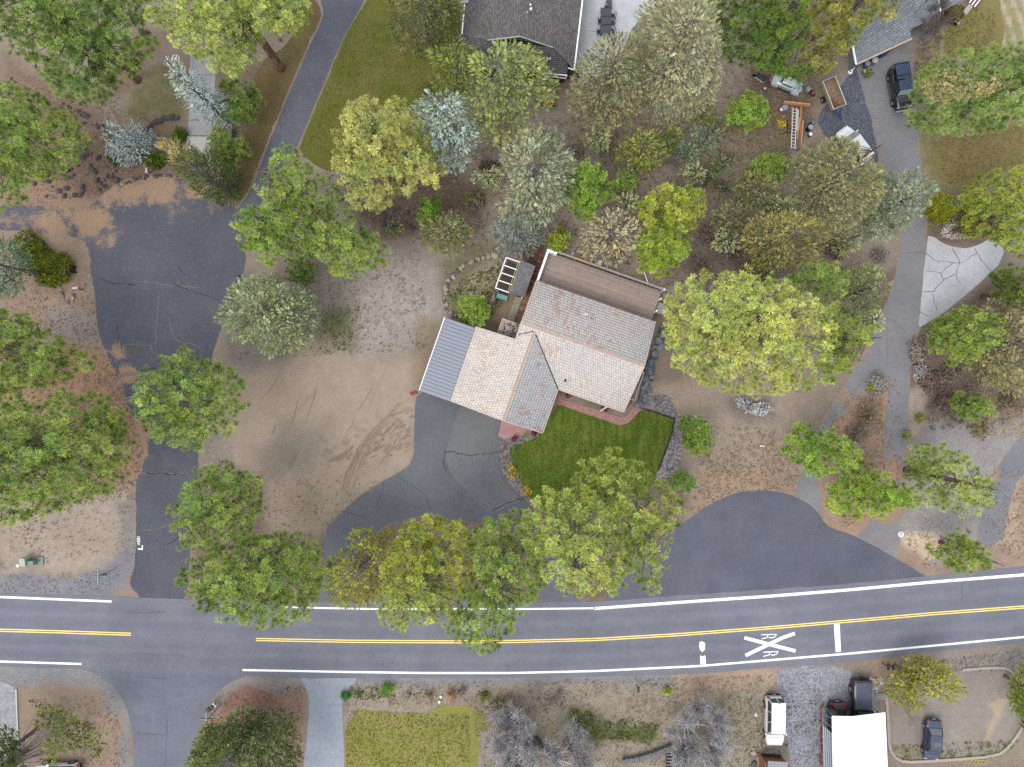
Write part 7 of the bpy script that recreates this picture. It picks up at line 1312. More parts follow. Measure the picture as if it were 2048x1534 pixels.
thing('lawnmower', 'lawnmower with a pink-red engine cap beside the grey vintage car', 'mower', 1622, 189, [('deck', M_blackp, lambda m: m.ball((0, 0, .25), .36, .28, .12, 12, 5)), ('engine_cap', m_plain('pink_cap', (206, 66, 104), .4), lambda m: m.ball((0.05, 0, .42), .15, .15, .1, 10, 5)), ('grass_bag', m_plain('grey_bag', (150, 152, 156), .9, .2), lambda m: m.box(-.85, -.38, -.25, .25, .2, .5)), ('handle', M_galv, lambda m: (m.bar((-.3, -.22, .3), (-1.2, -.22, .95), .03), m.bar((-.3, .22, .3), (-1.2, .22, .95), .03), m.bar((-1.2, -.22, .95), (-1.2, .22, .95), .03))), ('wheel', M_rim, lambda m: m.disc((.3, .3, .12), .12, (0, 1, 0), .06, 10)), ('wheel', M_rim, lambda m: m.disc((.3, -.3, .12), .12, (0, 1, 0), .06, 10))], rz=math.radians(-40))
thing('wheelbarrow', 'dark green wheelbarrow with red frame under the pine, left of the vintage car', 'wheelbarrow', 1518, 160, [('tray', m_plain('green_tray', (56, 84, 84), .5, .3, 5), lambda m: m.poly([(-.55, -.38, .65), (.55, -.34, .65), (.55, .34, .65), (-.55, .38, .65), (-.35, -.24, .35), (.35, -.2, .35), (.35, .2, .35), (-.35, .24, .35)], [(4, 5, 6, 7), (0, 1, 5, 4), (1, 2, 6, 5), (2, 3, 7, 6), (3, 0, 4, 7)])), ('frame', m_plain('red_frame', (150, 40, 40), .5), lambda m: (m.bar((-.2, -.2, .32), (1.2, -.28, .45), .05), m.bar((-.2, .2, .32), (1.2, .28, .45), .05))), ('wheel', M_tyre, lambda m: m.disc((-.7, 0, .2), .2, (0, 1, 0), .1, 12)), ('rim_band', m_plain('pale_band', (206, 190, 178), .6), lambda m: m.bar((-.58, -.4, .66), (.5, -.36, .66), .07)), ('handle', M_blackp, lambda m: (m.bar((1.2, -.28, .45), (1.4, -.28, .5), .05), m.bar((1.2, .28, .45), (1.4, .28, .5), .05)))], rz=math.radians(-35))
thing('plank', 'long brown plank leaning left of the grey vintage car', 'plank', 1538, 156, [('board', m_plain('brown_plank', (106, 76, 56), .9, .2), lambda m: m.bar((-.25, -.8, .1), (.25, .7, .5), .28, .04))]); 
thing('ball', 'small white ball by the red wheelbarrow frame', 'ball', 1529, 178, [('shell', M_pipe, lambda m: m.ball((0, 0, .12), .12, .12, .12, 10, 6))])
M_mix = [m_plain('junk_%d' % i, c, .5, .15) for i, c in enumerate([(196, 206, 216), (60, 66, 80), (170, 180, 190), (150, 60, 50)])]
thing('bicycle', 'silver bicycle parts leaning under the pine north of the trailer', 'bicycle', 1628, 128, [('wheel', M_mix[0], lambda m: m.tube([(math.cos(t) * .33, math.sin(t) * .33 - .5, .35) for t in np.linspace(0, 6.283, 17)], .025, 4)), ('wheel', M_mix[0], lambda m: m.tube([(math.cos(t) * .33 + .1, math.sin(t) * .33 + .45, .35) for t in np.linspace(0, 6.283, 17)], .025, 4)), ('frame', M_mix[0], lambda m: (m.bar((0, -.5, .38), (.25, 0, .7), .07), m.bar((.25, 0, .7), (.1, .45, .38), .07), m.bar((0, -.5, .4), (-.15, .2, .55), .07))), ('handlebar', M_mix[1], lambda m: m.bar((-.1, .45, .8), (.4, .5, .8), .06)), ('seat', M_mix[1], lambda m: m.box(.1, .35, -.2, 0, .8, .86))])
thing('scrap_frame', 'white and grey metal frame seen through the pine by the north edge', 'frame', 1600, 80, [('bar', M_mix[0], lambda m: (m.bar((-.6, -.3, .5), (.7, .3, .6), .12), m.bar((-.3, .5, .5), (.4, -.6, .6), .1))), ('panel', M_mix[2], lambda m: m.box(-.3, .2, -.1, .2, .4, .5))])
thing('storage_bag', 'dark green sack between the bicycle and the trailer', 'sack', 1641, 144, [('body', m_plain('sack_green', (48, 66, 62), .6, .2), lambda m: m.ball((0, 0, .25), .3, .24, .28, 10, 6))])
thing('light_pole', 'white pole lying from the roof corner to a white disc on the gravel', 'pole', 1700, 144, [('pole', M_whitep, lambda m: m.bar((.2, .2, .1), (1.55, 1.45, 1.3), .09)), ('disc', M_whitep, lambda m: m.tube([(0, 0, .02), (0, 0, .1)], .26, 16)), ('hub', M_blackp, lambda m: m.tube([(0, 0, .1), (0, 0, .14)], .08, 10))])
for i, (x, y, r_, h_, c_, lb) in enumerate([(1729, 133, .27, .7, (150, 164, 186), 'round blue-grey barrel in the cluster below the blue-grey roof'), (1743, 127, .30, .75, (196, 202, 210), 'white ribbed tub at the top right of the barrel cluster'), (1727, 146, .24, .45, (190, 196, 204), 'low white-topped barrel at the bottom left of the barrel cluster')]): drum(x, y, r_, h_, m_plain('barrel_%d' % i, tuple(q * .6 for q in c_), .6), m_plain('barrel_top_%d' % i, c_, .5, .12, 6), lb, 'barrel', 'barrel')
shrub(ring(1738, 146, 8, 6), .6, ((66, 84, 50), (150, 152, 40)), 'small potted green and yellow plant among the barrels', 190, name='potted_plant', sp=.3)
thing('garage_clutter', 'blue and red boxes against the garage under the blue-grey roof', 'boxes', 1766, 110, [('box', m_plain('blue_box', (60, 84, 140), .5), lambda m: m.box(-.5, .2, -.2, .25, 0, .6)), ('box', m_plain('red_box', (170, 50, 44), .5), lambda m: m.box(.35, .7, .0, .35, 0, .5)), ('cap', m_plain('yellow_box', (216, 180, 60), .5), lambda m: m.box(.8, 1.05, .15, .45, 0, .55))], rz=math.radians(25))
for i, (x, y, s, a) in enumerate([(1929, 24, .62, 38), (1912, 46, .36, 38)]):
    thing('bench' if i == 0 else 'stool', ['grey wooden bench on the north-east lawn', 'little white stool below the grey bench'][i], ['bench', 'stool'][i], x, y, [('seat', m_plain('grey_bench', (188, 180, 184), .8), lambda m: m.box(-s, s, -.26, .26, .42, .47)), ('leg', M_blackp, lambda m: m.box(-s * .85, -s * .75, -.2, .2, 0, .42)), ('leg', M_blackp, lambda m: m.box(s * .75, s * .85, -.2, .2, 0, .42))], rz=math.radians(a + 12))
thing('lounge_slats', 'striped white and maroon slatted panel at the top edge by the blue-grey roof', 'panel', 1944, 4, [('slat', M_whitep if i % 2 else m_plain('maroon_slat%d' % i, (134, 66, 84), .6), lambda m, i=i: m.box(-.5 + i * .17, -.5 + i * .17 + .12, -.7, .7, .5, .56)) for i in range(7)], rz=math.radians(-38))
# patio furniture
M_wick = m_plain('dark_wicker', (84, 88, 100), .8, .2, 12); M_wick2 = m_plain('black_wicker', (58, 60, 70), .8, .2, 12)
PT = [(1211, 48, 'dark patio table, the middle one of the row'), (1210, 32, 'dark patio table nearest the top edge'), (1209, 66, 'dark patio table half under the juniper tip')]
for i, (x, y, lb) in enumerate(PT): thing('patio_table', lb, 'table', x, y, [('table_top', M_wick, lambda m: m.box(-.55, .55, -.42, .42, .70, .74)), ('rim', M_blackp, lambda m: (m.bar((-.57, -.44, .73), (.57, -.44, .73), .04), m.bar((-.57, .44, .73), (.57, .44, .73), .04)))] + [('leg', M_blackp, lambda m, s=s, q=q: m.bar((s * .48, q * .36, 0), (s * .48, q * .36, .7), .05)) for s in (-1, 1) for q in (-1, 1)], group='patio tables')
for i, (x, y, a, lb) in enumerate([(1224, 36, 0, 'right of the top table'), (1223, 50, 0, 'right of the middle table'), (1200, 47, 180, 'left of the middle table'), (1198, 68, 180, 'left of the bottom table'), (1222, 66, 0, 'right of the bottom table'), (1212, 20, 80, 'at the head of the table row')]):
    thing('patio_chair', 'dark metal patio chair ' + lb, 'chair', x, y, [('seat', M_wick2, lambda m: m.box(-.22, .22, -.22, .22, .42, .46)), ('backrest', M_wick2, lambda m: m.tube([(.24, -.24, .45), (.30, -.22, .85), (.34, 0, .95), (.30, .22, .85), (.24, .24, .45)], .03, 5))] + [('leg', M_blackp, lambda m, s=s, q=q: m.bar((s * .2, q * .2, 0), (s * .2, q * .2, .42), .04)) for s in (-1, 1) for q in (-1, 1)], rz=math.radians(a), group='patio chairs')
thing('patio_lounger', 'dark patio lounger at the top end of the table row', 'lounger', 1217, 10, [('seat', m_plain('grey_sling', (104, 104, 100), .9), lambda m: m.box(-.3, .3, -.5, .5, .4, .44)), ('frame', M_blackp, lambda m: m.box(-.32, .32, -.52, -.46, .1, .42))])
# red wagon trailer under the yellow juniper
thing('red_cart', 'flat wooden cart with red rails below the grey-roofed house', 'cart', 1093, 199, [('bed', m_plain('plywood', (196, 150, 92), .8, .3, 3), lambda m: m.box(-.85, .85, -.5, .5, .45, .5)), ('board', m_plain('pale_ply', (216, 196, 170), .8), lambda m: m.box(.0, .7, .1, .4, .5, .53))] + [('rail', m_plain('red_rail%d' % s, (164, 44, 48), .5), lambda m, s=s: m.box(-1.0, 1.05, s * .56 - .07, s * .56 + .07, .42, .56)) for s in (-1, 1)] + [('end_rail', m_plain('red_end', (150, 40, 46), .5), lambda m: m.box(.9, 1.0, -.5, .5, .42, .54))] + [('wheel', M_tyre, lambda m, s=s, x=x: m.disc((x, s * .68, .25), .25, (0, 1, 0), .16, 12)) for s in (-1, 1) for x in (-.6, .7)], rz=math.radians(-8))
thing('garden_hose', 'coil of yellow hose beside the corner gutter of the grey-roofed house', 'hose', 1126, 163, [('coil', m_plain('yellow_hose', (206, 160, 40), .6), lambda m: m.tube([(math.cos(t) * (.25 + .02 * t) + .05 * math.sin(3 * t), math.sin(t) * (.3 + .01 * t) - .02 * t, .05 + .003 * t) for t in np.linspace(0, 22, 70)] + [(-.6, -.5, .05), (-.9, -.8, .05), (-.2, -1.0, .05)], .02, 4))])
thing('firewood_pile', 'small stack of split firewood against the grey-roofed house corner', 'firewood', 1148, 150, [('log', m_plain('log_%d' % i, c, .9, .2), lambda m, i=i: m.tube([(-.7 + (i % 3) * .1, -.35 + i * .17, .1 + (i % 2) * .12), (.6, -.3 + i * .15, .12 + (i % 2) * .12)], .09, 7)) for i, c in enumerate([(96, 84, 74), (120, 100, 84), (78, 70, 64), (112, 96, 86), (88, 74, 62)])])
thing('rope', 'bundle of pale yellow rope at the bottom edge south of the dirt lot', 'rope', 1950, 1523, [('coil', m_plain('yellow_rope', (214, 202, 96), .8), lambda m: m.tube([(math.cos(t) * (.3 + .1 * math.sin(t * .7)) + .05 * t - .3, math.sin(t) * (.22 + .05 * math.cos(t)), .05 + .004 * t) for t in np.linspace(0, 26, 90)] + [(-1.5, .1, .03), (-2.6, -.2, .03), (-4.0, .3, .03)], .025, 4))])
# utility boxes, mailboxes, signs
M_mint = m_plain('mint_box', (176, 200, 172), .6, .06); M_sage = m_plain('sage_box', (134, 156, 146), .6, .08); M_tealb = m_plain('grey_green_box', (104, 124, 122), .6, .08)
def ubox(label, px, py, w, d, h, mt, rz, name='utility_box', extra=()): return thing(name, label, 'utility box', px, py, [('body', mt, lambda m: m.box(-w / 2, w / 2, -d / 2, d / 2, 0, h * .88)), ('lid', mt, lambda m: m.poly([(-w / 2 - .02, -d / 2 - .02, h * .885), (w / 2 + .02, -d / 2 - .02, h * .885), (w / 2 + .02, d / 2 + .02, h), (-w / 2 - .02, d / 2 + .02, h), (-w / 2, -d / 2, h * .88), (w / 2, -d / 2, h * .88), (w / 2, d / 2, h * .88), (-w / 2, d / 2, h * .88)], [(0, 1, 2, 3), (4, 5, 1, 0), (5, 6, 2, 1), (6, 7, 3, 2), (7, 4, 0, 3)]))] + list(extra), rz=math.radians(rz))
ubox('grey-green electric box half in the low juniper at the west edge', 66, 485, 1.05, .85, .9, M_tealb, -14, extra=[('plate', M_pipe, lambda m: m.box(.3, .5, -.45, -.425, .4, .55)), ('plate', M_pipe, lambda m: m.box(.05, .2, -.45, -.425, .4, .55))])
ubox('mint green pedestal, the tallest of the group by the road', 58, 1120, .55, .8, 1.1, M_mint, 0); ubox('sage pedestal right of the mint green one', 70, 1123, .6, .42, .8, M_sage, -3)
thing('pedestal_pad', 'dark framed grey pad behind the sage pedestal', 'pad', 79, 1121, [('slab', M_sage, lambda m: m.box(-.45, .45, -.42, .42, 0, .06)), ('frame', M_blackp, lambda m: (m.bar((-.46, .44, .04), (.46, .44, .04), .04), m.bar((.46, -.44, .04), (.46, .44, .04), .04)))])
drum(45, 1128, .16, .7, M_sage, M_pipe, 'white-capped round pedestal left of the mint green one', 'pedestal', 'pedestal')
ubox('teal-grey box in the young pines right of the concrete walk', 463, 270, .6, .7, .8, M_tealb, 0); thing('ground_plate', 'flat pale slab beside the low juniper at the west edge', 'slab', 98, 510, [('slab', m_plain('pale_slab', (196, 188, 192), .8), lambda m: m.box(-.38, .38, -.2, .2, 0, .1))], rz=math.radians(-20)); thing('white_marker', 'small white dome at the edge of the low juniper', 'marker', 105, 522, [('cap', M_pipe, lambda m: m.tube([(0, 0, 0), (0, 0, .2)], .12, 10))])
thing('hand_cart', 'red and black garden machine with a grey tube frame by the low juniper', 'cart', 146, 539, [('frame', M_galv, lambda m: (m.bar((-.55, -.6, .85), (-.55, .6, .85), .06), m.bar((-.3, -.6, .85), (-.3, .6, .85), .06), m.bar((-.55, -.6, .85), (-.3, -.6, .85), .06), m.bar((-.55, .6, .85), (-.3, .6, .85), .06))), ('post', M_galv, lambda m: m.bar((-.42, .2, .1), (-.42, .2, .85), .05)), ('body', M_blackp, lambda m: m.box(-.25, .35, -.25, .15, .15, .5)), ('cover', m_plain('dark_red_cover', (160, 48, 52), .5), lambda m: m.box(-.22, .15, .0, .22, .5, .58)), ('wheel', M_tyre, lambda m: m.disc((.25, .28, .2), .2, (0, 1, 0), .12, 12)), ('wheel', M_tyre, lambda m: m.disc((.25, -.34, .2), .2, (0, 1, 0), .12, 12))])
def mailbox(label, px, py, c, rz, h=1.1, name='mailbox'):
    mt = m_plain(name + '_paint_%d' % int(px), c, .5, .06)
    return thing(name, label, 'mailbox', px, py, [('post', m_plain('post_wood', (120, 92, 70), .9), lambda m: m.bar((0, 0, 0), (0, 0, h - .12), .09)), ('box', mt, lambda m: m.tube([(-.26, 0, h), (.26, 0, h)], .12, 10)), ('flag', M_red, lambda m: m.box(-.05, .08, .12, .14, h, h + .1))], rz=math.radians(rz))
mailbox('white mailbox on the rock-edged corner west of the cul-de-sac', 164, 579, (226, 228, 230), 8); mailbox('dark mailbox at the east rim of the cul-de-sac', 487, 556, (52, 54, 60), 0); mailbox('white-faced mailbox south of the big lava rock field', 302, 346, (222, 224, 228), 90, .9)
for i, (x, c, lb) in enumerate([(1764.5, (46, 50, 54), 'black mailbox, first of three by the dirt lot'), (1774.5, (54, 74, 72), 'dark green mailbox, middle of three by the dirt lot'), (1789, (96, 106, 136), 'slate blue mailbox, last of three by the dirt lot')]): mailbox(lb, x, 1325 + i, c, 90 if i < 2 else 60, 1.15)
mailbox('grey mailbox beside the bluish concrete drive', 578, 1373, (130, 138, 146), 90); mailbox('dark mailbox on the roadside bank south of the road', 1273, 1370, (54, 60, 70), 85)
thing('newspaper_box', 'black double newspaper tube with white ends by the side street', 'newspaper box', 430, 1407, [('tube', M_blackp, lambda m: m.box(-.35, .35, .06, .2, .8, .98)), ('tube', M_blackp, lambda m: m.box(-.35, .35, -.2, -.06, .8, .98)), ('end', M_pipe, lambda m: m.box(.36, .5, .06, .2, .8, .98)), ('end', M_pipe, lambda m: m.box(.36, .5, -.2, -.06, .8, .98)), ('base', m_plain('slate_base', (50, 64, 80), .6), lambda m: m.box(-.65, -.3, -.25, .25, .6, .8)), ('post', M_blackp, lambda m: m.bar((0, 0, 0), (0, 0, .8), .08))], rz=math.radians(42))
M_sgn = m_plain('sign_green', (60, 170, 140), .4, .05); 
def sign(label, px, py, stop):
    q = P(px, py, 2.6); root = empty('street_sign', (q.x, q.y, 0), label, 'street sign')
    m = MB(); m.tube([(0, 0, 0), (0, 0, 3.1)], .045, 8); m.build('post', M_galv, root)
    m = MB(); m.box(-.72, .72, -.025, .025, 2.75, 2.98); m.build('street_blade', M_sgn, root); m = MB(); m.box(-.025, .025, -.72, .72, 3.0, 3.22); m.build('street_blade', m_plain('sign_pale%d' % px, (176, 206, 216), .4), root)
    if stop:
        m = MB(); m.use(m_plain('stop_red', (176, 26, 40), .4)); m.poly([(.38 * math.cos(a), s, 2.3 + .38 * math.sin(a)) for s in (-.06, -.04) for a in [math.pi / 8 + i * math.pi / 4 for i in range(8)]], [tuple(range(8)), tuple(reversed(range(8, 16)))] + [(i, 8 + i, 8 + (i + 1) % 8, (i + 1) % 8) for i in range(8)]); o = m.build('stop_plate', None, root)
        tx = txt('lettering', 'STOP', None, None, 0, .26, 0, M_whitep, parent=root, ext=.004); tx.rotation_euler = (math.pi / 2, 0, 0); tx.location = (0, -.068, 2.3)
    return root
sign('green street blades over a red STOP sign on the north-west corner', 203, 1150, True); sign('pale green crossed street blades on the south corner', 418, 1435, False)
thing('fire_hydrant_cap', 'round white well cap beside the forked drive', 'cap', 1801, 1068, [('rim', M_whitep, lambda m: m.tube([(0, 0, 0), (0, 0, .14)], .30, 18)), ('cap', m_plain('cap_cream', (226, 224, 208), .6), lambda m: m.tube([(0, 0, .14), (0, 0, .2)], [.24, .2], 16))]).name = 'round_well_cover'
thing('well_pipe', 'short white pipe standing north of the deck', 'pipe', 1145, 509, [('pipe', M_pipe, lambda m: m.tube([(0, 0, 0), (.02, .05, .5)], .12, 12)), ('hole', M_blackp, lambda m: m.tube([(.02, .05, .5), (.02, .05, .52)], .07, 10))]); thing('marker_stake', 'small white marker lying on the open ground right of the lawn', 'marker', 1524, 892, [('stake', M_pipe, lambda m: m.bar((-.25, 0, .06), (.25, 0, .06), .12))])
for x, y, lb in ((1511, 1428, 'pale stone left of the white passenger van'), ): thing('stone', lb, 'stone', x, y, [('rock', m_plain('white_stone', (220, 224, 214), .8), lambda m: m.ball((0, 0, .1), .2, .28, .16, 8, 5))])
thing('birdbath', 'round white lantern on the roadside bank', 'lantern', 882, 1392, [('bowl', M_whitep, lambda m: m.tube([(0, 0, 0), (0, 0, .3)], .12, 10))]).name = 'garden_lantern'; thing('garden_lantern', 'round white lantern just below the other one on the bank', 'lantern', 879, 1402, [('bowl', M_whitep, lambda m: m.tube([(0, 0, 0), (0, 0, .3)], .12, 10))])
thing('red_hydrant', 'red garden ornament at the carport corner of the bare lot', 'ornament', 827, 787, [('disc', m_plain('faded_red', (178, 74, 78), .7), lambda m: m.ball((-.18, 0, .1), .22, .2, .08, 10, 4)), ('disc', m_plain('faded_red2', (168, 66, 72), .7), lambda m: m.ball((.18, .1, .1), .2, .18, .08, 10, 4))]).name = 'red_discs'
for x, y, lb in ((653, 536, 'upper'), (689, 566, 'middle'), (612, 580, 'lower')): thing('yard_light', 'little black yard light, %s one of three below the bright pine' % lb, 'yard light', x, y, [('base', M_blackp, lambda m: m.box(-.12, .12, -.08, .08, 0, .12)), ('lens', M_galv, lambda m: m.box(-.09, .09, -.05, .05, .12, .15))], group='black yard lights', rz=math.radians(30))
thing('raised_frame', 'thin grey empty garden frame in the weeds right of the olive juniper', 'garden frame', 947, 457, [('rail', M_wood, lambda m, a=a, b=b: m.bar(a, b, .07, .12)) for a, b in (((-.85, .75, .1), (.85, .42, .1)), ((.85, .42, .1), (.72, -.75, .1)), ((.72, -.75, .1), (-.95, -.3, .1)), ((-.95, -.3, .1), (-.85, .75, .1)))])
thing('timber_strut', 'white timber strut lying between the bright pine and the deck rail', 'strut', 1291, 556, [('bar', M_whitep, lambda m: m.bar((-.25, .65, .3), (.2, -.55, .35), .08))])
# dark log walls among the bare trees, plank retaining wall
M_log = m_plain('dark_log', (74, 72, 82), .9, .25, 8)
for nm, lb, pts in (('log', 'dark bent log lying under the bare trees, left piece', [(1062, 1534), (1064, 1505), (1066, 1480), (1072, 1477), (1088, 1500)]), ('log', 'dark log lying under the bare trees, right piece', [(1128, 1478), (1136, 1490), (1150, 1512)]), ('log', 'dark log at the bottom edge below the bare trees', [(1034, 1522), (1058, 1514), (1066, 1510)])):
    c0_ = P(*pts[0], 0); m = MB(); m.tube([P(*p, .25) - c0_ for p in pts], [.24] * len(pts), 7); o = m.build(nm, M_log, label=lb, cat='log'); o.location = c0_
rw = empty('retaining_wall', P(1290, 1508, 0), 'low curving wall of upright grey stakes behind the bare trees', 'retaining wall')
arc = resample([(1246, 1520), (1270, 1516), (1300, 1508), (1330, 1496), (1340, 1492)], 3.1, False); rr = random.Random(8)
stm = MB(); stm.box(-.07, .07, -.30, .30, 0, .55); stme = stm.mesh('stake'); stme.materials.append(m_plain('grey_stake', (140, 134, 136), .9, .3, 5))
for i, p in enumerate(arc): o = link('stake', stme, rw); o.location = P(p[0], p[1], 0) - rw.location; o.rotation_euler = (0, 0, .25 + rr.uniform(-.08, .08)); o.scale = (1, 1, rr.uniform(.8, 1.15))
rw2 = empty('retaining_wall', P(1336, 1510, 0), 'short straight post wall running down to the bottom edge', 'retaining wall')
for i in range(7): o = link('stake', stme, rw2); o.location = P(1336 + i * .2, 1492 + i * 6.5, 0) - rw2.location; o.rotation_euler = (0, 0, 1.57)
# concrete edging of the dirt lot
M_curb = m_plain('tan_curb', (186, 172, 162), .85, .12, 4)
cb = empty('lot_kerb', P(1900, 1500, 0), 'pale concrete kerb curving round the bare dirt lot', 'kerb')
def kerb(pts):
    p = resample(pts, 16, False)
    for a, b in zip(p[:-1], p[1:]): m = MB(); m.bar(P(a[0], a[1], .07), P(b[0], b[1], .07), .28, .14); o = m.build('kerb_stone', M_curb, cb); o.location = -cb.location
kerb([(1772, 1388), (1776, 1440), (1778, 1490), (1784, 1510), (1797, 1521), (1815, 1524), (1860, 1522), (1920, 1518), (1970, 1514), (1998, 1508), (2015, 1496), (2035, 1470), (2050, 1445)]); kerb([(1924, 1340), (1960, 1337), (2000, 1335), (2015, 1337), (2028, 1346), (2036, 1360)]); kerb([(1803, 1351), (1830, 1348), (1858, 1346)])
thing('timber_step', 'grey timber panel between the black pickup and the kerb', 'panel', 1757, 1392, [('plank', M_wood, lambda m, i=i: m.box(-.62, .62, -.33 + i * .22, -.33 + i * .22 + .2, .1, .18)) for i in range(3)], rz=math.radians(4))
# ------------------------------------------------------------------ stones, weeds, litter
RS = np.random.RandomState(77)
def rock_mesh(seed, c, nm='stone'):
    rs = np.random.RandomState(seed); bm = bmesh.new(); bmesh.ops.create_icosphere(bm, subdivisions=1, radius=1.0)
    for v in bm.verts: v.co *= .72 + .5 * rs.rand(); v.co.z *= .62
    me = bpy.data.meshes.new(nm); bm.to_mesh(me); bm.free(); me.materials.append(c); return me
M_lava = m_plain('lava_rock', (92, 86, 88), .95, .35, 5); M_st = [m_plain('field_stone_%d' % i, c, .9, .25, 7) for i, c in enumerate([(134, 124, 120), (164, 150, 134), (104, 98, 98), (188, 170, 142)])]
LAVA = [rock_mesh(i, M_lava) for i in range(6)]; ST = [rock_mesh(20 + i, M_st[i % 4]) for i in range(8)]
def in_poly(poly, n, rs, mind=0):
    x0, y0 = np.min(poly, 0); x1, y1 = np.max(poly, 0); out = []
    while len(out) < n:
        q = np.stack([rs.uniform(x0, x1, n * 3), rs.uniform(y0, y1, n * 3)], 1); out += list(q[inside(q[:, 0], q[:, 1], poly)])
    return np.array(out[:n])
lava_zones = [([(120, 200), (160, 205), (215, 260), (235, 330), (250, 345), (200, 380), (140, 400), (90, 400), (60, 370), (150, 330), (165, 280)], 80), ([(0, 135), (30, 150), (30, 190), (0, 200)], 8), ([(700, 400), (770, 400), (850, 440), (860, 470), (760, 450)], 30), ([(1210, 500), (1250, 500), (1262, 530), (1220, 520)], 8), ([(180, 360), (330, 350), (330, 352), (200, 372)], 10)]
LZ = ['dark lava rock in the rock field below the round blue spruce', 'dark lava rock at the far west edge under the big pine', 'dark lava rock in the brown brush right of the bright pine cluster', 'dark rock at the shaded hole north of the deck', 'dark lava rock along the north rim of the cul-de-sac']
for zi, (poly, n) in enumerate(lava_zones):
    for x, y in in_poly(poly, n, RS):
        s = .13 + .26 * RS.rand() ** 2; o = link('lava_rock', LAVA[RS.randint(6)], label=LZ[zi], cat='rock', group=LZ[zi].replace('rock', 'rocks', 1)); o.location = P(x, y, 0) + Vector((0, 0, s * .25)); o.rotation_euler = (RS.rand(), RS.rand(), RS.rand() * 6); o.scale = (s * (1 + .5 * RS.rand()), s, s)
def stone_row(name, label, pts, cat, size=.22, step=5.2, jit=3, meshes=ST, rows=1, child='stone'):
    root = empty(name, P(*pts[0], 0), label, cat)
    for r in range(rows):
        for q in resample(pts, step, False):
            s = size * (.65 + .7 * RS.rand()); o = link(child, meshes[RS.randint(len(meshes))], root); o.location = P(q[0] + (RS.rand() - .5) * jit * 2, q[1] + (RS.rand() - .5) * jit, 0) + Vector((0, 0, s * .3)) - root.location; o.rotation_euler = (RS.rand() * .5, RS.rand() * .5, RS.rand() * 6); o.scale = (s * (1 + .5 * RS.rand()), s, s * .8)
    return root
stone_row('stone_border', 'long curved border of field stones round the small yard by the shed', [(1005, 520), (992, 517), (985, 508), (968, 515), (945, 522), (925, 535), (910, 548), (897, 562), (890, 580), (890, 600), (893, 622), (905, 630), (925, 632)], 'border', .21, 4.6, 2.5, rows=2)
stone_row('stone_border', 'short line of field stones below the aqua chest', [(996, 582), (990, 592), (982, 602), (974, 600)], 'border', .2, 4)
thing('boulder', 'squarish pale boulder at the top of the curved stone border', 'boulder', 991, 512, [('rock', M_st[3], lambda m: m.ball((0, 0, .15), .42, .4, .3, 8, 5))])
stone_row('stone_border', 'curved dark stone edge between the dry lawn and the boxwood', [(292, 262), (300, 252), (315, 243), (335, 236), (352, 236)], 'border', .24, 5, 3, LAVA, 2)
stone_row('stone_border', 'stone edge along the north rim of the cul-de-sac litter', [(240, 372), (255, 366), (272, 358), (300, 352), (330, 351), (345, 352)], 'border', .2, 5, 2, LAVA + ST)
stone_row('stone_border', 'thin stone line curving down from the small dark shrub', [(226, 350), (232, 362), (238, 370)], 'border', .14, 4, 1, LAVA)
stone_row('stone_ring', 'little ring of stones on the corner west of the cul-de-sac', [(121, 573), (122, 585), (126, 596), (133, 604), (145, 602), (148, 590)], 'stones', .22, 6, 1.5)
stone_row('rock_strip', 'strip of dark flat rocks between the tiled house and the golden pine', [(1330, 655), (1322, 672), (1316, 690), (1310, 710), (1302, 730), (1298, 748), (1293, 765), (1288, 785), (1283, 805), (1276, 812)], 'rocks', .30, 6, 7, [rock_mesh(40 + i, m_plain('slate_rock_%d' % i, c, .9, .2, 6)) for i, c in enumerate([(112, 116, 126), (92, 96, 106), (136, 138, 144)])], 3)
stone_row('stone_heap', 'heap of pale stones by the wood shelter', [(1504, 1500), (1510, 1515), (1522, 1525), (1518, 1532), (1508, 1530)], 'stones', .34, 6, 6, ST, 2)
stone_row('stone_heap', 'white stones between the black pickup and the mailboxes', [(1745, 1358), (1755, 1365), (1765, 1355), (1752, 1375), (1748, 1385)], 'stones', .20, 5, 6, [rock_mesh(60, m_plain('white_rock', (214, 216, 222), .8)), rock_mesh(61, M_st[3])], 2)
stone_row('stone_heap', 'reddish stones along the left side of the lean-to roof', [(1643, 1410), (1642, 1440), (1641, 1480), (1641, 1500), (1642, 1528)], 'stones', .17, 6, 2, [rock_mesh(62, m_plain('red_rock', (164, 96, 78), .9))], 1)

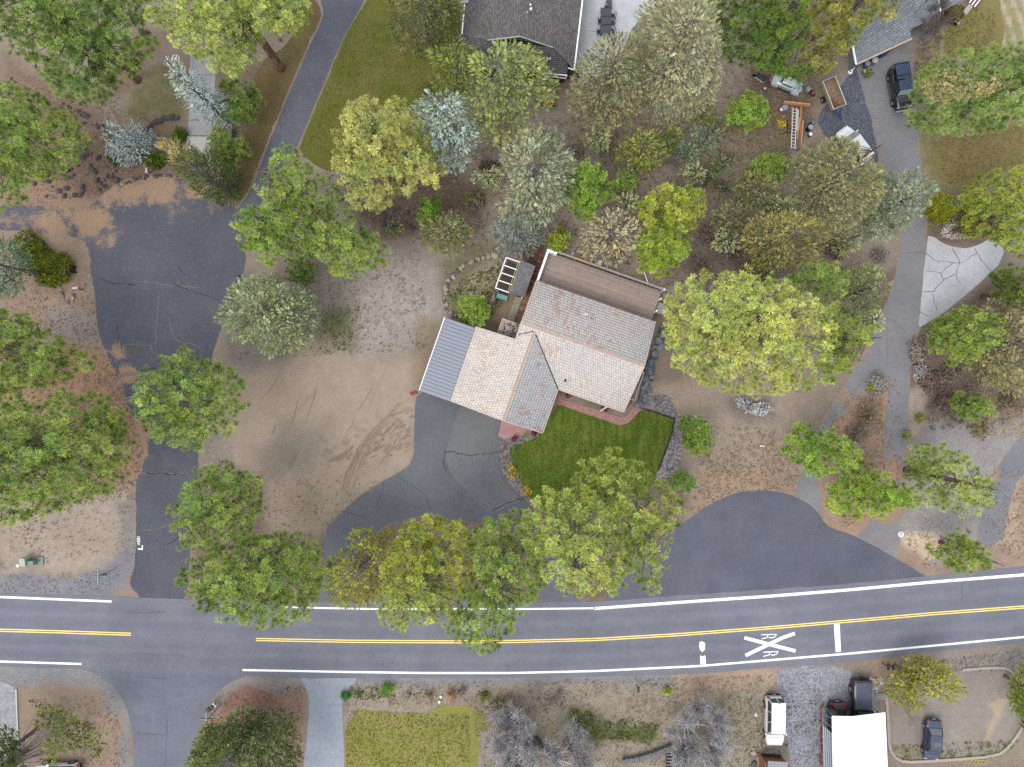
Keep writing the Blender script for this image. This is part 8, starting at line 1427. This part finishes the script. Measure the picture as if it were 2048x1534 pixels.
# leaf-sized scatter: each kind is one mass nobody could count
T_TUS = [tpl_tuft(_rs, 9, .16, .035, 0, 70) for _ in range(6)]; T_FLAT = [tpl_tuft(_rs, 5, .10, .05, 60, 100) for _ in range(6)]
T_NEED = []
for i in range(8):
    a = _rs.rand(3) * 1.2; pts = np.array([[0, 0, 0.0], [.10, .03 * (a[0] - .6), .01], [.22, .10 * (a[1] - .6), 0], [.22, .10 * (a[1] - .6) + .02, 0]]); v = np.array([pts[0] + [0, -.012, 0], pts[0] + [0, .012, 0], pts[1], pts[1] + [0, -.012, 0], pts[1] + [0, .014, 0], pts[2]]); T_NEED.append((v[[0, 1, 2, 3, 4, 5]], np.ones(6)))
def octa(c=1.0): return None
def strew(name, label, zones, tpls, scale, c0, c1, seed, z=.02, up=1.0, avoid=(), kk=.55, rough=.5):
    rs = np.random.RandomState(seed); pts = []
    for poly, n in zones:
        q = in_poly(poly, n, rs)
        if avoid:
            m = np.ones(len(q), bool)
            for av in avoid: m &= ~inside(q[:, 0], q[:, 1], av)
            q = q[m]
        cl_ = vnoise(q[:, 0], q[:, 1], 26, seed, 3); pts.append(q[cl_ > .34 + .22 * rs.rand(len(q)) * rough * 2 - .1])
    q = np.concatenate(pts); X, Y = unproj(q[:, 0], q[:, 1], z); pos = np.stack([X, Y, np.full(len(X), z)], 1)
    dirs = rs.normal(size=(len(pos), 3)) * .25 + [0, 0, up]
    V, col = scatter(tpls, pos, dirs, scale * (.6 + .8 * rs.rand(len(pos))), albn(c0, kk), albn(c1, kk), rs, .2, 1.1)
    return link(name, np_mesh(name, V, np.arange(len(V)).reshape(-1, 3), col, [M_leaf]), label=label, kind='stuff')
paved = [bulb, main_drive, turn, top_drive, [(x, y) for x, y in top + bot], rd[:24], lawn, [(860, 640), (1040, 560), (1100, 500), (1330, 580), (1250, 825), (1085, 870), (900, 800), (838, 782)]]
forest = [(640, 340), (940, 300), (1200, 210), (1440, 240), (1700, 330), (1800, 480), (1760, 600), (1330, 620), (1110, 500), (860, 500), (700, 440)]
strew('dry_undergrowth', 'brown dry weeds and twigs of the wooded strip', [(forest, 4600), ([(1440, 100), (1640, 100), (1640, 220), (1560, 320), (1450, 280)], 900), ([(1820, 680), (2048, 620), (2048, 850), (1860, 860)], 1400), ([(1840, 60), (1900, 60), (1860, 160), (1830, 140)], 300)], T_TUS, 1.25, (160, 140, 116), (222, 204, 174), 201, avoid=paved)
strew('scrub_grass', 'greenish low weeds between the junipers', [(forest, 2200), ([(1000, 230), (1560, 230), (1540, 420), (1000, 400)], 900), ([(885, 580), (1000, 520), (1010, 600), (960, 660)], 900), ([(1140, 1415), (1320, 1450), (1300, 1490), (1150, 1470)], 900), ([(700, 1375), (800, 1372), (850, 1390), (720, 1400)], 260), ([(1780, 1490), (2040, 1480), (2000, 1515), (1800, 1520)], 350), ([(640, 620), (720, 610), (700, 700), (640, 710)], 300), ([(1690, 1400), (1540, 1400), (1420, 1400), (1440, 1534), (1530, 1534)], 300)], T_TUS, .95, (92, 116, 40), (160, 178, 84), 202, avoid=paved[:-1])
strew('dry_grass', 'bleached grass tufts on the verges and banks', [([(700, 1368), (1550, 1350), (1550, 1534), (960, 1534), (940, 1410), (690, 1415)], 5200), ([(60, 1400), (230, 1390), (260, 1534), (50, 1534)], 800), ([(0, 1040), (270, 980), (270, 1110), (0, 1140)], 350), ([(1760, 1330), (2048, 1300), (2048, 1340), (1800, 1350)], 500), ([(1380, 850), (1600, 860), (1600, 970), (1400, 1000)], 1100), ([(440, 560), (840, 500), (860, 700), (460, 720)], 2200)], T_TUS, .95, (178, 160, 132), (228, 214, 186), 203, avoid=paved[:-1])
strew('pine_litter', 'orange-tan pine needle litter under the pines', [([(0, 690), (205, 695), (286, 880), (282, 990), (0, 1040)], 3800), ([(100, 170), (320, 240), (440, 360), (0, 420), (0, 200)], 2600), ([(1640, 860), (1740, 740), (1800, 760), (1810, 1000), (1680, 1060)], 1700), ([(1400, 900), (1600, 880), (1600, 980), (1380, 1030)], 1100), ([(380, 960), (1380, 960), (1340, 1190), (380, 1190)], 3000), ([(430, 1390), (610, 1370), (600, 1534), (400, 1534)], 1300), ([(0, 560), (180, 560), (200, 700), (0, 690)], 1100), ([(1950, 950), (2048, 930), (2048, 1120), (1980, 1100)], 600), ([(1800, 1060), (1990, 1090), (1980, 1140), (1850, 1148)], 500)], T_FLAT, 1.1, (150, 112, 84), (214, 176, 140), 204, avoid=paved)
strew('needle_litter', 'curled pale needles lying on the asphalt', [(bulb, 2600), (top_drive, 900), ([(1640, 860), (1800, 860), (1800, 1090), (1640, 1060)], 700), (turn, 350), (main_drive, 260)], T_NEED, .9, (168, 150, 136), (224, 206, 184), 205, z=.026, up=4.0, kk=.5, rough=.1)
strew('pine_cones', 'dark fallen pine cones in the litter west of the side street', [([(140, 690), (250, 790), (286, 900), (270, 1000), (150, 1010), (60, 1100), (20, 1060), (100, 1000), (240, 960), (230, 800)], 420), ([(160, 175), (240, 190), (235, 235), (190, 230)], 110)], T_FLAT, .8, (62, 44, 38), (92, 66, 52), 206, z=.05)
strew('fallen_leaves', 'yellow fallen leaves around the east-side scrub and the rack', [([(1960, 780), (2048, 770), (2048, 880), (1980, 870)], 420), ([(1550, 225), (1582, 230), (1580, 280), (1548, 275)], 130), ([(1500, 215), (1550, 205), (1560, 250), (1520, 260)], 60), ([(1830, 120), (1870, 130), (1860, 200), (1836, 190)], 160), ([(720, 1385), (860, 1395), (850, 1420), (720, 1410)], 160)], T_FLAT, 1.0, (188, 158, 60), (222, 190, 96), 207, z=.05)
strew('gravel_chips', 'light and dark stone chips on the gravel and verge', [([(1560, 1350), (1650, 1345), (1640, 1534), (1580, 1534)], 900), ([(0, 1150), (260, 1140), (200, 1188), (0, 1185)], 600), ([(1290, 790), (1340, 790), (1365, 860), (1330, 950), (1345, 840)], 700), ([(998, 880), (1050, 880), (1020, 930), (1050, 990), (1005, 930)], 420), ([(1125, 785), (1250, 815), (1262, 795), (1180, 775)], 260), ([(1830, 1000), (1960, 960), (1960, 1080), (1850, 1080)], 350)], T_FLAT, .75, (96, 90, 92), (206, 204, 208), 208, z=.03)
strew('lawn_blades', 'short upright blades over the front lawn', [(lawn, 5200)], T_TUS, .55, (72, 104, 10), (150, 168, 48), 209, z=.03, kk=.75, rough=.02)
strew('lawn_blades', 'short dry blades over the yard lawns', [([(700, 60), (910, 0), (920, 150), (870, 330), (690, 330), (610, 290)], 3600), ([(692, 1420), (940, 1430), (940, 1534), (692, 1534)], 2600), ([(1860, 280), (2048, 250), (2048, 330), (1900, 370)], 900), ([(1890, 60), (1950, 10), (1990, 20), (1990, 100), (1890, 110)], 700)], T_TUS, .6, (112, 112, 46), (184, 170, 104), 210, z=.02, kk=.55, rough=.05)
# front bed plants and driveway grasses
for i, (x, y, r, c, lb) in enumerate([(1147, 787, 5, ((120, 150, 40), (178, 196, 70)), 'lime green plant nearest the inner corner of the front bed'), (1135, 790, 4, ((120, 24, 48), (168, 50, 78)), 'dark red plant nearest the inner corner of the front bed'), (1181, 804, 5, ((120, 146, 44), (176, 190, 74)), 'lime green plant in the middle of the front bed'), (1209, 815, 5, ((122, 20, 44), (170, 46, 70)), 'dark red plant toward the outer end of the front bed'), (1051, 870, 5.5, ((110, 148, 44), (168, 196, 80)), 'lime green plant in the rock bed by the pink apron'), (1030, 877, 5, ((120, 30, 46), (160, 56, 70)), 'dark red plant left of the lime one in the rock bed'), (1068, 865, 5, ((116, 26, 44), (160, 50, 68)), 'dark red plant at the tip of the garage eave'), (1009, 896, 5, ((150, 96, 70), (190, 130, 96)), 'rusty plant in the rock bed by the drive'), (1011, 917, 5, ((140, 92, 78), (182, 126, 104)), 'second rusty plant below the first by the drive'), (1031, 898, 5, ((96, 134, 34), (150, 176, 60)), 'green plant at the lawn edge of the rock bed'), (1020, 938, 8, ((206, 168, 50), (232, 206, 110)), 'golden grass clump on the drive side of the lawn, upper one'), (1028, 950, 6, ((198, 162, 56), (228, 200, 108)), 'golden grass clump in the middle of three by the lawn'), (1054, 984, 9, ((206, 166, 46), (232, 202, 100)), 'golden grass clump lowest of three by the lawn'), (1565, 246, 8, ((190, 170, 40), (224, 204, 80)), 'yellow leafy plant left of the timber rack'), (1516, 245, 9, ((196, 172, 44), (228, 206, 84)), 'yellow leafy plant at the foot of the bright young pine'), (692, 1392, 9, ((54, 108, 48), (104, 156, 80)), 'green iris-like clump at the head of the bluish drive'), (775, 1378, 12, ((92, 140, 44), (140, 180, 72)), 'bright green weed patch on the bank above the roadside lawn'), (1334, 1384, 10, ((132, 150, 50), (176, 186, 84)), 'yellow-green weeds on the bank south of the road'), (1815, 870, 8, ((110, 136, 46), (150, 170, 70)), 'green weed at the east rim of the long drive'), (1748, 776, 8, ((110, 136, 46), (150, 170, 70)), 'green weed at the top of the drive island'), (1842, 835, 9, ((120, 124, 60), (166, 160, 86)), 'olive weeds below the dark brush east of the drive')]):
    shrub(ring(x, y, r), .35 + r * .03, c, lb, 300 + i, name='garden_plant', sp=.3, dens=1.0)
